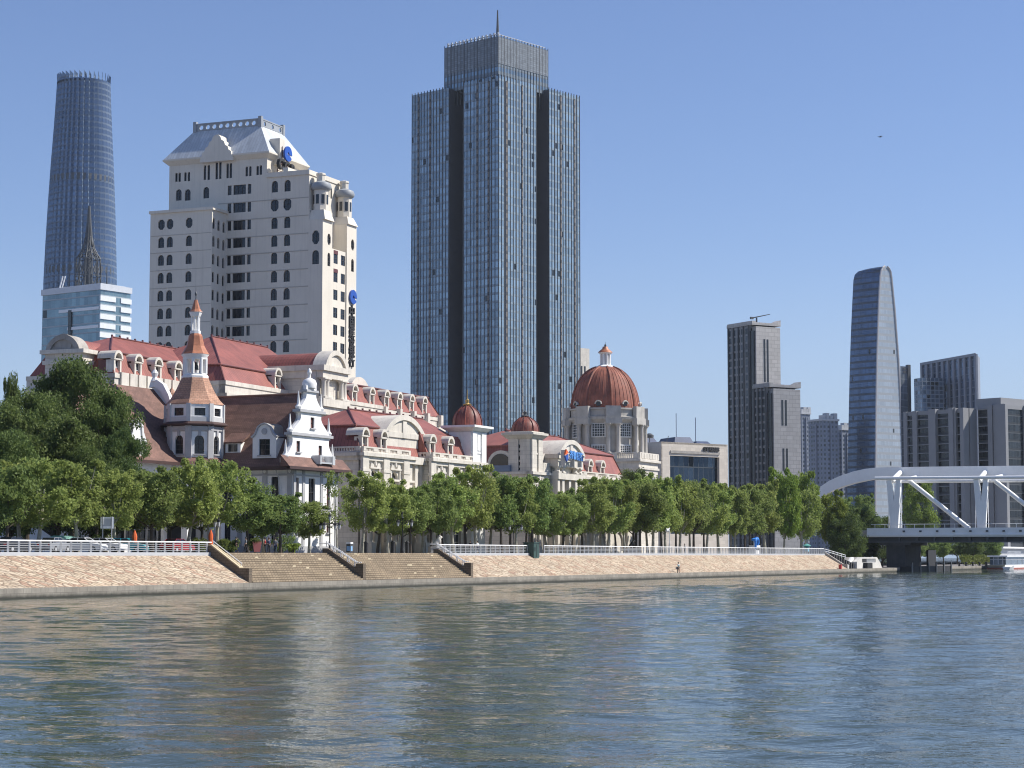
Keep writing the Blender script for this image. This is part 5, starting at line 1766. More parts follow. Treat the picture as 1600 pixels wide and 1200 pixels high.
# corner tower and dome
tw = MB()
FT = Face((0, 0, 0), (0, 1, 0), (-1, 0, 0))
yc = f.b_at(812, 0, 30)
zs_ = [f.z_at(y, 0, yc) for y in (693, 702, 711, 720, 729, 736)]
for z0, z1 in zip(zs_[1:], zs_[:-1]): FT.add(rect(yc - .8, yc + .8, z0 + .12, z1 - .12), (1, 0))
finish(t, tw, Face((-.12, 0, 0), (0, 1, 0), (-1, 0, 0)), [(0, zt1 - 3.3), (0, zt1 - 3.2), (yb, zt1 - 3.2), (yb, zt1 - 3.3)], .1, WIN_W)
FT.p0 = V((-.02, 0, 0))
finish(t, tw, FT, rect(0, yb, z_c + .4, zt1 - .7), .35, WIN_W)
tw.box(.4, tx1, 0, yb, z_c - .1, zt1 - .6)
tw.box(0, .4, -.01, .02, z_c + .4, zt1 - .6)
tw.frustum((-.3, tx1 + .2, -.2, yb + .2), zt1 - .7, (-1.1, tx1 + .9, -.9, yb + .9), zt1)
tw.box(-1.15, tx1 + .95, -.95, yb + .95, zt1, zt1 + .4)
tw.box(-.6, tx1 + .3, -.4, yb + .4, zt1 + .4, zt1 + .6)
tw.box(-.12, tx1 + .12, -.12, yb + .12, zt1 - 3.4, zt1 - 3.1)
for x in (0, tx1 - 1.8): tw.box(x, x + 1.8, -.25, .1, z_c + .5, zt1 - .7)
for y in (.15, yb - 1.9): tw.box(-.2, .1, y, y + 1.9, z_c + .5, zt1 - .7)
td = tw.build('tower', M['stone'], t)
cxx, cyy = tx1 / 2, yb / 2
small_dome(td, cxx, cyy, zt1 + .55, 2.4, f.z_at(650, cxx, cyy), fin='dark_metal')
mb = MB(); mb.tube((cxx, cyy, f.z_at(651)), (cxx, cyy, f.z_at(632, cxx, cyy)), .12, .05, 6); mb.build('flagpole', M['white_paint'], td)
wl.build('facing', M['stone'], t); wall.build('wall', M['stone'], t); cor.build('cornice', STN, t)
# sign
sgn = thing('rooftop_sign', 'blue four character sign with an orange and blue emblem in front of the curved pediment', 'rooftop sign', f, z_fc - 3.2, a=f.a_at(899, -3.4, 32), b=-3.4)
fs = BK
w_ = f.a_at(912, -3.4, 32) - f.a_at(889, -3.4, 32)
for k, ch in enumerate("齐鲁银行"):
    put_text('character', ch, 1.5, .12, M['sky_sign'], sgn, (-2.3 + k * 1.6, -.1, f.z_at(715.5 + k * .6, 20, -3)), (1, 0, 0), (0, -1, 0), .05)
em = MB()
ex, ez = -4.3, f.z_at(715, 16, -3)
em.prism([(ex - .8, ez + .1), (ex - .2, ez + 1.1), (ex + .6, ez + .6), (ex - .1, ez + .15)], 'y', -.2, .1, 0)
em.prism([(ex - .8, ez - .15), (ex - .1, ez), (ex + .6, ez + .3), (ex + .7, ez - .5), (ex, ez - 1.1)], 'y', -.2, .1, 1)
em.build('emblem', [M['orange'], M['blue_sign']], sgn)
w_ = 7.0
mb = MB()
for z in (ez - .6, ez + .5): mb.box(ex, w_ * .5, .12, .22, z, z + .12)
for x in (ex, 0, w_ * .48): mb.box(x - .06, x + .06, .2, 1.0, ez - 1.8, ez + 1.0)
mb.build('frame', M['grey_metal'], sgn)

# ------------------------------------------------------------------ big domed building
f = Fr.at(947, 470, PHI)
t = thing('domed_building', 'grey stone columned drum under a large rust red ribbed dome with a slim lantern', 'domed building', f)
Rd = 53.5 / FPX * 470 * 1.005
zd0, zd1 = f.z_at(643), f.z_at(574)
GR = plain('pale_weathered_stone', (0.47, 0.445, 0.405), .85, .2, .6, streak=.3, bump=.3)
dm = MB()
prof = []
for k in range(13):
    q = k / 12
    ang = q * R(78)
    prof.append((Rd * (cos(ang) ** .86), zd0 + (zd1 - zd0) * sin(ang) / sin(R(78))))
dm.lathe(prof, 48, sm=True)
for k in range(8):
    a_ = 2 * pi * k / 8 + R(33)
    for (r0, z0), (r1_, z1) in zip(prof[:-1], prof[1:]):
        dm.tube((r0 * 1.005 * cos(a_), r0 * 1.005 * sin(a_), z0), (r1_ * 1.005 * cos(a_), r1_ * 1.005 * sin(a_), z1), .3, n=5, cap=False)
for k in range(48):
    if k % 6 == 0: continue
    a_ = 2 * pi * k / 48 + R(33)
    for (r0, z0), (r1_, z1) in zip(prof[:-2], prof[1:-1]):
        dm.tube((r0 * cos(a_), r0 * sin(a_), z0), (r1_ * cos(a_), r1_ * sin(a_), z1), .065, n=4, cap=False)
d = dm.build('dome', plain('rust_red_dome_sheet', (0.30, 0.10, 0.062), .72, .4, .5, streak=.3), t)
ln = MB()
zl0, zl1 = zd1 - .4, f.z_at(553)
ln.lathe([(2.3, zl0), (2.3, zl0 + .5), (1.5, zl0 + .9)], 16); 
for k in range(8):
    a_ = 2 * pi * k / 8; ln.tube((1.1 * cos(a_), 1.1 * sin(a_), zl0 + .6), (1.1 * cos(a_), 1.1 * sin(a_), zl1), .26, n=6)
ln.lathe([(.85, zl0 + .6), (.85, zl1)], 8); ln.lathe([(1.4, zl1), (1.7, zl1 + .25)], 12)
lo = ln.build('lantern', M['stucco'], d)
mb = MB(); zq = f.z_at(543); mb.lathe([(1.75, zl1 + .25), (1.5, zl1 + .6), (.75, zl1 + 1.2), (.6, zl1 + 1.7), (.3, zq)], 12); mb.build('lantern_cap', M['copper'], lo)
mb = MB(); mb.lathe([(.06, zq - .2), (.28, zq + .5), (.05, zq + .9), (.03, f.z_at(534))], 6); mb.build('finial', M['dark_metal'], lo)
for k in range(8):                                # little round dormers at the foot of the dome
    a_ = 2 * pi * k / 8 + R(33) + pi / 8
    c, s_ = cos(a_), sin(a_)
    dd = MB(); n_ = V((c, s_, 0)); u_ = V((-s_, c, 0))
    for j in range(9):
        b0 = pi * j / 8
        if j < 8:
            b1 = pi * (j + 1) / 8
            P0 = n_ * (Rd + .35) + u_ * (.75 * cos(b0)) + V((0, 0, zd0 + 1.2 + .75 * sin(b0))); P1 = n_ * (Rd + .35) + u_ * (.75 * cos(b1)) + V((0, 0, zd0 + 1.2 + .75 * sin(b1)))
            dd.tube(P0, P1, .17, n=5)
            dd.poly([P0, P1, P1 - n_ * 1.4, P0 - n_ * 1.4])
    dd.build('dome_dormer', STN, d)
    g_ = MB(); g_.obox(n_ * (Rd + .2) + V((0, 0, zd0 + 1.3)), u_, (0, 0, 1), n_, .5, .5, .04); g_.build('window', M['dark_glass'], d)
# drum: octagon with chamfered corner columns
RD = Rd * 1.02
zb = f.z_at(712)
dr = MB()
rot = R(33)
dr.lathe([(RD * .98, zb - 1), (RD * .98, f.z_at(666))], 24, rot=rot, sm=False)
zc_ = f.z_at(662)
dr.lathe([(RD * 1.0, zc_ - .6), (RD * 1.03, zc_), (RD * 1.12, zc_ + .5), (RD * 1.14, zc_ + 1.1), (RD * 1.06, zc_ + 1.3), (RD * 1.06, zd0 - .1), (RD * 1.1, zd0), (RD * 1.1, zd0 + .35), (RD * .9, zd0 + .35)], 24, rot=rot, sm=False)
for k in range(8):
    a_ = rot + 2 * pi * k / 8
    n_ = V((cos(a_), sin(a_), 0)); u_ = V((-sin(a_), cos(a_), 0))
    dr.obox(n_ * (RD * 1.13) + V((0, 0, (zc_ + zd0) / 2 + .7)), u_, (0, 0, 1), n_, 1.7, (zd0 - zc_) / 2 + .0, .5)
    dr.obox(n_ * (RD * 1.13) + V((0, 0, zc_ + .1)), u_, (0, 0, 1), n_, 1.9, .7, .75)
    dr.obox(n_ * (RD * 1.0) + V((0, 0, (zb + zc_) / 2)), u_, (0, 0, 1), n_, .7, (zc_ - zb) / 2, .4)
    for s_ in (-1, 1):
        p = n_ * (RD * 1.12) + u_ * (s_ * 1.15); column(dr, p.x, p.y, zb, zc_ - .5, .55)
dr.build('drum', GR, t)
for k in range(8):
    a_ = rot + 2 * pi * (k + .5) / 8
    n_ = V((cos(a_), sin(a_), 0)); u_ = V((-sin(a_), cos(a_), 0))
    for z0, z1 in ((f.z_at(685), f.z_at(665)), (zb, f.z_at(698.5))):
        p0 = n_ * (RD * 1.0) - u_ * 1.5
        mb = MB(); mb.obox(n_ * (RD * .985) + V((0, 0, (z0 + z1) / 2)), u_, (0, 0, 1), n_, 1.75, (z1 - z0) / 2 + .2, .12, 1)
        window_mb(mb, n_ * (RD * .985 + .15) - u_ * 1.5, u_, (0, 0, 1), n_, rect(0, 3.0, z0, z1), .03, (4, 4), .1, 0, 1)
        mb.build('window', WIN_W, t)
# terrace and base
ter = MB()
ta0, ta1, tb0, tb1 = -11, f.a_at(1028, -12.5, 20), -12.5, 16
zt = f.z_at(722, 5, tb0)
ter.box(ta0, ta1, tb0, tb1, GZ, zt - .5)
ter.box(ta0 - .6, ta1 + .6, tb0 - .6, tb1, zt - .5, zt)
ter.box(ta0 - .3, ta1 + .3, tb0 - .3, tb1, zt - 2.2, zt - 1.7)
ter.lathe([(RD * 1.2, zt), (RD * 1.2, zb)], 24, rot=rot, sm=False)
ter.build('base', M['stone'], t)
balustrade(t, ta0, ta1, tb0, zt, 1.6, 'x', 8, .5); balustrade(t, tb0 + .3, tb1, ta0 + .1, zt, 1.6, 'y', 6, .5)
for k in range(5):
    x = ta0 + 3 + (ta1 - ta0 - 6) * k / 4
    mb = MB(); window_mb(mb, (x - 1.2, tb0 - .1, 0), (1, 0, 0), (0, 0, 1), (0, -1, 0), rect(0, 2.4, GZ + 6, zt - 4), .08, (1, 3), .12); mb.build('window', WIN_W, t)
f_dome = f
# ------------------------------------------------------------------ white gabled house with the octagonal turret
f = BK.sub(*(lambda b: (BK.a_at(457, b), b))(20.0))
t = thing('gabled_house', 'white house with brown tiled roofs, a scrolled white gable and a copper capped octagonal turret', 'house', f)
SW, BT, SAL = M['stucco'], M['brown_tile'], M['salmon_tile']
WIN_D = [M['dark_glass'], M['win_frame_d']]
WIN_B = [M['win_frame_b'], M['win_frame_d']]
aG = f.a_at(528, 0, 14)                       # gable front width
z_ev = f.z_at(728)
gA, gB = f.a_at(445, 0, 18), f.a_at(524, 0, 18)
gC = (gA + gB) / 2
z_rg = f.z_at(614, gC, .5)
bT = f.b_at(303, -1.2, 18); aT = -1.2
bR = f.b_at(318, gC, 24)
# body
wall, wl, trim = MB(), MB(), MB()
Fx = Face((0, 0, 0), (0, 1, 0), (-1, 0, 0))
H = z_ev - GZ
for px in (437, 399, 362):
    bc = f.b_at(px - 7, 0, 14)
    Fx.add(rect(bc - .62, bc + .62, GZ + H * .545, GZ + H * .88), (1, 3), .05, WIN_D, .25)
    Fx.add(rect(bc - .6, bc + .6, GZ + H * .12, GZ + H * .42), (1, 3), .05, WIN_D, .25)
finish(t, wl, Fx, rect(0, bR, GZ, z_ev), .35, WIN_D, sill_mat=M['grey_trim'])
Fy = Face((0, 0, 0), (1, 0, 0), (0, -1, 0))
for px, w in ((461, .95), (484, 1.7), (510, .95)):
    ac = f.a_at(px + 3.5, 0, 14)
    Fy.add(rect(ac - w / 2, ac + w / 2, GZ + H * .54, GZ + H * .87), (1 if w > 1 else 0, 1), .06, WIN_D if w > 1 else WIN_B, .3)
    Fy.add(rect(ac - w / 2, ac + w / 2, GZ + H * .24, GZ + H * .46), (1 if w > 1 else 0, 1), .06, WIN_D if w > 1 else WIN_B, .3)
finish(t, wl, Fy, rect(0, aG, GZ, z_ev), .35, WIN_D, sill_mat=M['grey_trim'])
wall.box(.45, aG, .45, bR, GZ, z_ev - .05); wall.box(aG - .02, aG, 0, .46, GZ, z_ev)
wall.build('wall', SW, t); wl.build('facing', SW, t)
# grey pilaster strips, plinth, frieze
for px in (457, 418, 380, 350):
    bc = f.b_at(px - 4, 0, 14); trim.box(-.14, .02, bc - .35, bc + .35, GZ, z_ev - .1)
for px in (457, 471, 499, 527):
    ac = f.a_at(px + (3 if px < 520 else -2), 0, 14); trim.box(ac - .3, ac + .3, -.12, .02, GZ, z_ev - .1)
trim.box(-.2, .02, 0, bR, z_ev - 1.25, z_ev - 1.05); trim.box(-.2, aG + .1, -.2, .02, z_ev - 1.25, z_ev - 1.05)
trim.box(-.25, .02, 0, bR, GZ, GZ + .9); trim.box(-.25, aG + .2, -.25, .02, GZ, GZ + .9)
trim.box(-.12, .02, 0, bR, GZ + H * .5, GZ + H * .515); trim.box(-.12, aG + .1, -.12, .02, GZ + H * .5, GZ + H * .515)
trim.build('grey_trim', M['grey_trim'], t)
wd = MB()
for px in (457, 418, 380):
    if len(wd.v): wd.build('lozenge', M['win_frame_w'], t); wd = MB()
    bc = f.b_at(px - 4, 0, 14); wd.obox((-.16, bc, z_ev - .65), (0, .7071, .7071), (0, -.7071, .7071), (-1, 0, 0), .2, .2, .03)
wd.build('lozenge', M['win_frame_w'], t)
wd = MB(); wd.path([(-.9, f.b_at(435, 0, 15), z_ev - .2), (-.3, f.b_at(437, 0, 15), z_ev - 1.4), (-.2, f.b_at(438, 0, 15), z_ev - 4)], [.08, .08, .08], 6); wd.build('downpipe', M['grey_metal'], t)

# main roof with flared foot
def flared(mb, pts_lo, segs, m=0): pass
gR = gC + 1.7
prof = [(-1.6, z_ev - .15), (-.9, z_ev + .3), (-.2, z_ev + 1.0), (gR, z_rg)]
ro = MB()
b_a, b_z = .75, bR + 2
for (x0, z0), (x1, z1) in zip(prof[:-1], prof[1:]):
    n_ = 1
    ro.poly([(x0, b_a, z0), (x0, b_z, z0), (x1, b_z, z1), (x1, b_a, z1)])
ro.poly([(gR, b_a, z_rg), (gR, b_z, z_rg), (aG + 1.2, b_z, z_ev - .15), (aG + 1.2, b_a, z_ev - .15)])
ro.poly([(p[0], b_z, p[1]) for p in prof] + [(aG + 1.2, b_z, z_ev - .15)])
r_ = ro.build('main_roof', BT, t, recalc=False)
ev = MB(); ev.box(-1.75, -1.45, -.9, b_z, z_ev - .45, z_ev - .08); ev.box(-1.5, .1, -.2, b_z, z_ev - .5, z_ev - .42); ev.build('eave_board', M['eave_dark'], r_)
rc = MB(); rc.tube((gR, b_a, z_rg + .05), (gR, b_z, z_rg + .05), .16, n=6); rc.build('ridge_tiles', BT, r_)
# pent roof below the gable
pe = MB()
pe.prism([(-1.35, z_ev - .15), (-.9, z_ev + .35), (0.05, z_ev + 1.35), (0.05, z_ev - .15)], 'x', gA - 1.0, aG + 1.3)
po = pe.build('pent_roof', SAL, t)
pb = MB(); pb.box(gA - 1.1, aG + 1.4, -1.5, -1.3, z_ev - .5, z_ev - .12); pb.box(gA - 1.0, aG + 1.3, -1.3, 0, z_ev - .52, z_ev - .43); pb.build('eave_board', M['eave_dark'], po)
bl_ = MB(); c = aG * .56
bl_.box(c - 1.9, c + 1.9, -1.35, -.1, z_ev + .5, z_ev + .7); bl_.box(c - 1.9, c + 1.9, -1.35, -1.25, z_ev + 1.45, z_ev + 1.6)
for k in range(13): bl_.box(c - 1.85 + 3.7 * k / 12 - .04, c - 1.85 + 3.7 * k / 12 + .04, -1.33, -1.27, z_ev + .7, z_ev + 1.45)
bl_.box(c - 2.0, c - 1.7, -1.4, -.1, z_ev + .4, z_ev + 1.6); bl_.box(c + 1.3, c + 2.0, -1.4, -.1, z_ev + .4, z_ev + 1.6)
bl_.build('balcony', M['grey_metal'], po)
# scrolled gable
gx = lambda px: f.a_at(px, 0, 20)
zz = lambda y: f.z_at(y, gC, 0)
ca = gC
hwg = (gB - gA) / 2
st = [(ca, z_ev + .6)]
z1, z2, z3, z4 = zz(679), zz(642), zz(612), zz(603)
hw0, hw1, hw2, hw3 = hwg, hwg * .78, hwg * .46, hwg * .2


def side(hwA, zA, hwB, zB):
    """concave scroll from (hwA,zA) up to (hwB,zB)"""
    o = []
    for k in range(9):
        q = k / 8
        o.append((hwA + (hwB - hwA) * (q + .28 * sin(pi * q) - .10 * sin(2 * pi * q)), zA + (zB - zA) * q))
    return o


rt = [(hw0, z_ev + .4), (hw0, z_ev + 1.0)] + side(hw0 - .3, z_ev + 1.0, hw1 - .35, z1 - .5) + [(hw1, z1 - .5), (hw1, z1)] + side(hw1 - .3, z1 + .1, hw2 - .3, z2 - .4) + [(hw2, z2 - .4), (hw2, z2)] + side(hw2 - .25, z2 + .1, hw3, z3) + [(hw3, z4)]
outl = [(ca + x, z) for x, z in rt] + [(ca - x, z) for x, z in reversed(rt)]
gw = MB()
gholes = [(rect(gx(463) + .0, gx(463) + .95, zz(708), zz(691)), WIN_B), (rect(gx(497.5), gx(497.5) + .95, zz(713), zz(695)), WIN_B), (rect(ca - .15, ca + .85, zz(669), zz(652)), WIN_B)]
Fg = Face((0, -.05, 0), (1, 0, 0), (0, -1, 0))
for h_, m_ in gholes: Fg.add(h_, (0, 1), .06, m_, .25)
finish(t, gw, Fg, outl, .3, WIN_D, sill_mat=M['grey_trim'])
n = len(outl)
gw.mesh([(x, -.05, z) for x, z in outl] + [(x, .75, z) for x, z in outl], [(i, (i + 1) % n, n + (i + 1) % n, n + i) for i in range(n)])
gw.prism(outl, 'y', .45, .75)
g_ = gw.build('scroll_gable', SW, t)
gm = MB()
gm.box(ca - hw1 - .3, ca + hw1 + .3, -.35, .85, z1 - .3, z1 + .08); gm.box(ca - hw2 - .3, ca + hw2 + .3, -.35, .85, z2 - .3, z2 + .08); gm.box(ca - hw3 - .25, ca + hw3 + .25, -.3, .8, z3 - .1, z3 + .2)
gm.build('cornice', M['grey_trim'], g_)
for hw, z in ((hw0 - .5, z_ev + 1.0), (hw1 - .1, z1 + .1), (hw2 - .1, z2 + .1)):
    for s_ in (-1, 1): MB().lathe([(.35, z), (.48, z + .3), (.22, z + .6), (.2, z + .9), (.05, z + 2.4)], 8, ca + s_ * hw, .2).build('finial', SW, g_)
MB().lathe([(hw3 * .72, z4 - .3), (hw3 * .78, z4 + .3), (hw3 * .6, z4 + .8), (.22, z4 + 1.1), (.2, z4 + 1.5), (.34, z4 + 1.8), (.25, z4 + 2.1), (.06, z4 + 2.4)], 10, ca, .3).build('finial', SW, g_)
# baroque dormer on the left slope
bd0, bd1 = f.b_at(436, -.4, 18), f.b_at(389, -.4, 18)
bc, hw = (bd0 + bd1) / 2, (bd1 - bd0) / 2 - .5
zb, zt = z_ev + 1.1, f.z_at(662, -.3, bc)
zs = f.z_at(683, -.3, bd0)
pts = [(-hw, zb), (-hw, zs), (-hw * .72, zs + (zt - zs) * .25), (-hw * .5, zs + (zt - zs) * .75), (-hw * .25, zt - .12), (0, zt), (hw * .25, zt - .12), (hw * .5, zs + (zt - zs) * .75), (hw * .72, zs + (zt - zs) * .25), (hw, zs), (hw, zb)]
dm = MB(); Fd = Face((-.3, bc, 0), (0, 1, 0), (-1, 0, 0))
Fd.add(rect(-.85, .85, zb + .4, zs - .2), (1, 2), .07, WIN_D, .2)
finish(t, dm, Fd, pts, .3, WIN_D, sill_mat=M['grey_trim'])
dm.box(.1, 4.0, bc - hw, bc + hw, zb - .5, zs - .02)
dm.box(-.29, .1, bc - hw, bc - hw + .02, zb, zs); dm.box(-.29, .1, bc + hw - .02, bc + hw, zb, zs)
do = dm.build('dormer', SW, t)
dr = MB(); o2 = [(y * 1.12, z + .12) for y, z in pts[1:-1]]; i2 = [(y, z - .06) for y, z in pts[1:-1]]
dr.prism([(bc + y, z) for y, z in o2] + [(bc + y, z) for y, z in reversed(i2)], 'x', -.55, -.1)
dr.build('gable_moulding', M['grey_trim'], do)
dr = MB(); dr.prism([(bc + y, z + .1) for y, z in [(p[0] * 1.06, p[1]) for p in pts[1:-1]]], 'x', -.1, 4.6); dr.build('dormer_roof', plain('pale_tile', (.30, .26, .215), .8, .2), do)
ro_ = MB(); ro_.tube((-.42, bc, zs + (zt - zs) * .45), (-.28, bc, zs + (zt - zs) * .45), .42, n=16); ro_.build('roundel', M['grey_trim'], do)
# little shed dormer
bs = f.b_at(364, .5, 18); zs0 = f.z_at(708, .4, bs)
sd = MB(); sd.prism([(.2, zs0 + 1.5), (2.6, zs0 + 2.9), (3.4, zs0 + 3.3), (3.4, zs0 + 3.0), (.3, zs0 + 1.3)], 'y', bs - 1.6, bs + 1.6)
so = sd.build('shed_dormer', SAL, t)
sd = MB(); sd.box(.5, 3.0, bs - 1.2, bs + 1.2, zs0, zs0 + 1.5); sd.build('dormer_wall', SW, so)
sd = MB(); sd.box(.44, .52, bs - .7, bs + .7, zs0 + .2, zs0 + 1.2); sd.build('window', M['dark_glass'], so)

# ---------- turret
tur = bpy.data.objects  # (parts below hang on the house)
px2m = FPX / (f.w(aT, bT)[1])
ro8 = pi / 8
zy = lambda y: f.z_at(y, aT, bT)
rm = lambda half: half / px2m
R0 = rm(46)
b = MB()
b.lathe([(R0, GZ), (R0, zy(722))], 8, aT, bT, rot=ro8, sm=False)
b.build('turret_base', SW, t)
# skirt roof under the arched windows
s = MB(); s.lathe([(R0 * 1.22, zy(727)), (R0 * 1.18, zy(723)), (R0 * .98, zy(716))], 8, aT, bT, rot=ro8, sm=False); s.build('turret_skirt_roof', SAL, t)
L1 = MB()
z0, z1 = zy(719), zy(666)
Rw = R0 * .98
apo = Rw * cos(pi / 8)
side_l = 2 * Rw * sin(pi / 8)
for k in range(8):
    a_ = 2 * pi * k / 8
    n_ = V((cos(a_), sin(a_), 0)); u_ = V((-sin(a_), cos(a_), 0))
    p0 = V((aT, bT, 0)) + n_ * apo - u_ * (side_l / 2)
    F_ = Face(p0, u_, n_)
    F_.add(arch(side_l / 2, side_l * .44, zy(711), zy(682)), (1, 3), .06, WIN_D, .25)
    finish(t, L1, F_, rect(0, side_l, z0, z1), .35, WIN_D, sill_mat=M['grey_trim'])
L1.lathe([(Rw * .8, z0), (Rw * .8, z1)], 8, aT, bT, rot=ro8, sm=False)
L1.build('turret_wall', SW, t)
tp = MB()
for k in range(8):
    a_ = 2 * pi * k / 8 + ro8
    tp.obox((aT + Rw * cos(a_), bT + Rw * sin(a_), (z0 + z1) / 2), (-sin(a_), cos(a_), 0), (0, 0, 1), (cos(a_), sin(a_), 0), .42, (z1 - z0) / 2, .14)
for k in range(8):
    a_ = 2 * pi * k / 8
    tp.obox((aT + (apo + .1) * cos(a_), bT + (apo + .1) * sin(a_), zy(678.5)), (-sin(a_), cos(a_), 0), (0, 0, 1), (cos(a_), sin(a_), 0), .18, .4, .1)
tp.lathe([(Rw * 1.0, z1 - .9), (Rw * 1.05, z1 - .75), (Rw * 1.05, z1 - .3)], 8, aT, bT, rot=ro8, sm=False)
tp.build('turret_trim', M['grey_trim'], t)
s = MB(); s.lathe([(R0 * 1.0, zy(668)), (R0 * 1.16, zy(666)), (R0 * 1.16, zy(664.5)), (R0 * .98, zy(659))], 8, aT, bT, rot=ro8, sm=False); s.build('turret_belt_roof', M['eave_dark'], t)
L2 = MB(); z0, z1 = zy(661), zy(633)
R2 = rm(46.5)
apo2, sl2 = R2 * cos(pi / 8), 2 * R2 * sin(pi / 8)
for k in range(8):
    a_ = 2 * pi * k / 8
    n_ = V((cos(a_), sin(a_), 0)); u_ = V((-sin(a_), cos(a_), 0))
    F_ = Face(V((aT, bT, 0)) + n_ * apo2 - u_ * (sl2 / 2), u_, n_)
    F_.add(rect(sl2 * .26, sl2 * .74, zy(652), zy(640)), (1, 1), .06, WIN_D)
    finish(t, L2, F_, rect(0, sl2, z0, z1), .25, WIN_D)
L2.lathe([(R2 * .85, z0), (R2 * .85, z1)], 8, aT, bT, rot=ro8, sm=False)
L2.build('turret_drum', SW, t)
tp = MB(); tp.lathe([(R2 * 1.03, z0), (R2 * 1.03, zy(653.5))], 8, aT, bT, rot=ro8, sm=False)
for k in range(8):
    a_ = 2 * pi * k / 8 + ro8
    tp.obox((aT + R2 * cos(a_), bT + R2 * sin(a_), (z0 + z1) / 2), (-sin(a_), cos(a_), 0), (0, 0, 1), (cos(a_), sin(a_), 0), .3, (z1 - z0) / 2, .1)
tp.build('turret_trim', plain('pale_grey_stucco', (.55, .55, .55), .8, .1), t)
s = MB(); s.lathe([(rm(47.5), zy(634)), (rm(46), zy(632)), (rm(40), zy(626)), (rm(34), zy(617)), (rm(28.5), zy(607)), (rm(24), zy(597)), (rm(21), zy(590))], 8, aT, bT, rot=ro8, sm=False)
s.build('turret_roof', M['copper_tile'], t)
lan = MB()
lan.lathe([(rm(21.5), zy(593)), (rm(21.5), zy(588)), (rm(19), zy(586)), (rm(19), zy(584))], 8, aT, bT, rot=ro8, sm=False)
for k in range(8):
    a_ = 2 * pi * k / 8 + ro8
    lan.tube((aT + rm(17) * cos(a_), bT + rm(17) * sin(a_), zy(585)), (aT + rm(17) * cos(a_), bT + rm(17) * sin(a_), zy(560)), rm(2.6), n=8)
lan.lathe([(rm(19), zy(562)), (rm(19.5), zy(558)), (rm(22), zy(555)), (rm(22), zy(553.5))], 8, aT, bT, rot=ro8, sm=False)
lo = lan.build('lantern', SW, t)
bell = MB(); bell.lathe([(.5, zy(578)), (.45, zy(572)), (.2, zy(566))], 10, aT, bT); bell.build('bell', M['bronze'], lo)
s = MB(); s.lathe([(rm(22.5), zy(554)), (rm(19), zy(549)), (rm(14.5), zy(541)), (rm(12.3), zy(532)), (rm(11), zy(525)), (rm(8.5), zy(521.5))], 8, aT, bT, rot=ro8, sm=False); s.build('lantern_roof', M['copper'], lo)
l2 = MB()
l2.lathe([(rm(8.5), zy(523)), (rm(8.5), zy(517))], 8, aT, bT, rot=ro8, sm=False)
for k in range(6):
    a_ = 2 * pi * k / 6 + .3; l2.tube((aT + rm(5.6) * cos(a_), bT + rm(5.6) * sin(a_), zy(518)), (aT + rm(5.6) * cos(a_), bT + rm(5.6) * sin(a_), zy(494)), rm(1.5), n=6)
l2.lathe([(rm(7.5), zy(495)), (rm(10.5), zy(488)), (rm(10.5), zy(487))], 8, aT, bT, rot=ro8, sm=False)
l2.build('upper_lantern', SW, lo)
s = MB(); s.lathe([(rm(11), zy(488)), (rm(7), zy(483)), (rm(4.5), zy(475)), (rm(2.5), zy(468.5))], 8, aT, bT, rot=ro8, sm=False); s.build('spire_roof', M['copper'], lo)
s = MB(); s.lathe([(rm(.9), zy(469)), (rm(.7), zy(463)), (rm(2), zy(460)), (rm(1.8), zy(458)), (rm(.5), zy(456)), (rm(.3), zy(449))], 8, aT, bT); s.build('finial', M['dark_metal'], lo)

# ---------- left wing
aW0, aW1 = -20.0, -2.0
bW = bT + .5
zW_e, zW_r = f.z_at(716, -14, bW), f.z_at(607, f.a_at(232, bW + 9, 26), bW + 9)
roof = MB()
pf = [(bW - 1.2, zW_e - .3), (bW, zW_e + .7), (bW + 1.4, zW_e + 2.5), (bW + 9, zW_r)]
aC = f.a_at(258, bW + 7, 24)
for (b0, z0), (b1, z1) in zip(pf[:-1], pf[1:]):
    roof.poly([(aW0, b0, z0), (aC, b0, z0), (aC, b1, z1), (aW0, b1, z1)])
    roof.poly([(aW0, 2 * (bW + 9) - b0, z0), (aW0, 2 * (bW + 9) - b1, z1), (aC, 2 * (bW + 9) - b1, z1), (aC, 2 * (bW + 9) - b0, z0)])
wr = roof.build('wing_roof', SAL, t, recalc=False)
ev = MB(); ev.box(aW0, aC, bW - 1.35, bW - 1.15, zW_e - .6, zW_e - .2); ev.build('eave_board', M['eave_dark'], wr)
# lower part of the wing roof that runs under the turret
lr = MB()
for (b0, z0), (b1, z1) in zip(pf[:-1], pf[1:-1]): lr.poly([(aC, b0, z0), (0, b0, z0), (0, b1, z1), (aC, b1, z1)])
lr.build('link_roof', BT, t, recalc=False)
# end coping of the wing with a scroll
cpv = MB()
o1 = [(bW + 9.2, zW_r + 1.2), (bW + 8.3, zW_r + 1.3), (bW + 7.2, zW_r + .6), (bW + 6.3, zW_r - .9), (bW + 5.6, zW_r - 2.8), (bW + 4.6, zW_r - 4.6), (bW + 3.2, zW_r - 5.9), (bW + 1.5, zW_r - 7.0), (bW + .5, zW_r - 8.8)]
i1 = [(y + .35, z - 1.0) for y, z in o1]
cpv.prism(o1 + i1[::-1], 'x', aC - .3, aC + .5)
cpv.lathe([(.55, zW_r + 1.1), (.3, zW_r + 1.6), (.5, zW_r + 2.2), (.2, zW_r + 2.7)], 8, aC, bW + 8.8)
cpv.prism([(o1[0][0], zW_e)] + o1 + [(bW + .5, zW_e)], 'x', aC, aC + .3)
cpv.build('scroll_coping', SW, t)
wb = MB()
Fw = Face((aW0, bW, 0), (1, 0, 0), (0, -1, 0))
n = 8
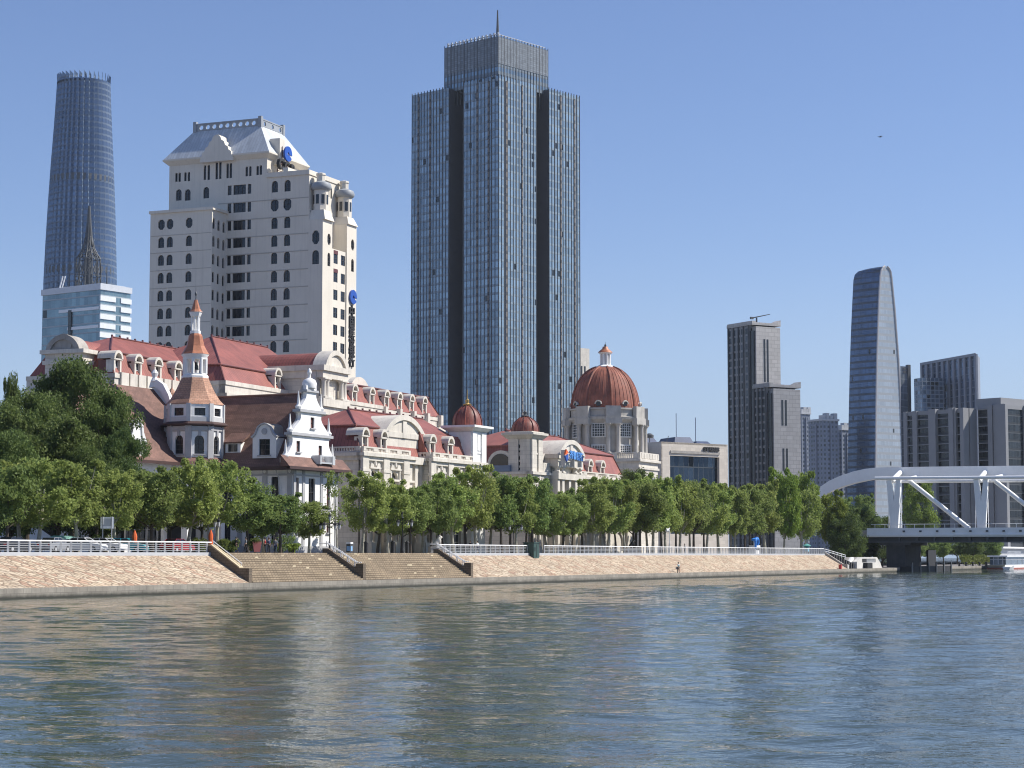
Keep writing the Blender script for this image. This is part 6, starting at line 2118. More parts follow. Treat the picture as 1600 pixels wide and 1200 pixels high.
for k in range(n):
    x = 3 + (aC - aW0 - 6) * k / (n - 1)
    Fw.add(rect(x - 1.2, x + 1.2, GZ + .6, GZ + 4.2), (1, 2), .07, WIN_D); Fw.add(rect(x - .9, x + .9, GZ + 6.2, GZ + 9), (1, 2), .07, WIN_D)
finish(t, wb, Fw, rect(0, aC - aW0, GZ, zW_e), .4, WIN_D)
wb.box(aW0, aC, bW + .5, bW + 18, GZ, zW_e - .1); wb.box(aC, 0, bW + .1, bW + 14, GZ, zW_e)
wb.build('wing_wall', SW, t)
# white scrolled wing dormer
ad = f.a_at(215, bW - .5, 17)
zd0, zd1 = zW_e + .2, f.z_at(655, ad, bW - .3)
wd_ = 2.0
pts = [(-wd_, zd0), (-wd_ * .9, zd0 + (zd1 - zd0) * .35), (-wd_ * .55, zd0 + (zd1 - zd0) * .62), (-wd_ * .45, zd1 - .6), (-.4, zd1 - .05), (.4, zd1 - .05), (wd_ * .45, zd1 - .6), (wd_ * .55, zd0 + (zd1 - zd0) * .62), (wd_ * .9, zd0 + (zd1 - zd0) * .35), (wd_, zd0)]
dm = MB(); dm.prism([(ad + x, z) for x, z in pts], 'y', bW - .4, bW + .1); dm.prism([(ad + x * .9, z - .25) for x, z in pts], 'y', bW + .1, bW + 4)
dw = dm.build('wing_dormer', SW, t)
mb = MB(); mb.prism([(ad + x * 1.12, z + .15) for x, z in pts[1:-1]] + [(ad + x * .82, z - .25) for x, z in reversed(pts[1:-1])], 'y', bW - .6, bW - .35); mb.build('moulding', M['win_frame_w'], dw)
mb = MB(); mb.box(ad - .6, ad + .6, bW - .45, bW - .38, zd0 + .5, zd0 + 2.2); mb.build('window', M['dark_glass'], dw)
# small copper cupola behind the scroll
ax, bx = f.a_at(268, bW + 12, 25), bW + 12
cu = MB(); rr = 9.5 / FPX * f.w(ax, bx)[1]
cu.lathe([(rr * .8, f.z_at(634, ax, bx)), (rr * .8, f.z_at(629, ax, bx)), (rr * 1.05, f.z_at(628, ax, bx)), (rr, f.z_at(622, ax, bx)), (rr * .75, f.z_at(615, ax, bx)), (rr * .35, f.z_at(609, ax, bx)), (.08, f.z_at(606, ax, bx)), (.04, f.z_at(598, ax, bx))], 8, ax, bx, rot=ro8)
cu.lathe([(rr * .7, z_ev), (rr * .7, f.z_at(633, ax, bx))], 8, ax, bx, sm=False)
cu.build('cupola', M['copper_tile'], t)
# entrance porch below the turret
x0, x1 = f.a_at(292, bT - 6, 6), f.a_at(345, bT - 6, 6)
po = MB(); yb_ = bT - 6
po.box(x0 - .6, x1 + .6, yb_ - .4, bT - 2, f.z_at(812, x0, yb_), f.z_at(805, x0, yb_))
for x in (x0, x1): po.box(x - .45, x + .45, yb_ - .3, yb_ + .6, GZ, f.z_at(812, x0, yb_))
po.box(x0, x1, bT - 2.4, bT - 2, GZ, f.z_at(812, x0, yb_))
pp_ = po.build('porch', SW, t)
mb = MB(); mb.box(x0 + .8, x1 - .8, bT - 2.6, bT - 2.45, GZ, f.z_at(815, x0, yb_)); mb.build('doorway', M['black'], pp_)
# ------------------------------------------------------------------ white truss bridge at the right
PBR = 24.65 - 3.0
f = Fr.at(1398, 492, PBR)             # x: along the bank, -y: across the river
t = thing('arch_bridge', 'white steel bridge with a thick curved upper girder, thin tubes, slanting braces and dark underside', 'bridge', f, z=1.0)
WP = M['white_paint']
zq = lambda y, b=0.0, a=0.0: f.z_at(y, a, b)
bx = lambda px, a=0.0, z=14: f.b_at(px, a, z)
END = -120.0
AF = 17.0                              # far side of the deck
zd0, zd1 = zq(838), zq(826)
# deck
dk = MB(); dk.box(-3.0, AF + 3, END, 10, zd0, zd1 - .4)
dk.build('deck', M['concrete'], t)
fa = MB(); fa.box(-3.6, -3.0, END, 6, zd0 - .2, zd1 + .1); fa.box(-3.9, -2.9, END, 6, zd0 + .1, zd0 + .45); fa.build('fascia', WP, t)
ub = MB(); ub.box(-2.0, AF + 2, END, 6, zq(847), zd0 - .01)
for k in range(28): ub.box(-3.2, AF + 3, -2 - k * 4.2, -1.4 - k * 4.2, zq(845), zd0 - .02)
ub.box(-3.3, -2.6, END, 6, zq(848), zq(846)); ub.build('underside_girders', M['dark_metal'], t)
# thick curved box girder (far side), tubes on the near side
def girder(a, w, top, bot, name):
    """ribbon of box section following (px, py_top, py_bot) in the plane at distance a"""
    mb = MB()
    vs, fs = [], []
    pts = []
    for px, yt, yb in zip(*[[p[i] for p in top] for i in range(3)]):
        b = bx(px, a, 20)
        pts.append((b, f.z_at(yt, a, b), f.z_at(yb, a, b)))
    e = pts[-1]
    n = len(pts)
    for b, z1, z0 in pts: vs += [(a, b, z1), (a + w, b, z1), (a + w, b, z0), (a, b, z0)]
    for k in range(n - 1):
        o = 4 * k
        for i in range(4): fs.append((o + i, o + (i + 1) % 4, o + 4 + (i + 1) % 4, o + 4 + i))
    fs += [(0, 1, 2, 3), (4 * n - 4, 4 * n - 3, 4 * n - 2, 4 * n - 1)]
    mb.mesh(vs, fs)
    return mb.build(name, WP, t)
crv = [(1236, 800, 815), (1256, 784, 800), (1278, 763, 780), (1296, 751, 769), (1314, 743, 761), (1334, 736.5, 755), (1352, 732.5, 751), (1370, 730.5, 748), (1392, 730, 746), (1440, 729.3, 745), (1500, 728.5, 744), (1560, 728, 743.5), (1620, 727.5, 743), (1700, 727, 742.5), (1850, 726, 742)]
girder(AF - 3.2, 3.2, crv, None, 'upper_girder')
gb = MB()
for px0, px1, y0, y1, a in ((1368, 1850, 747.5, 744, -1.0), (1386, 1850, 752.5, 749, 2.5)):
    b0, b1 = bx(px0, a), bx(px1, a)
    MB().tube((a, b0, f.z_at(y0, a, b0)), (a, b1, f.z_at(y1, a, b1)), .42, n=10).build('tube_chord', WP, t)
ct = MB()
for k in range(7):
    b = bx(1398, 0) - 3 - k * 21.0
    ct.tube((-.5, b, zq(748)), (AF - 2, b, zq(741)), .3, n=8)
ct.build('cross_tubes', WP, t)
for px in (1398, 1534, 1672, 1810):
    b = bx(px, 0)
    mb = MB()
    w0, w1 = .95, 1.9
    zt_, zb_ = zq(748, b), zd1 - .2
    mb.prism([(b - w0, zb_), (b + w0, zb_), (b + w1 * .9, zt_), (b + w1 * .25, zt_), (b, zt_ - 5.5), (b - w1 * .35, zt_), (b - w1 * .9, zt_)], 'x', -1.0, .6)
    mb.tube((-.4, b + .6, zq(752, b)), (AF - 1.8, b + 1.2, zq(733, b)), .62, n=10)
    mb.tube((.8, b + w0 + .7, zb_), (.8, b + w0 + .5, zt_), .1, n=6); mb.tube((.8, b - w0 - .5, zb_), (.8, b - w0 - .5, zt_), .1, n=6)
    mb.build('tower_leg', WP, t)
for px0, px1 in ((1422, 1514), (1556, 1648)):
    b0, b1 = bx(px0, 0), bx(px1, 0)
    MB().tube((.3, b0, zq(752, b0)), (.3, b1, zd1 - .1), .55, n=10).build('diagonal_brace', WP, t)
# deck railing
mb = MB()
mb.tube((-3.3, 5, zd1 + 1.0), (-3.3, END, zd1 + 1.0), .06, n=5)
for k in range(50): mb.box(-3.35, -3.25, 4 - k * 2.4, 4.1 - k * 2.4, zd1, zd1 + 1.0)
mb.build('deck_railing', WP, t)
lp = MB()
for k in range(8):
    b = bx(1412 + 26 * k, -3.4); lp.tube((-3.7, b, zd1 - .9), (-3.7, b, zd1 - .5), .3, n=8)
lp.build('floodlights', M['dark_metal'], t)
# pier on the bank
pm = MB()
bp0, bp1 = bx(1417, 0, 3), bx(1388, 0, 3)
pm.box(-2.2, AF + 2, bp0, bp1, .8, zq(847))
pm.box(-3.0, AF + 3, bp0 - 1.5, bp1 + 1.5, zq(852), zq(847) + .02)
pm.build('pier', M['concrete_shaded'], t)
# dark fender platform in the water below it
px_ = MB()
f2 = BK
t2 = thing('fender_platform', 'dark low platform standing in the water under the bridge beside the pale quay', 'platform', BK, 0.0, a=BK.a_at(1416, -1.5, 1), b=-1.5)
a_len = BK.a_at(1480, -1.5, 1) - BK.a_at(1416, -1.5, 1)
px_.box(0, a_len, -1.2, 1.48, -1.5, 1.25); px_.build('platform', M['black'], t2)
for k in range(6): MB().box(a_len * k / 5.2, a_len * k / 5.2 + .8, -1.45, -1.2, -.5, 2.2).build('fender_post', M['dark_metal'], t2)
MB().box(a_len * .62, a_len * .82, 1.0, 1.48, 1.25, 5.2).build('screen', M['black'], t2)
# ------------------------------------------------------------------ trees
def leaf_mat(name, c1, c2, trans=0.25):
    g = G(name)
    ri = g.n("NewGeometry").outputs["Random Per Island"]
    n = g.ramp(g.noise(g.ob(), 0.7, 2), 0.35, 0.65)
    f_ = g.m('ADD', g.m('MULTIPLY', ri, 0.7), g.m('MULTIPLY', n, 0.3))
    orn = g.n("ObjectInfo").outputs["Random"]
    br = g.ramp(orn, 0, 1, 0.74, 1.24); wa = g.ramp(g.white(g.comb(orn, orn, orn)), 0, 1, 0.85, 1.15)
    g.col(g.mix(1.0, g.mix(f_, c1, c2), g.comb(g.m('MULTIPLY', br, wa), br, g.m('MULTIPLY', br, 0.95)), 'MULTIPLY')); g.rough(0.65); g.b.inputs['Specular IOR Level'].default_value = 0.25
    tb = g.n("BsdfTranslucent")
    tb.inputs[0].default_value = (*mul(c2, 1.3), 1)
    mx = g.n("MixShader"); mx.inputs[0].default_value = trans
    g.t.links.new(g.b.outputs[0], mx.inputs[1]); g.t.links.new(tb.outputs[0], mx.inputs[2])
    g.t.links.new(mx.outputs[0], g.t.nodes["Material Output"].inputs[0])
    return g.mat


M['leaf_plane'] = leaf_mat('plane_tree_leaf', (0.120, 0.170, 0.040), (0.300, 0.365, 0.105), .34)
M['leaf_dark'] = leaf_mat('dark_tree_leaf', (0.058, 0.092, 0.026), (0.140, 0.195, 0.056), .3)
M['leaf_bright'] = leaf_mat('bright_tree_leaf', (0.130, 0.185, 0.026), (0.255, 0.325, 0.062))
M['leaf_mid'] = leaf_mat('mid_tree_leaf', (0.098, 0.150, 0.038), (0.235, 0.305, 0.092), .32)
M['leaf_hedge'] = leaf_mat('hedge_leaf', (0.090, 0.125, 0.025), (0.170, 0.200, 0.050))
M['bark_pale'] = plain('pale_mottled_bark', (0.36, 0.34, 0.27), 0.85, 0.4, 1.6, bump=0.4)
M['bark_dark'] = plain('dark_bark', (0.075, 0.06, 0.045), 0.9, 0.3, 1.5, bump=0.5)


def leaves(name, seed, clumps, per, leaf, mat, spread=0.75, flat=0.5):
    """clumps: list of (x,y,z,r); each is a loose cloud of leaf-shaped faces"""
    rg = np.random.RandomState(seed)
    P = []
    for x, y, z, r in clumps:
        d = rg.normal(size=(per, 3)); d /= np.linalg.norm(d, axis=1)[:, None] + 1e-9
        rad = r * np.clip(rg.uniform(0, 1, per) ** .45 + rg.normal(0, .08, per), 0, 1.25)
        P.append(np.array([x, y, z]) + d * rad[:, None] * np.array([1, 1, .8]))
    P = np.concatenate(P); n = len(P)
    nr = rg.normal(size=(n, 3)); nr[:, 2] += flat; nr /= np.linalg.norm(nr, axis=1)[:, None]
    t_ = np.cross(nr, rg.normal(size=(n, 3))); t_ /= np.linalg.norm(t_, axis=1)[:, None] + 1e-9
    w_ = np.cross(nr, t_)
    s = leaf * rg.uniform(.65, 1.3, n)[:, None]
    q = np.stack([P - t_ * s, P - w_ * s * .55 + nr * s * .12, P + t_ * s, P + w_ * s * .55 + nr * s * .12], 1).reshape(-1, 3)
    me = bpy.data.meshes.new(name)
    me.vertices.add(4 * n); me.vertices.foreach_set('co', q.astype(np.float32).ravel())
    me.loops.add(4 * n); me.loops.foreach_set('vertex_index', np.arange(4 * n))
    me.polygons.add(n); me.polygons.foreach_set('loop_start', np.arange(0, 4 * n, 4)); me.polygons.foreach_set('loop_total', np.full(n, 4))
    me.materials.append(mat)
    me.update(calc_edges=True)
    return me


def tree_mesh(seed, H, crown_w, base, trunk_r, leaf, per, mat, bark, nclump=34, clump_r=1.0, lean=0.0, top=0.8, sprays=6):
    """returns (trunk mesh, crown mesh) of a tree of height H, crown starting at height base"""
    rg = random.Random(seed)
    tr = MB()
    cx, cy = lean * rg.uniform(-1, 1), lean * rg.uniform(-1, 1)
    pts = [(0, 0, 0), (cx * .3, cy * .3, base * .55), (cx * .6, cy * .6, base * 1.05), (cx, cy, base + (H - base) * .55)]
    tr.path(pts, [trunk_r * 1.15, trunk_r * .85, trunk_r * .7, trunk_r * .25], 8)
    cl = []
    rz = (H - base) / 2
    zc = base + rz
    lob = [rg.uniform(.72, 1.18) for _ in range(7)]
    for k in range(nclump):
        th = rg.uniform(0, 2 * pi)
        u = rg.uniform(-1, 1)
        rr = rg.uniform(.25, 1) ** .55
        lw = lob[int(th / (2 * pi) * 7) % 7]
        env = sqrt(max(0.05, 1 - u * u * (.75 if u < 0 else top)))
        x = cx + crown_w / 2 * .82 * rr * env * lw * cos(th); y = cy + crown_w / 2 * .82 * rr * env * lw * sin(th)
        z = zc + rz * .86 * u + rg.uniform(-.3, .3)
        cl.append((x, y, z, clump_r * rg.uniform(.65, 1.25)))
    for k in range(sprays):                                  # a few sprays that break the outline
        th = rg.uniform(0, 2 * pi); cl.append((cx + crown_w * .3 * cos(th), cy + crown_w * .3 * sin(th), H - rg.uniform(-.3, .9), clump_r * .5))
    for k in range(9):
        c = cl[rg.randrange(len(cl))]
        z0 = base * rg.uniform(.85, 1.15)
        s0 = (cx * .6, cy * .6, z0)
        midp = (s0[0] * .4 + c[0] * .6, s0[1] * .4 + c[1] * .6, z0 * .55 + c[2] * .45)
        tr.path([s0, midp, c[:3]], [trunk_r * .42, trunk_r * .28, trunk_r * .08], 6)
    to = tr.build('trunk', bark)
    me = to.data
    bpy.data.objects.remove(to)
    return me, leaves('crown', seed, cl, per, leaf, mat)


PLANE = [tree_mesh(s, 8.6, 7.6, 2.75, .23, .165, 150, M['leaf_plane'], M['bark_pale'], 46 + 4 * (s % 4), .92, .55) for s in (1, 2, 3, 4, 5, 6, 7)]
PLANE2 = [tree_mesh(s, 8.4, 7.2, 2.75, .20, .165, 150, M['leaf_mid'], M['bark_dark'], 46 + 5 * (s % 3), .92, .5) for s in (11, 12, 13, 14)]
BRIGHT = [tree_mesh(s, 9.0, 8.0, 1.9, .22, .17, 230, M['leaf_bright'], M['bark_pale'], 60, 1.05, .3) for s in (21, 22)]
DARK = [tree_mesh(s, 10, 9.4, 1.2, .30, .125, 420, M['leaf_dark'], M['bark_dark'], 78, 1.15, .3, .9, 2) for s in (31, 32, 33)]
BIG = [tree_mesh(s, 10, 8.0, 2.9, .26, .10, 430, M['leaf_dark'], M['bark_dark'], 84, .95, .3, .92, 0) for s in (35, 36)]
THIN = [tree_mesh(s, 9.5, 3.6, 3.0, .10, .18, 26, M['leaf_mid'], M['bark_pale'], 26, .8, .5) for s in (41,)]


def tree(pair, name, label, group, a, b, H0, H, wscale=1.0, z=GZ, fr=BK):
    t = thing(name, label, 'tree', fr, z, group, a=a, b=b, rz=rnd.uniform(0, 6.28))
    s = H / H0
    t.scale = (s * wscale, s * wscale, s)
    link('trunk', pair[0], t); link('crown', pair[1], t)
    return t


# front row, one per trunk seen: (px, py of the crown top, what stands by it)
ROW = [
    (10, 722, 'plane tree with dark trunk at the left end of the promenade row'),
    (58, 716, 'plane tree with leaning pale trunk, second from the left end of the promenade row'),
    (120, 722, 'plane tree with pale forked trunk before the dark doorways left of the white signboard'),
    (180, 736, 'plane tree directly right of the white signboard on two posts'),
    (237, 728, 'plane tree between the first orange parasol and the turret porch'),
    (292, 722, 'plane tree standing left of the house porch, below the turret'),
    (338, 716, 'tall plane tree behind the second orange parasol by the first stair wall'),
    (387, 748, 'dark plane tree behind the walkers at the head of the left steps'),
    (438, 768, 'low plane tree on a thin white-painted trunk over the left steps'),
    (483, 782, 'small plane tree in front of the bay windows under the scrolled gable'),
    (566, 742, 'plane tree on the white trunk right of the second stair wall'),
    (606, 752, 'plane tree in front of the first porch columns of the cream building'),
    (641, 756, 'plane tree with white-painted trunk beside the black gate posts'),
    (674, 752, 'dark trunked plane tree just left of the pale stone lion'),
    (708, 742, 'plane tree over the start of the short railing, right of the pale lion'),
    (745, 728, 'tall plane tree below the white domed tower'),
    (783, 736, 'plane tree left of the green cabinet, under the orange mansard'),
    (806, 752, 'thin plane tree second to the left of the green cabinet'),
    (833, 742, 'fork trunked plane tree right behind the green cabinet'),
    (866, 768, 'low plane tree just right of the green cabinet'),
    (894, 766, 'plane tree with leaning fork below the blue sign'),
    (926, 752, 'plane tree below the red mansard end, left of the big dome'),
    (950, 746, 'plane tree under the middle of the big dome'),
    (976, 752, 'plane tree beside the dark bronze lion, on its left'),
    (1000, 748, 'plane tree beside the dark bronze lion, on its right'),
    (1020, 742, 'plane tree below the corner of the dome terrace'),
    (1040, 746, 'plane tree by the white globe lamp, on its left'),
    (1062, 752, 'plane tree above the angler on the slope'),
    (1084, 746, 'plane tree under the left edge of the stone hotel'),
    (1104, 754, 'plane tree below the dark hotel window'),
    (1124, 757, 'plane tree below the hotel name sign'),
    (1148, 760, 'plane tree in front of the foot of the taller grey stone tower'),
    (1172, 758, 'plane tree left of the blue kiosk'),
    (1196, 752, 'plane tree right of the blue kiosk'),
    (1252, 764, 'slim plane tree near the right end of the long railing'),
]
for i, (px, py, lab) in enumerate(ROW):
    b = 11.5 + rnd.uniform(-.6, .6)
    a = BK.a_at(px, b)
    H = (BK.z_at(py, a, b) - GZ) * .97
    pal = PLANE if i % 4 else PLANE2
    if px in (674, 387, 833, 894): pal = PLANE2
    m_ = pal[(i * 3) % len(pal)]
    tree(m_, 'plane_tree', lab, 'plane trees along the promenade', a, b, 8.6, H, min(1.25, max(.82, 9.0 / H)) * rnd.uniform(.95, 1.1))
# second row
ROW2 = [(32, 730), (90, 738), (150, 742), (210, 742), (265, 738), (315, 745), (412, 778), (590, 768), (628, 775), (660, 768), (692, 760), (728, 752), (765, 748), (797, 752), (822, 757), (855, 775), (880, 778), (910, 768), (938, 760), (963, 762), (990, 760), (1012, 757), (1034, 757), (1056, 760), (1078, 760), (1100, 764), (1122, 765), (1142, 766), (1164, 766), (1188, 764)]
PLACE = ['behind the leaning pale trunk at the left end', 'just left of the forked pale trunk', 'left of the white notice board', 'behind the first orange parasol', 'midway between the two orange parasols', 'behind the black lamp at the turret porch',
         'behind the pink board at the step head', 'left of the black lamp by the porch columns', 'right behind the black lamp by the porch columns', 'behind the left flank of the pale lion', 'right behind the pale stone lion', 'below the left edge of the domed white tower',
         'below the right edge of the domed white tower', 'behind the lamp left of the green cabinet', 'just left of the green cabinet', 'right of the green cabinet', 'below the balustrade left of the blue sign', 'right below the blue sign', 'below the right end of the red mansard', 'below the right half of the big dome',
         'straight behind the dark bronze lion', 'right of the dark bronze lion', 'left of the white globe lamp', 'right of the white globe lamp', 'below the left part of the stone hotel', 'below the hotel name sign', 'below the right edge of the stone hotel', 'below the dark side of the taller grey tower',
         'below the recess between the grey stone towers', 'behind the blue kiosk']
for i, ((px, py), plc) in enumerate(zip(ROW2, PLACE)):
    b = 17.0 if not 330 < px < 560 else 14.5
    a = BK.a_at(px, b)
    H = BK.z_at(py, a, b) - GZ
    tree(PLANE2[i % 4] if i % 3 else PLANE[i % 7], 'plane_tree', 'back row plane tree ' + plc, 'back row of plane trees', a, b, 8.5, H, min(1.3, 9.6 / H))
tree(THIN[0], 'young_tree', 'thin see-through young tree in front of the white house corner, by the black street lamp', None, BK.a_at(527, 11), 11, 9.5, BK.z_at(742, BK.a_at(527, 11), 11) - GZ, 1.0)
# bright and dark trees towards the bridge
for px, py, b, ws, pal, lab in (
        (1225, 739, 13, 1.0, BRIGHT[0], 'big bright yellow-green tree rising over the row, right of the grey stone towers'),
        (1258, 742, 18, .8, BRIGHT[1], 'bright green tree at the foot of the white bridge girder'),
        (1300, 772, 15, .9, BRIGHT[0], 'small bright tree under the curve of the bridge girder'),
        (1352, 768, 34, 1.0, PLANE2[0], 'tall dark green tree behind the bridge end, below the curved tower'),
        (1438, 754, 46, 1.05, BRIGHT[1], 'bright round tree framed by the bridge leg and the slanting brace'),
        (1478, 780, 52, .9, PLANE[1], 'mid green tree under the slanting brace of the bridge'),
        (1322, 776, 40, .9, PLANE[3], 'mid green tree between the two bright trees at the bridge end')):
    a = BK.a_at(px, b); H = BK.z_at(py, a, b) - GZ
    tree(pal, 'leafy_tree', lab, None, a, b, 9.0, H, ws * max(.6, min(1.2, 10.5 / H)))
for px, py, b, H0, ws, lab in (
        (1345, 792, 13, 10, 1.05, 'dense dark bushy tree over the white abutment at the bridge end'),
        (1318, 800, 12, 10, .85, 'dark bushy tree over the descending white handrail'),
        (1378, 806, 14, 10, .8, 'dark drooping tree hard against the bridge pier')):
    a = BK.a_at(px, b, 2); H = BK.z_at(py, a, b) - 1.0
    tree(DARK[px % 3], 'bushy_tree', lab, None, a, b, 10, H, ws * 1.05, 1.0)
# trees seen under the bridge
for k, (px, py) in enumerate(((1432, 848), (1452, 850), (1474, 850), (1496, 851), (1516, 852), (1536, 853), (1552, 855))):
    b = 16 + (k % 2) * 6
    a = BK.a_at(px, b, 2); H = BK.z_at(838 + (k % 3) * 3, a, b) - 1.0
    tree((PLANE2 + DARK)[k % 6], 'quay_tree', 'small green tree beneath the bridge deck, ' + ('next to the dark pier', 'second from the dark pier', 'left of the black screen', 'behind the black screen', 'right of the black screen', 'behind the boxy hedge', 'nearest the moored boat')[k], 'trees beneath the bridge deck', a, b, 8.8, H, 1.2, 1.0)
# the big dark trees at the left
for px, py, b, pw, kind, k, lab in (
        (112, 546, 36, 172, BIG, 0, 'tallest dark broad tree in front of the palace gable at the left'),
        (42, 600, 32, 140, BIG, 1, 'dark dense tree at the left edge under the tallest one'),
        (85, 640, 25, 180, DARK, 2, 'dark round tree in the middle of the clump below the tallest tree'),
        (192, 660, 20, 92, BIG, 0, 'dark tree standing against the brown wing roof, right of the clump'),
        (14, 570, 44, 44, DARK, 2, 'narrow columnar tree top poking up at the left edge'),
        (165, 596, 31, 118, BIG, 1, 'dark tree between the tallest tree and the brown wing roof'),
        (20, 665, 22, 130, DARK, 0, 'dark tree of the clump behind the left end of the railing'),
        (148, 690, 19, 120, DARK, 0, 'lower dark tree of the clump behind the white notice board')):
    a = BK.a_at(px, b, 10); H = (BK.z_at(py, a, b) - GZ) * .97
    w_want = pw / FPX * BK.w(a, b)[1]
    w0 = 7.6 if kind is BIG else 9.6
    tree(kind[k], 'dark_tree', lab, None, a, b, 10.2, H, (w_want / w0) / (H / 10.2))
a = BK.a_at(993, 21); tree(BIG[0], 'dark_tree', 'dark round tree in front of the terrace below the big dome', None, a, 21, 10.2, BK.z_at(731, a, 21) - GZ, .8)
# hedges and clipped shrubs
def shrub(name, label, px, py, b, w, group=None, mat='leaf_hedge', seed=3, z=GZ):
    a = BK.a_at(px, b); H = BK.z_at(py, a, b) - z
    t = thing(name, label, 'shrub', BK, z, group, a=a, b=b)
    rg = random.Random(seed)
    cl = []
    for k in range(16):
        th = rg.uniform(0, 6.28); q = sqrt(rg.uniform(0, 1)); h = rg.uniform(.2, .8)
        cl.append((w * .36 * q * cos(th), w * .36 * q * sin(th), H * h, min(w, H) * .26))
    me = leaves('foliage', seed, cl, 90, .11, M[mat]); link('foliage', me, t)
    st = MB()
    for k in range(4): st.tube((.1 * k - .15, 0, 0), (cl[k][0] * .7, cl[k][1] * .7, H * .6), .05, .02, 5)
    so = st.build('stems', M['bark_dark']); so.parent = t
    return t


for px, py, b, w, lab in ((311, 839, 9.2, 1.9, 'round yellow-green clipped bush left of the second orange parasol'), (345, 842, 9.0, 1.6, 'round clipped bush just right of the second orange parasol'), (361, 840, 8.8, 2.0, 'round clipped bush behind the solid stair wall cap'), (398, 838, 9.6, 1.6, 'slanting clipped bush beside the walkers')):
    shrub('clipped_bush', lab, px, py, b, w, 'clipped bushes on the promenade', seed=px)
shrub('flowering_shrub', 'wide dark shrub in front of the white house corner', 440, 833, 12.5, 5.0, None, 'leaf_mid', 77)
shrub('low_shrub', 'low bright shrub at the right foot of the wide dark shrub', 458, 848, 10.5, 2.2, None, 'leaf_bright', 78)
shrub('low_shrub', 'broad low green shrub under the white signboard', 160, 834, 13.5, 4.2, None, 'leaf_mid', 79)
t = thing('clipped_hedge', 'long boxy yellow-green hedge on the far low quay beyond the bridge', 'hedge', BK, .97, a=BK.a_at(1503, 5, 1), b=5)
L = BK.a_at(1548, 5, 1) - BK.a_at(1503, 5, 1)
cl = [(L * (k + .5) / 60, rnd.uniform(-.8, .8), rnd.uniform(.6, 2.6), .9) for k in range(60)]
link('foliage', leaves('foliage', 9, cl, 90, .2, M['leaf_hedge']), t)
st = MB()
for k in range(12): st.tube((L * (k + .5) / 12, 0, 0), (L * (k + .5) / 12, 0, 2), .06, n=5)
so = st.build('stems', M['bark_dark']); so.parent = t
# ------------------------------------------------------------------ street furniture and small things
def at_b(px, b, z=GZ): return BK.a_at(px, b, z)


def zpx(py, px, b): return BK.z_at(py, at_b(px, b), b)


def skin(name, chains, mat, parent, sub=1, scale=1.0):
    """one continuous surface grown round connected joints; chains = [[(x,y,z,r), ...], ...] sharing joints by position"""
    idx, vs, rs, ed = {}, [], [], []
    for ch in chains:
        prev = None
        for x, y, z, r in ch:
            k = (round(x, 4), round(y, 4), round(z, 4))
            if k not in idx: idx[k] = len(vs); vs.append((x * scale, y * scale, z * scale)); rs.append(r * scale)
            if prev is not None and prev != idx[k]: ed.append((prev, idx[k]))
            prev = idx[k]
    me = bpy.data.meshes.new(name); me.from_pydata(vs, ed, [])
    o = bpy.data.objects.new(name, me); COL.objects.link(o)
    md = o.modifiers.new('skin', 'SKIN'); md.use_smooth_shade = True
    sl = me.skin_vertices[0].data
    for i, r in enumerate(rs): sl[i].radius = (r, r)
    sl[0].use_root = True
    if sub: o.modifiers.new('sub', 'SUBSURF').levels = sub
    dg = bpy.context.evaluated_depsgraph_get()
    m2 = bpy.data.meshes.new_from_object(o.evaluated_get(dg))
    bpy.data.objects.remove(o); bpy.data.meshes.remove(me)
    m2.materials.clear(); m2.materials.append(mat)
    m2.name = name
    return link(name, m2, parent)


SKIN = plain('skin', (.42, .27, .19), .6, .05)


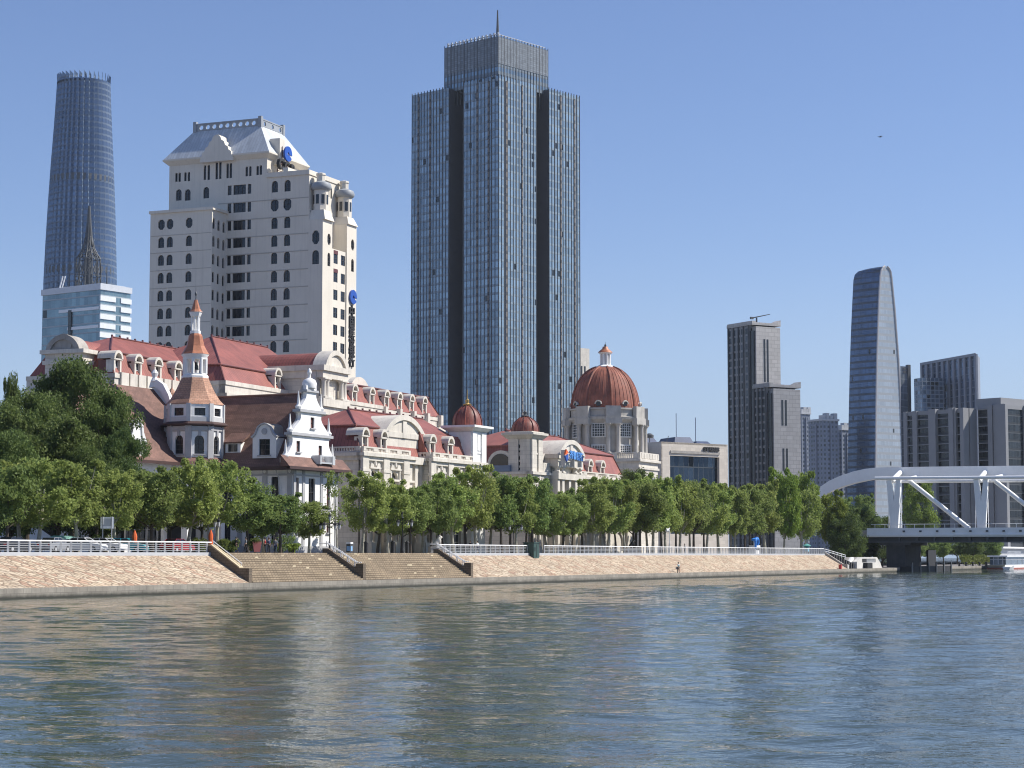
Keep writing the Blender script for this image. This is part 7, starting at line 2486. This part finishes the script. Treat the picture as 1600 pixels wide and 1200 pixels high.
def person(label, px, b, z, top, legs_c, heading, stride=.12, arm=(.1, -.1), hair=(.02, .017, .015), shirt2=None, group=None, hat=False):
    t = thing('person', label, 'person', BK, z, group, a=at_b(px, b, z), b=b, rz=heading)
    L = lambda s: [(0, .0, .96, .13), (0, .095 * s, .90, .095), (stride * s * .55, .10 * s, .50, .062), (stride * s - .03, .10 * s, .09, .042), (stride * s + .13, .105 * s, .04, .034)]
    def armc(s, sw):
        sh = (0, .19 * s, 1.40, .058)
        el = (sw * .5, .235 * s, 1.12, .043); wr = (sw + .06, .24 * s, .88, .028)
        return [(0, 0, 1.33, .135), sh, el, wr], wr
    ch = [[(0, 0, .96, .13), (0, 0, 1.14, .125), (0, 0, 1.33, .135), (0, 0, 1.47, .06), (.01, 0, 1.54, .052), (.015, 0, 1.62, .088), (.012, 0, 1.70, .095), (.0, 0, 1.76, .062)], L(1), L(-1), [(.015, 0, 1.62, .088), (.10, 0, 1.625, .018)]]
    for s, sw in ((1, arm[0]), (-1, arm[1])):
        a_, wr = armc(s, sw)
        ch.append(a_)
        palm = (wr[0] + .02, wr[1], wr[2] - .09, .03)
        ch.append([wr, palm])
        for k, ln in enumerate((.07, .08, .075, .06)):
            y0 = palm[1] + (k - 1.5) * .018
            ch.append([palm, (palm[0] + .005, y0, palm[2] - .035, .009), (palm[0] + .02, y0, palm[2] - .035 - ln * .55, .008), (palm[0] + .045, y0, palm[2] - .03 - ln * .85, .007)])
        ch.append([palm, (palm[0] + .035, palm[1] - .02 * s, palm[2] + .02, .010), (palm[0] + .065, palm[1] - .02 * s, palm[2] - .02, .008)])
    body = skin('body', ch, SKIN, t)
    sk = lambda pts, g: [(x, y, z_, r * g + .012) for x, y, z_, r in pts]
    sh = [[(0, 0, .93, .155), (0, 0, 1.14, .145), (0, 0, 1.33, .155), (0, 0, 1.45, .085)]]
    for s, sw in ((1, arm[0]), (-1, arm[1])):
        a_, _ = armc(s, sw); sh.append([(0, 0, 1.33, .155)] + sk(a_[1:3], 1.15))
    skin('shirt', sh, top, t)
    skin('trousers', [[(0, 0, .98, .15)] + sk(L(1)[1:4], 1.15), [(0, 0, .98, .15)] + sk(L(-1)[1:4], 1.15)], legs_c, t)
    h = MB(); h.lathe([(.102, 1.66 ), (.112, 1.71), (.10, 1.77), (.06, 1.815), (.01, 1.83)], 12, -.012, 0)
    if hat: h.lathe([(.17, 1.70), (.17, 1.715), (.115, 1.72)], 14, 0, 0)
    ho = h.build('hat' if hat else 'hair', plain('hair_' + str(px), hair, .7, .1)); ho.parent = t
    e = MB()
    for s in (-1, 1): e.tube((.092, .035 * s, 1.675), (.104, .035 * s, 1.675), .011, n=6)
    eo = e.build('eyes', M['black']); eo.parent = t
    for s in (-1, 1):
        so = MB().frustum((stride * s - .08, stride * s + .17, .105 * s - .05, .105 * s + .05), 0, (stride * s - .07, stride * s + .12, .105 * s - .04, .105 * s + .04), .085).build('shoe', M['black']); so.parent = t
    return t


c_white, c_teal = plain('white_cotton', (.65, .66, .66), .8, .08), plain('teal_vest', (.10, .34, .32), .7, .1)
c_dark, c_grey, c_red, c_navy = plain('black_cloth', (.02, .02, .024), .8, .1), plain('grey_cloth', (.16, .17, .19), .8, .1), plain('red_cloth', (.45, .03, .035), .8, .1), plain('navy_cloth', (.025, .035, .09), .8, .1)
ang = person('person in pale shirt, teal vest and black trousers at the foot of the slope', 1060, .55, .965, c_white, c_dark, R(-60), .10, (.12, .25), (.05, .045, .04), hat=True)
skin('vest', [[(0, 0, 1.02, .165), (0, 0, 1.2, .16), (0, 0, 1.34, .163)]], c_teal, ang)
bag = thing('shoulder_bag', 'dark grey bag hanging at the side of the person on the slope', 'bag', BK, .965 + .62, a=at_b(1060, .55, 1) - .35, b=.55 + .2)
bg_ = MB(); bg_.frustum((-.18, .18, -.08, .08), .965 + .62, (-.13, .13, -.06, .06), .965 + 1.0); bg_.build('bag_body', c_grey, bag)
bs = MB(); bs.path([(-.1, 0, 1.95), (0, 0, 2.12), (.1, 0, 1.95)], [.012] * 3, 5); bs.build('handle', c_dark, bag)
for px, b, top, lg, hd, st, lab, hr in (
        (369, 8.2, c_dark, c_dark, R(20), .22, 'person in black walking behind the top of the solid stair wall', (.02, .02, .02)),
        (384, 8.4, c_grey, c_dark, R(200), .26, 'person in a grey top and black trousers striding along the head of the steps', (.03, .025, .02)),
        (414, 8.6, c_red, c_dark, R(190), .05, 'person in a red top by the pink board at the head of the steps', (.02, .018, .016)),
        (420, 8.3, c_navy, c_dark, R(150), .06, 'person in a navy top and dark trousers standing beside the red topped person', (.02, .018, .016)),
        (430, 9.2, c_grey, c_navy, R(100), .05, 'person in grey facing away near the wide dark shrub', (.02, .018, .016)),
        (1070, 9.0, c_white, c_dark, R(40), .1, 'person in a white shirt behind the long railing under the angler tree', (.02, .018, .016)),
        (1046, 9.4, c_white, c_grey, R(200), .12, 'person in white behind the railing beside the globe lamp', (.02, .018, .016)),
        (746, 8.6, c_white, c_navy, R(150), .1, 'person in a white top behind the short railing', (.02, .018, .016)),
        (735, 8.9, c_dark, c_dark, R(60), .1, 'person in black behind the short railing', (.02, .018, .016))):
    person(lab, px, b, GZ, top, lg, hd, st, (.15, -.15), hr)


# ---- black street lamps with four lanterns round a central one
def street_lamp(px, b, py_top, label):
    t = thing('street_lamp', label, 'street lamp', BK, GZ, 'black lantern street lamps', a=at_b(px, b), b=b)
    zt = zpx(py_top, px, b)
    p = MB(); p.lathe([(.24, GZ), (.26, GZ + .35), (.14, GZ + .6), (.11, GZ + 1.2), (.075, GZ + 1.4), (.06, zt - 1.2), (.05, zt - .9)], 10)
    p.build('post', M['black'], t)
    ar = MB(); ar.tube((-1.5, 0, zt - 1.45), (1.5, 0, zt - 1.45), .045, n=6); ar.tube((0, -1.5, zt - 1.45), (0, 1.5, zt - 1.45), .045, n=6)
    for s in (-1, 1): ar.tube((s * .1, 0, zt - 2.0), (s * 1.0, 0, zt - 1.45), .03, n=5); ar.tube((0, s * .1, zt - 2.0), (0, s * 1.0, zt - 1.45), .03, n=5)
    ar.build('arms', M['black'], t)
    for x, y, z in ((0, 0, zt - .8), (1.35, 0, zt - 1.9), (-1.35, 0, zt - 1.9), (0, 1.35, zt - 1.9), (0, -1.35, zt - 1.9)):
        l_ = MB(); l_.lathe([(.10, z - .3), (.2, z + .25), (.26, z + .28), (.18, z + .45), (.05, z + .6), (.03, z + .8)], 6, x, y, sm=False)
        lo = l_.build('lantern', M['black'], t)
        g_ = MB(); g_.lathe([(.115, z - .27), (.205, z + .22)], 6, x, y, sm=False, cap=False); g_.build('glass', M['grey_metal'], lo)
    return t


street_lamp(325, 10.0, 793, 'black lantern street lamp in front of the turret porch by the second orange parasol')
street_lamp(515, 9.0, 800, 'black lantern street lamp at the white house corner above the second stair wall')
street_lamp(629, 9.0, 797, 'black lantern street lamp before the cream porch columns right of the steps')
street_lamp(802, 10.5, 806, 'black lantern street lamp behind the short railing left of the green cabinet')
t = thing('globe_lamp', 'lamp post with white globe lights under the trees, right of the dark bronze lion', 'street lamp', BK, GZ, a=at_b(1044, 9), b=9)
zt = zpx(829, 1044, 9)
MB().tube((.8, 0, GZ), (.8, 0, zt + .6), .09, .06, 8).build('post', M['white_paint'], t)
MB().box(-.9, .9, -.05, .05, zt + .3, zt + .4).build('arm', M['white_paint'], t)
for x in (-.75, -.1):
    MB().lathe([(.05, zt - .3), (.24, zt - .15), (.28, zt), (.2, zt + .2), (.05, zt + .3)], 10, x, 0).build('globe', plain('white_globe', (.8, .8, .78), .3, .0), t)

# ---- orange closed parasols
for px, y0, lab in ((210, 829, 'closed orange parasol behind the middle of the left railing'), (329, 828, 'closed orange parasol at the right end of the left railing')):
    b = 8.6
    t = thing('closed_parasol', lab, 'parasol', BK, GZ, 'closed orange parasols', a=at_b(px, b), b=b)
    zt = zpx(y0, px, b)
    MB().tube((0, 0, GZ), (0, 0, zt + .15), .035, n=6).build('pole', M['grey_metal'], t)
    MB().lathe([(.08, GZ + .55), (.26, GZ + .75), (.24, (GZ + zt) / 2), (.27, zt - .6), (.16, zt - .25), (.03, zt + .05)], 7).build('canopy', M['orange'], t)
    MB().lathe([(.32, GZ), (.32, GZ + .1), (.1, GZ + .14)], 10).build('foot', M['concrete'], t)

# ---- white sign board on two posts
b = 9.5
t = thing('notice_board', 'blank white notice board on two grey posts behind the left railing', 'notice board', BK, GZ, a=at_b(157, b), b=b, rz=0.12)
x1 = 1.32
zt, zb = zpx(808, 165, b), zpx(826, 165, b)
MB().box(-.05, x1, -.03, .03, zb, zt).build('board', M['white_paint'], t)
MB().box(.12, x1 - .2, -.045, -.03, zb + .25, zt - .15).build('sheet', M['grey_metal'], t)
for x in (.2, x1 - .2): MB().tube((x, -.1, GZ), (x, -.1, zt + .05), .05, n=6).build('post', M['grey_metal'], t)

# ---- dark green cabinet on the slope edge
b = 5.2
a0 = at_b(834, b)
t = thing('utility_cabinet', 'tall dark green steel cabinet standing at the slope edge between two railings', 'cabinet', BK, 3.4, a=a0, b=b)
zt = BK.z_at(848.5, a0, b)
MB().box(0, 1.9, 0, 1.7, 3.3, zt).build('cabinet_body', M['green_box'], t)
MB().box(-.08, 1.98, -.08, 1.78, zt, zt + .12).build('lid', M['green_box'], t)
MB().box(.95, 1.0, -.03, 0, 3.7, zt - .2).build('door_seam', M['black'], t)
MB().box(1.9, 2.8, .3, 1.6, 3.5, zt - .55).build('side_box', M['dark_metal'], t)
hb = MB()
for k in range(5): hb.box(.2, .7, -.03, 0, zt - .7 - k * .12, zt - .65 - k * .12)
hb.build('vents', M['black'], t)


# ---- stone and bronze lions
def lion(label, px, b, mat, py_top, heading):
    t = thing('lion_statue', label, 'statue', BK, GZ, 'seated lion statues', a=at_b(px, b), b=b, rz=heading)
    p = MB(); p.box(-1.0, 1.15, -.65, .65, 0, .75); p.box(-1.1, 1.25, -.75, .75, .0, .15); p.box(-1.08, 1.23, -.73, .73, .75, .9)
    po = p.build('pedestal', M['concrete']); po.parent = t
    H = zpx(py_top, px, b) - GZ - .9
    s = H / 2.05
    z = lambda v: v * s + .9
    C = lambda pts: [(x * s, y * s, z(q), r * s) for x, y, q, r in pts]
    ch = [C([(-.35, 0, .45, .40), (.1, 0, .85, .40), (.45, 0, 1.2, .44), (.6, 0, 1.55, .40), (.78, 0, 1.72, .30), (1.02, 0, 1.62, .17), (1.12, 0, 1.58, .11)])]
    for sd in (-1, 1):
        ch.append(C([(.45, 0, 1.2, .44), (.62, .24 * sd, .75, .17), (.70, .25 * sd, .3, .13), (.74, .25 * sd, .08, .12), (.95, .25 * sd, .06, .10)]))
        ch.append(C([(-.35, 0, .45, .40), (-.2, .38 * sd, .38, .26), (.15, .42 * sd, .4, .16), (.05, .42 * sd, .1, .11), (.32, .42 * sd, .07, .09)]))
        ch.append(C([(.6, 0, 1.55, .40), (.58, .26 * sd, 1.93, .09), (.60, .28 * sd, 2.03, .05)]))
        ch.append(C([(.45, 0, 1.2, .44), (.4, .3 * sd, 1.45, .2), (.48, .28 * sd, 1.7, .16)]))
    ch.append(C([(-.35, 0, .45, .40), (-.75, .1, .3, .08), (-.85, .2, .6, .06), (-.75, .25, .85, .09)]))
    skin('lion_body', ch, mat, t)
    return t


lion('pale stone lion seated on a block at the left end of the short railing', 682, 8.5, M['stone_plain'], 836, R(20))
lion('dark bronze lion seated behind the long railing below the big dome', 986, 9.5, M['bronze'], 843, R(15))

# ---- black gate posts, bins, boards, kiosk
for px, lab in ((572, 'black gate post by the porch columns, leftmost of the three'), (614, 'black gate post beside the lamp, middle of the three'), (636, 'black gate post right of the lamp, last of the three')):
    b = 10.5
    t = thing('gate_post', lab, 'post', BK, GZ, 'black gate posts', a=at_b(px, b), b=b)
    zt = zpx(845, px, b)
    MB().box(-.2, .2, -.2, .2, GZ, zt - .25).build('shaft', M['black'], t)
    MB().frustum((-.28, .28, -.28, .28), zt - .25, (-.08, .08, -.08, .08), zt).build('cap', M['black'], t)
b = 8.5
t = thing('litter_bin', 'dark litter bin with a white top and pale blue panel by the second stair wall', 'bin', BK, GZ, a=at_b(546, b), b=b)
MB().box(-.3, .3, -.3, .3, GZ + .1, GZ + 1.15).build('bin_body', M['dark_metal'], t)
MB().box(-.34, .34, -.34, .34, GZ + 1.15, GZ + 1.35).build('bin_top', M['white_paint'], t)
mb = MB(); mb.box(-.22, .22, -.32, -.3, GZ + .25, GZ + .85); mb.box(-.32, -.3, -.22, .22, GZ + .25, GZ + .85); mb.build('bin_panel', plain('pale_blue_panel', (.25, .45, .7), .5, .05), t)
b = 9.0
t = thing('pink_board', 'leaning pink board beside the clipped bushes at the head of the steps', 'board', BK, GZ, a=at_b(403, b), b=b, rz=.2)
pb_ = MB(); pb_.prism([(-.45, GZ + .1), (.25, GZ + .1), (.45, GZ + 1.3), (-.65, GZ + 1.3)], 'y', -.03, .03); pb_.build('panel', plain('pink_panel', (.62, .2, .17), .7, .1), t)
MB().tube((-.1, .04, GZ + 1.0), (-.1, .6, GZ), .03, n=5).build('prop', M['dark_metal'], t)
b = 9.0
t = thing('kiosk', 'small white kiosk with a bright blue curved awning behind the long railing', 'kiosk', BK, GZ, a=at_b(1181, b), b=b)
z1_ = zpx(852, 1186, b)
MB().box(0, 3.0, 0, 1.4, GZ, z1_).build('booth', M['white_paint'], t)
MB().box(.2, 2.6, -.03, 0, GZ + .7, z1_ - .4).build('counter_opening', M['dark_glass'], t)
aw = MB(); zz0, zz1 = z1_ + .05, zpx(841.5, 1178, b)
bs_ = plain('bright_blue_awning', (.03, .22, .68), .5, .08)
aw.path([(-.9, -.2, zz0 - .8), (-1.0, -.2, zz1 - .5), (-.4, -.2, zz1), (.5, -.2, zz1 - .1), (.95, -.2, zz1 - .9), (.7, -.2, zz0)], [.22, .3, .38, .38, .3, .2], 10); aw.build('awning', bs_, t)
MB().tube((-1.8, -.2, GZ), (-1.8, -.2, zz1 - .1), .05, n=6).build('pole', M['white_paint'], t)
mb = MB(); mb.lathe([(.08, zz1 - .6), (.5, zz1 - .4), (.55, zz1 - .1), (.1, zz1 + .1)], 10, -1.8, -.2); mb.build('blue_ball', bs_, t)
t = thing('tricycle', 'small sky blue cargo tricycle behind the right end of the long railing', 'tricycle', BK, GZ, a=at_b(1262, 8.6), b=8.6)
for x, y in ((-.8, -.4), (-.8, .4), (.9, 0)):
    w_ = MB()
    for k in range(16):
        a0, a1 = 2 * pi * k / 16, 2 * pi * (k + 1) / 16
        w_.tube((x + .33 * cos(a0), y, GZ + .33 + .33 * sin(a0)), (x + .33 * cos(a1), y, GZ + .33 + .33 * sin(a1)), .035, n=5)
        if k % 4 == 0: w_.tube((x, y, GZ + .33), (x + .33 * cos(a0), y, GZ + .33 + .33 * sin(a0)), .012, n=4)
    w_.build('wheel', M['black'], t)
MB().box(-1.3, -.1, -.5, .5, GZ + .5, GZ + 1.1).build('cargo_box', plain('sky_blue_paint', (.2, .5, .65), .5, .08), t)
mb = MB(); mb.path([(-.2, 0, GZ + .55), (.5, 0, GZ + .75), (.9, 0, GZ + .33)], [.04] * 3, 6); mb.tube((.5, 0, GZ + .7), (.75, 0, GZ + 1.15), .03, n=6); mb.tube((.72, -.3, GZ + 1.15), (.72, .3, GZ + 1.15), .025, n=6); mb.build('frame', M['dark_metal'], t)
mb = MB(); mb.lathe([(.05, GZ + 1.2), (1.0, GZ + 1.75), (.9, GZ + 1.8), (.06, GZ + 2.2)], 8, -.5, 0); mb.tube((-.5, 0, GZ + .9), (-.5, 0, GZ + 1.9), .03, n=5); mb.build('sunshade', c_teal, t)


# ---- parked cars behind the left railing
def car(label, px, b, paint, heading):
    t = thing('parked_car', label, 'car', BK, GZ, 'cars parked behind the left railing', a=at_b(px, b), b=b, rz=heading)
    L_ = 2.2
    body = MB()
    pr = [(-L_, .35), (-L_, .78), (-L_ + .15, .95), (-1.0, 1.0), (1.0, 1.0), (L_ - .2, .82), (L_, .62), (L_, .3), (1.75, .26), (-1.75, .26)]
    body.prism(pr, 'y', -.86, .86)
    bo = body.build('body', paint); bo.parent = t
    cb = MB(); q = [(-1.75, -.8), (1.05, -.8), (1.05, .8), (-1.75, .8)]; q2 = [(-1.15, -.62), (.25, -.62), (.25, .62), (-1.15, .62)]
    cb.mesh([(x, y, .98) for x, y in q] + [(x, y, 1.47) for x, y in q2], [(0, 1, 5, 4), (1, 2, 6, 5), (2, 3, 7, 6), (3, 0, 4, 7)])
    co = cb.build('windows', M['dark_glass']); co.parent = t
    rf = MB(); rf.box(-1.18, .28, -.64, .64, 1.46, 1.51)
    for x0, x1 in ((-1.75, -1.15), (1.05, .25)):
        for y in (-1, 1): rf.tube((x0, .8 * y, .98), (x1, .63 * y, 1.48), .04, n=5)
    for y in (-1, 1): rf.tube((-.4, .8 * y, .98), (-.45, .63 * y, 1.48), .04, n=5)
    ro = rf.build('roof', paint); ro.parent = t
    for x in (-1.35, 1.35):
        for y in (-1, 1):
            w_ = MB(); w_.tube((x, y * .68, .32), (x, y * .89, .32), .32, n=16); wo = w_.build('wheel', M['black']); wo.parent = t
            r_ = MB(); r_.tube((x, y * .885, .32), (x, y * .905, .32), .19, n=12); rr_ = r_.build('rim', M['grey_metal']); rr_.parent = wo
    for y in (-1, 1):
        h_ = MB(); h_.box(L_ - .1, L_ + .012, y * .6 - .17, y * .6 + .17, .58, .72); ho = h_.build('headlight', M['white_paint']); ho.parent = t
        h_ = MB(); h_.box(-L_ - .012, -L_ + .1, y * .62 - .15, y * .62 + .15, .68, .84); ho = h_.build('tail_light', M['red_paint']); ho.parent = t
    return t


cw = plain('white_car_paint', (.72, .72, .73), .25, .02); cdk = plain('dark_car_paint', (.03, .032, .038), .25, .02); ctl = plain('teal_car_paint', (.03, .30, .36), .25, .02); crd = plain('dark_red_car_paint', (.28, .02, .02), .25, .02); csv = plain('silver_car_paint', (.42, .43, .45), .3, .02, metal=.5)
for lab, px, b, c, hd in (('dark car parked at the left end of the railing', 22, 9.8, cdk, BK.rz), ('silver car parked behind the railing left of the notice board', 84, 9.6, csv, BK.rz + .2), ('white car with its nose to the river behind the railing', 132, 8.9, cw, BK.rz - 1.4), ('white car parked right under the notice board', 166, 9.2, cw, BK.rz - 1.5), ('teal car parked between the notice board and the first orange parasol', 197, 9.0, ctl, BK.rz - 1.2), ('dark red car parked between the two orange parasols', 277, 9.4, crd, BK.rz)):
    car(lab, px, b, c, hd)
t = thing('market_stall', 'small stall with a pale green canopy behind the railing left of the notice board', 'stall', BK, GZ, a=at_b(97, 11.5), b=11.5)
zt = zpx(837, 97, 11.5)
mb = MB(); mb.frustum((-1.6, 1.6, -1.2, 1.2), zt - .35, (-1.1, 1.1, -.3, .3), zt); mb.build('canopy', plain('pale_green_canopy', (.22, .42, .36), .7, .1), t)
for x in (-1.5, 1.5):
    for y in (-1.1, 1.1): MB().tube((x, y, GZ), (x, y, zt - .3), .04, n=5).build('leg', M['grey_metal'], t)
MB().box(-1.3, 1.3, -.5, .5, GZ + .7, GZ + .85).build('table', M['win_frame_b'], t)

# ---- end of the slope: wall, steps, handrail, red box, white stone abutment
t = thing('end_wall', 'sloping dark stone wall closing the right end of the stone slope', 'wall', BK, .97, a=S_END, b=0)
w = MB(); w.prism([(.95, .97), (6.6, .97), (6.6, GZ + .3), (5.9, GZ + .3), (1.9, 2.0), (.95, 2.0)], 'x', -.3, .35); w.build('wall_body', M['concrete'], t)
t = thing('stair_rail', 'white railing stepping down from the promenade end to the low quay', 'railing', BK, GZ - 1.5, a=S_END + 1.0, b=6.4)
dl = 7.5
for z in (1.05, .6): MB().tube((0, 0, GZ + z), (dl, -2.6, GZ + z - 1.35), .07, n=6).build('rail', M['white_paint'], t)
for k in range(6):
    q = k / 5; MB().box(dl * q - .06, dl * q + .06, -2.6 * q - .06, -2.6 * q + .06, GZ - 1.35 * q - .6, GZ - 1.35 * q + 1.05).build('post', M['white_paint'], t)
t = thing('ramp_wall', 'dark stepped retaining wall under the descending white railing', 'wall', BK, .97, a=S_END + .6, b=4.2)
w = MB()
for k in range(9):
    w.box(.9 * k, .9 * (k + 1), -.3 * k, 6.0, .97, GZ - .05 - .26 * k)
w.build('wall_body', M['concrete_shaded'], t)
t = thing('red_box', 'small red box standing on the quay ledge at the end of the slope', 'box', BK, .97, a=at_b(1313, .6, 1), b=.6)
MB().box(-.3, .3, -.3, .3, .97, 1.85).build('box_body', M['red_paint'], t)
MB().box(-.34, .34, -.34, .34, 1.85, 1.93).build('lid', M['red_paint'], t)
a0, a1 = at_b(1339, 1.2, 2), at_b(1378, 1.2, 2)
t = thing('stone_abutment', 'pale stone block with sloping sides, a barred opening and a black panel on the quay', 'abutment', BK, .97, a=a0, b=1.2)
L = a1 - a0
zt = BK.z_at(870.5, a0 + L / 2, 1.2)
ab = MB()
outl = [(0, .97), (L, .97), (L * .94, .97 + (zt - .97) * .45), (L * .8, zt), (L * .16, zt), (L * .0, .97 + (zt - .97) * .6)]
ab.panel((0, 0, 0), (1, 0, 0), (0, 0, 1), (0, -1, 0), outl, [rect(L * .2, L * .74, .97 + (zt - .97) * .52, .97 + (zt - .97) * .86)], .4)
n = len(outl)
ab.mesh([(x, 0, z) for x, z in outl] + [(x, 3.6, z) for x, z in outl], [(i, (i + 1) % n, n + (i + 1) % n, n + i) for i in range(n)])
ab.prism(outl, 'y', .8, 3.6)
ab.build('block', plain('pale_abutment_stone', (.60, .58, .54), .8, .12, .5, streak=.2), t)
bb = MB()
for k in range(10): bb.box(L * .42 + L * .3 * k / 9, L * .42 + L * .3 * k / 9 + .12, .1, .25, .97 + (zt - .97) * .52, .97 + (zt - .97) * .86)
bb.build('bars', M['white_paint'], t)
pn = MB(); pn.box(L * .24, L * .44, -1.0, -.9 + .85, -.9, .97 + (zt - .97) * .5); pn.build('black_panel', M['black'], t)
MB().box(L * .2, L * .36, .05, .3, .97 + (zt - .97) * .55, .97 + (zt - .97) * .86).build('dark_plate', M['black'], t)
a0 = at_b(1323, 2.4, 1.5)
t = thing('white_ramp', 'small white sloping stone balustrade beside the quay stairs', 'balustrade', BK, .97, a=a0, b=2.4)
L = at_b(1334, 2.4, 1.5) - a0
w = MB(); w.prism([(0, .97), (L * .75, 3.4), (L, 3.5), (L, 3.0), (L * .35, .97)], 'y', 0, .5); w.build('slope_rail', M['stucco'], t)
w = MB()
for k in range(4): w.box(L * (.45 + .15 * k), L * (.45 + .15 * k) + .2, .1, .4, .97, 1.6 + .5 * k)
w.build('balusters', M['stucco'], t)

# ---- quay stones and boat beyond the bridge
for k in range(5):
    px = 1499 + 10.5 * k
    t = thing('bollard', 'dark mooring bollard on the far low quay edge, ' + ('nearest the bridge pier', 'second from the bridge pier', 'middle one of five', 'second from the moored boat', 'nearest the moored boat')[k], 'bollard', BK, .97, 'mooring bollards on the far quay', a=at_b(px, .7, 1), b=.7)
    MB().lathe([(.35, .97), (.25, 1.3), (.25, 1.7), (.42, 1.85), (.3, 2.05)], 8).build('stump', M['black'], t)
t = thing('moored_boat', 'grey glass-sided pleasure boat with a white flat roof moored at the right edge', 'boat', BK, 0, a=at_b(1552, -3, 1), b=-4.0)
L = at_b(1640, -3, 1) - at_b(1552, -3, 1)
h = MB(); h.prism([(0, .35), (L, .35), (L, 1.2), (-1.5, 1.2)], 'y', -2.5, 2.5); h.build('hull', M['white_paint'], t)
MB().box(-.5, L, -2.7, 2.7, -.3, .34).build('pontoon', plain('rust_red_pontoon', (.33, .10, .07), .8, .2), t)
z1 = BK.z_at(868, at_b(1570, -3, 1), -3)
MB().box(1.5, L, -2.2, 2.2, 1.2, z1 - .35).build('cabin', curtain('boat_glass', 1.3, 2.6, (.12, .16, .2), (.35, .37, .4), None, 0, .14, .06, .5, .1, .3, .1, .05), t)
MB().box(.4, L, -2.8, 2.8, z1 - .35, z1).build('roof', M['white_paint'], t)
rl = MB()
for k in range(16): rl.box(3 + k * 1.3, 3.12 + k * 1.3, -2.5, -2.4, z1, z1 + 1.0)
rl.box(3, 23, -2.5, -2.4, z1 + 1.0, z1 + 1.1); rl.build('roof_rail', M['white_paint'], t)
t = thing('dinghy', 'small white open boat with a dark stripe lying off the end of the pale quay', 'boat', BK, 0, a=at_b(1575, -9, .5), b=-9)
h = MB()
n = 8
secs = []
for k in range(n + 1):
    q = k / n; x = -2.4 + 10 * q; w_ = 1.1 * min(1, (1 - q) * 2.2 + .08) ; secs.append((x, w_, .15 + .5 * q * q))
for (x0, w0, z0), (x1, w1, z1_) in zip(secs[:-1], secs[1:]):
    for s in (-1, 1):
        h.poly([(x0, s * w0, .55 + z0), (x1, s * w1, .55 + z1_), (x1, s * w1 * .6, -.2), (x0, s * w0 * .6, -.2)])
        h.poly([(x0, s * w0, .55 + z0), (x1, s * w1, .55 + z1_), (x1, 0, .35), (x0, 0, .35)])
h.poly([(secs[0][0], -secs[0][1], .7), (secs[0][0], secs[0][1], .7), (secs[0][0], secs[0][1] * .6, -.2), (secs[0][0], -secs[0][1] * .6, -.2)])
h.build('hull', M['white_paint'], t)
mb = MB(); mb.box(-.3, .1, -1.0, 1.0, .5, .6); mb.box(2.4, 2.8, -.9, .9, .5, .62); mb.build('thwarts', M['win_frame_b'], t)
t = thing('far_shed', 'low white roofed shed behind the moored boat at the right edge', 'shed', BK, .97, a=at_b(1562, 20, 3), b=20)
L = at_b(1650, 20, 3) - at_b(1562, 20, 3)
z1 = BK.z_at(857, at_b(1575, 20, 3), 20)
MB().box(0, L, 0, 8, .97, z1).build('wall', M['grey_metal'], t); MB().box(-1, L, -1.5, 9, z1, z1 + .6).build('roof', M['white_paint'], t)

# ---- a bird high over the river
Yb = 320.0
bf = Fr.at(1385, Yb, 60)
zb_ = bf.z_at(214)
t = thing('flying_bird', 'small dark bird gliding alone in the sky right of the skyscraper', 'bird', bf, zb_, rz=.4)
skin('body', [[(-.28, 0, 0, .02), (-.1, 0, .0, .05), (.08, 0, .01, .06), (.2, 0, .03, .04), (.27, 0, .03, .012)]], M['black'], t)
for s in (-1, 1):
    w_ = MB(); P = [(.1, 0, .03), (.12, s * .25, .10), (.02, s * .52, .05 + .1 * s), (-.06, s * .3, .07), (-.1, 0, .02)]
    w_.poly(P); w_.poly([(x, y, z - .012) for x, y, z in P])
    wo = w_.build('wing', M['black'], None, recalc=False); wo.parent = t
t.scale = (1.45, 1.45, 1.45)

# ------------------------------------------------------------------ summer haze: one closed box of thin air round everything
hm = bpy.data.materials.new('haze')
hm.use_nodes = True
hm.node_tree.nodes.clear()
_o = hm.node_tree.nodes.new("ShaderNodeOutputMaterial")
_v = hm.node_tree.nodes.new("ShaderNodeVolumePrincipled")
_v.inputs["Color"].default_value = (0.78, 0.88, 1.0, 1)
_v.inputs["Density"].default_value = 0.00004
_v.inputs["Anisotropy"].default_value = 0.2
hm.node_tree.links.new(_v.outputs[0], _o.inputs["Volume"])
hz_ = MB(); hz_.box(-3600, 4200, -2400, 4200, -3.6, 430)
tag(hz_.build('haze', hm, uv=False), kind='stuff')
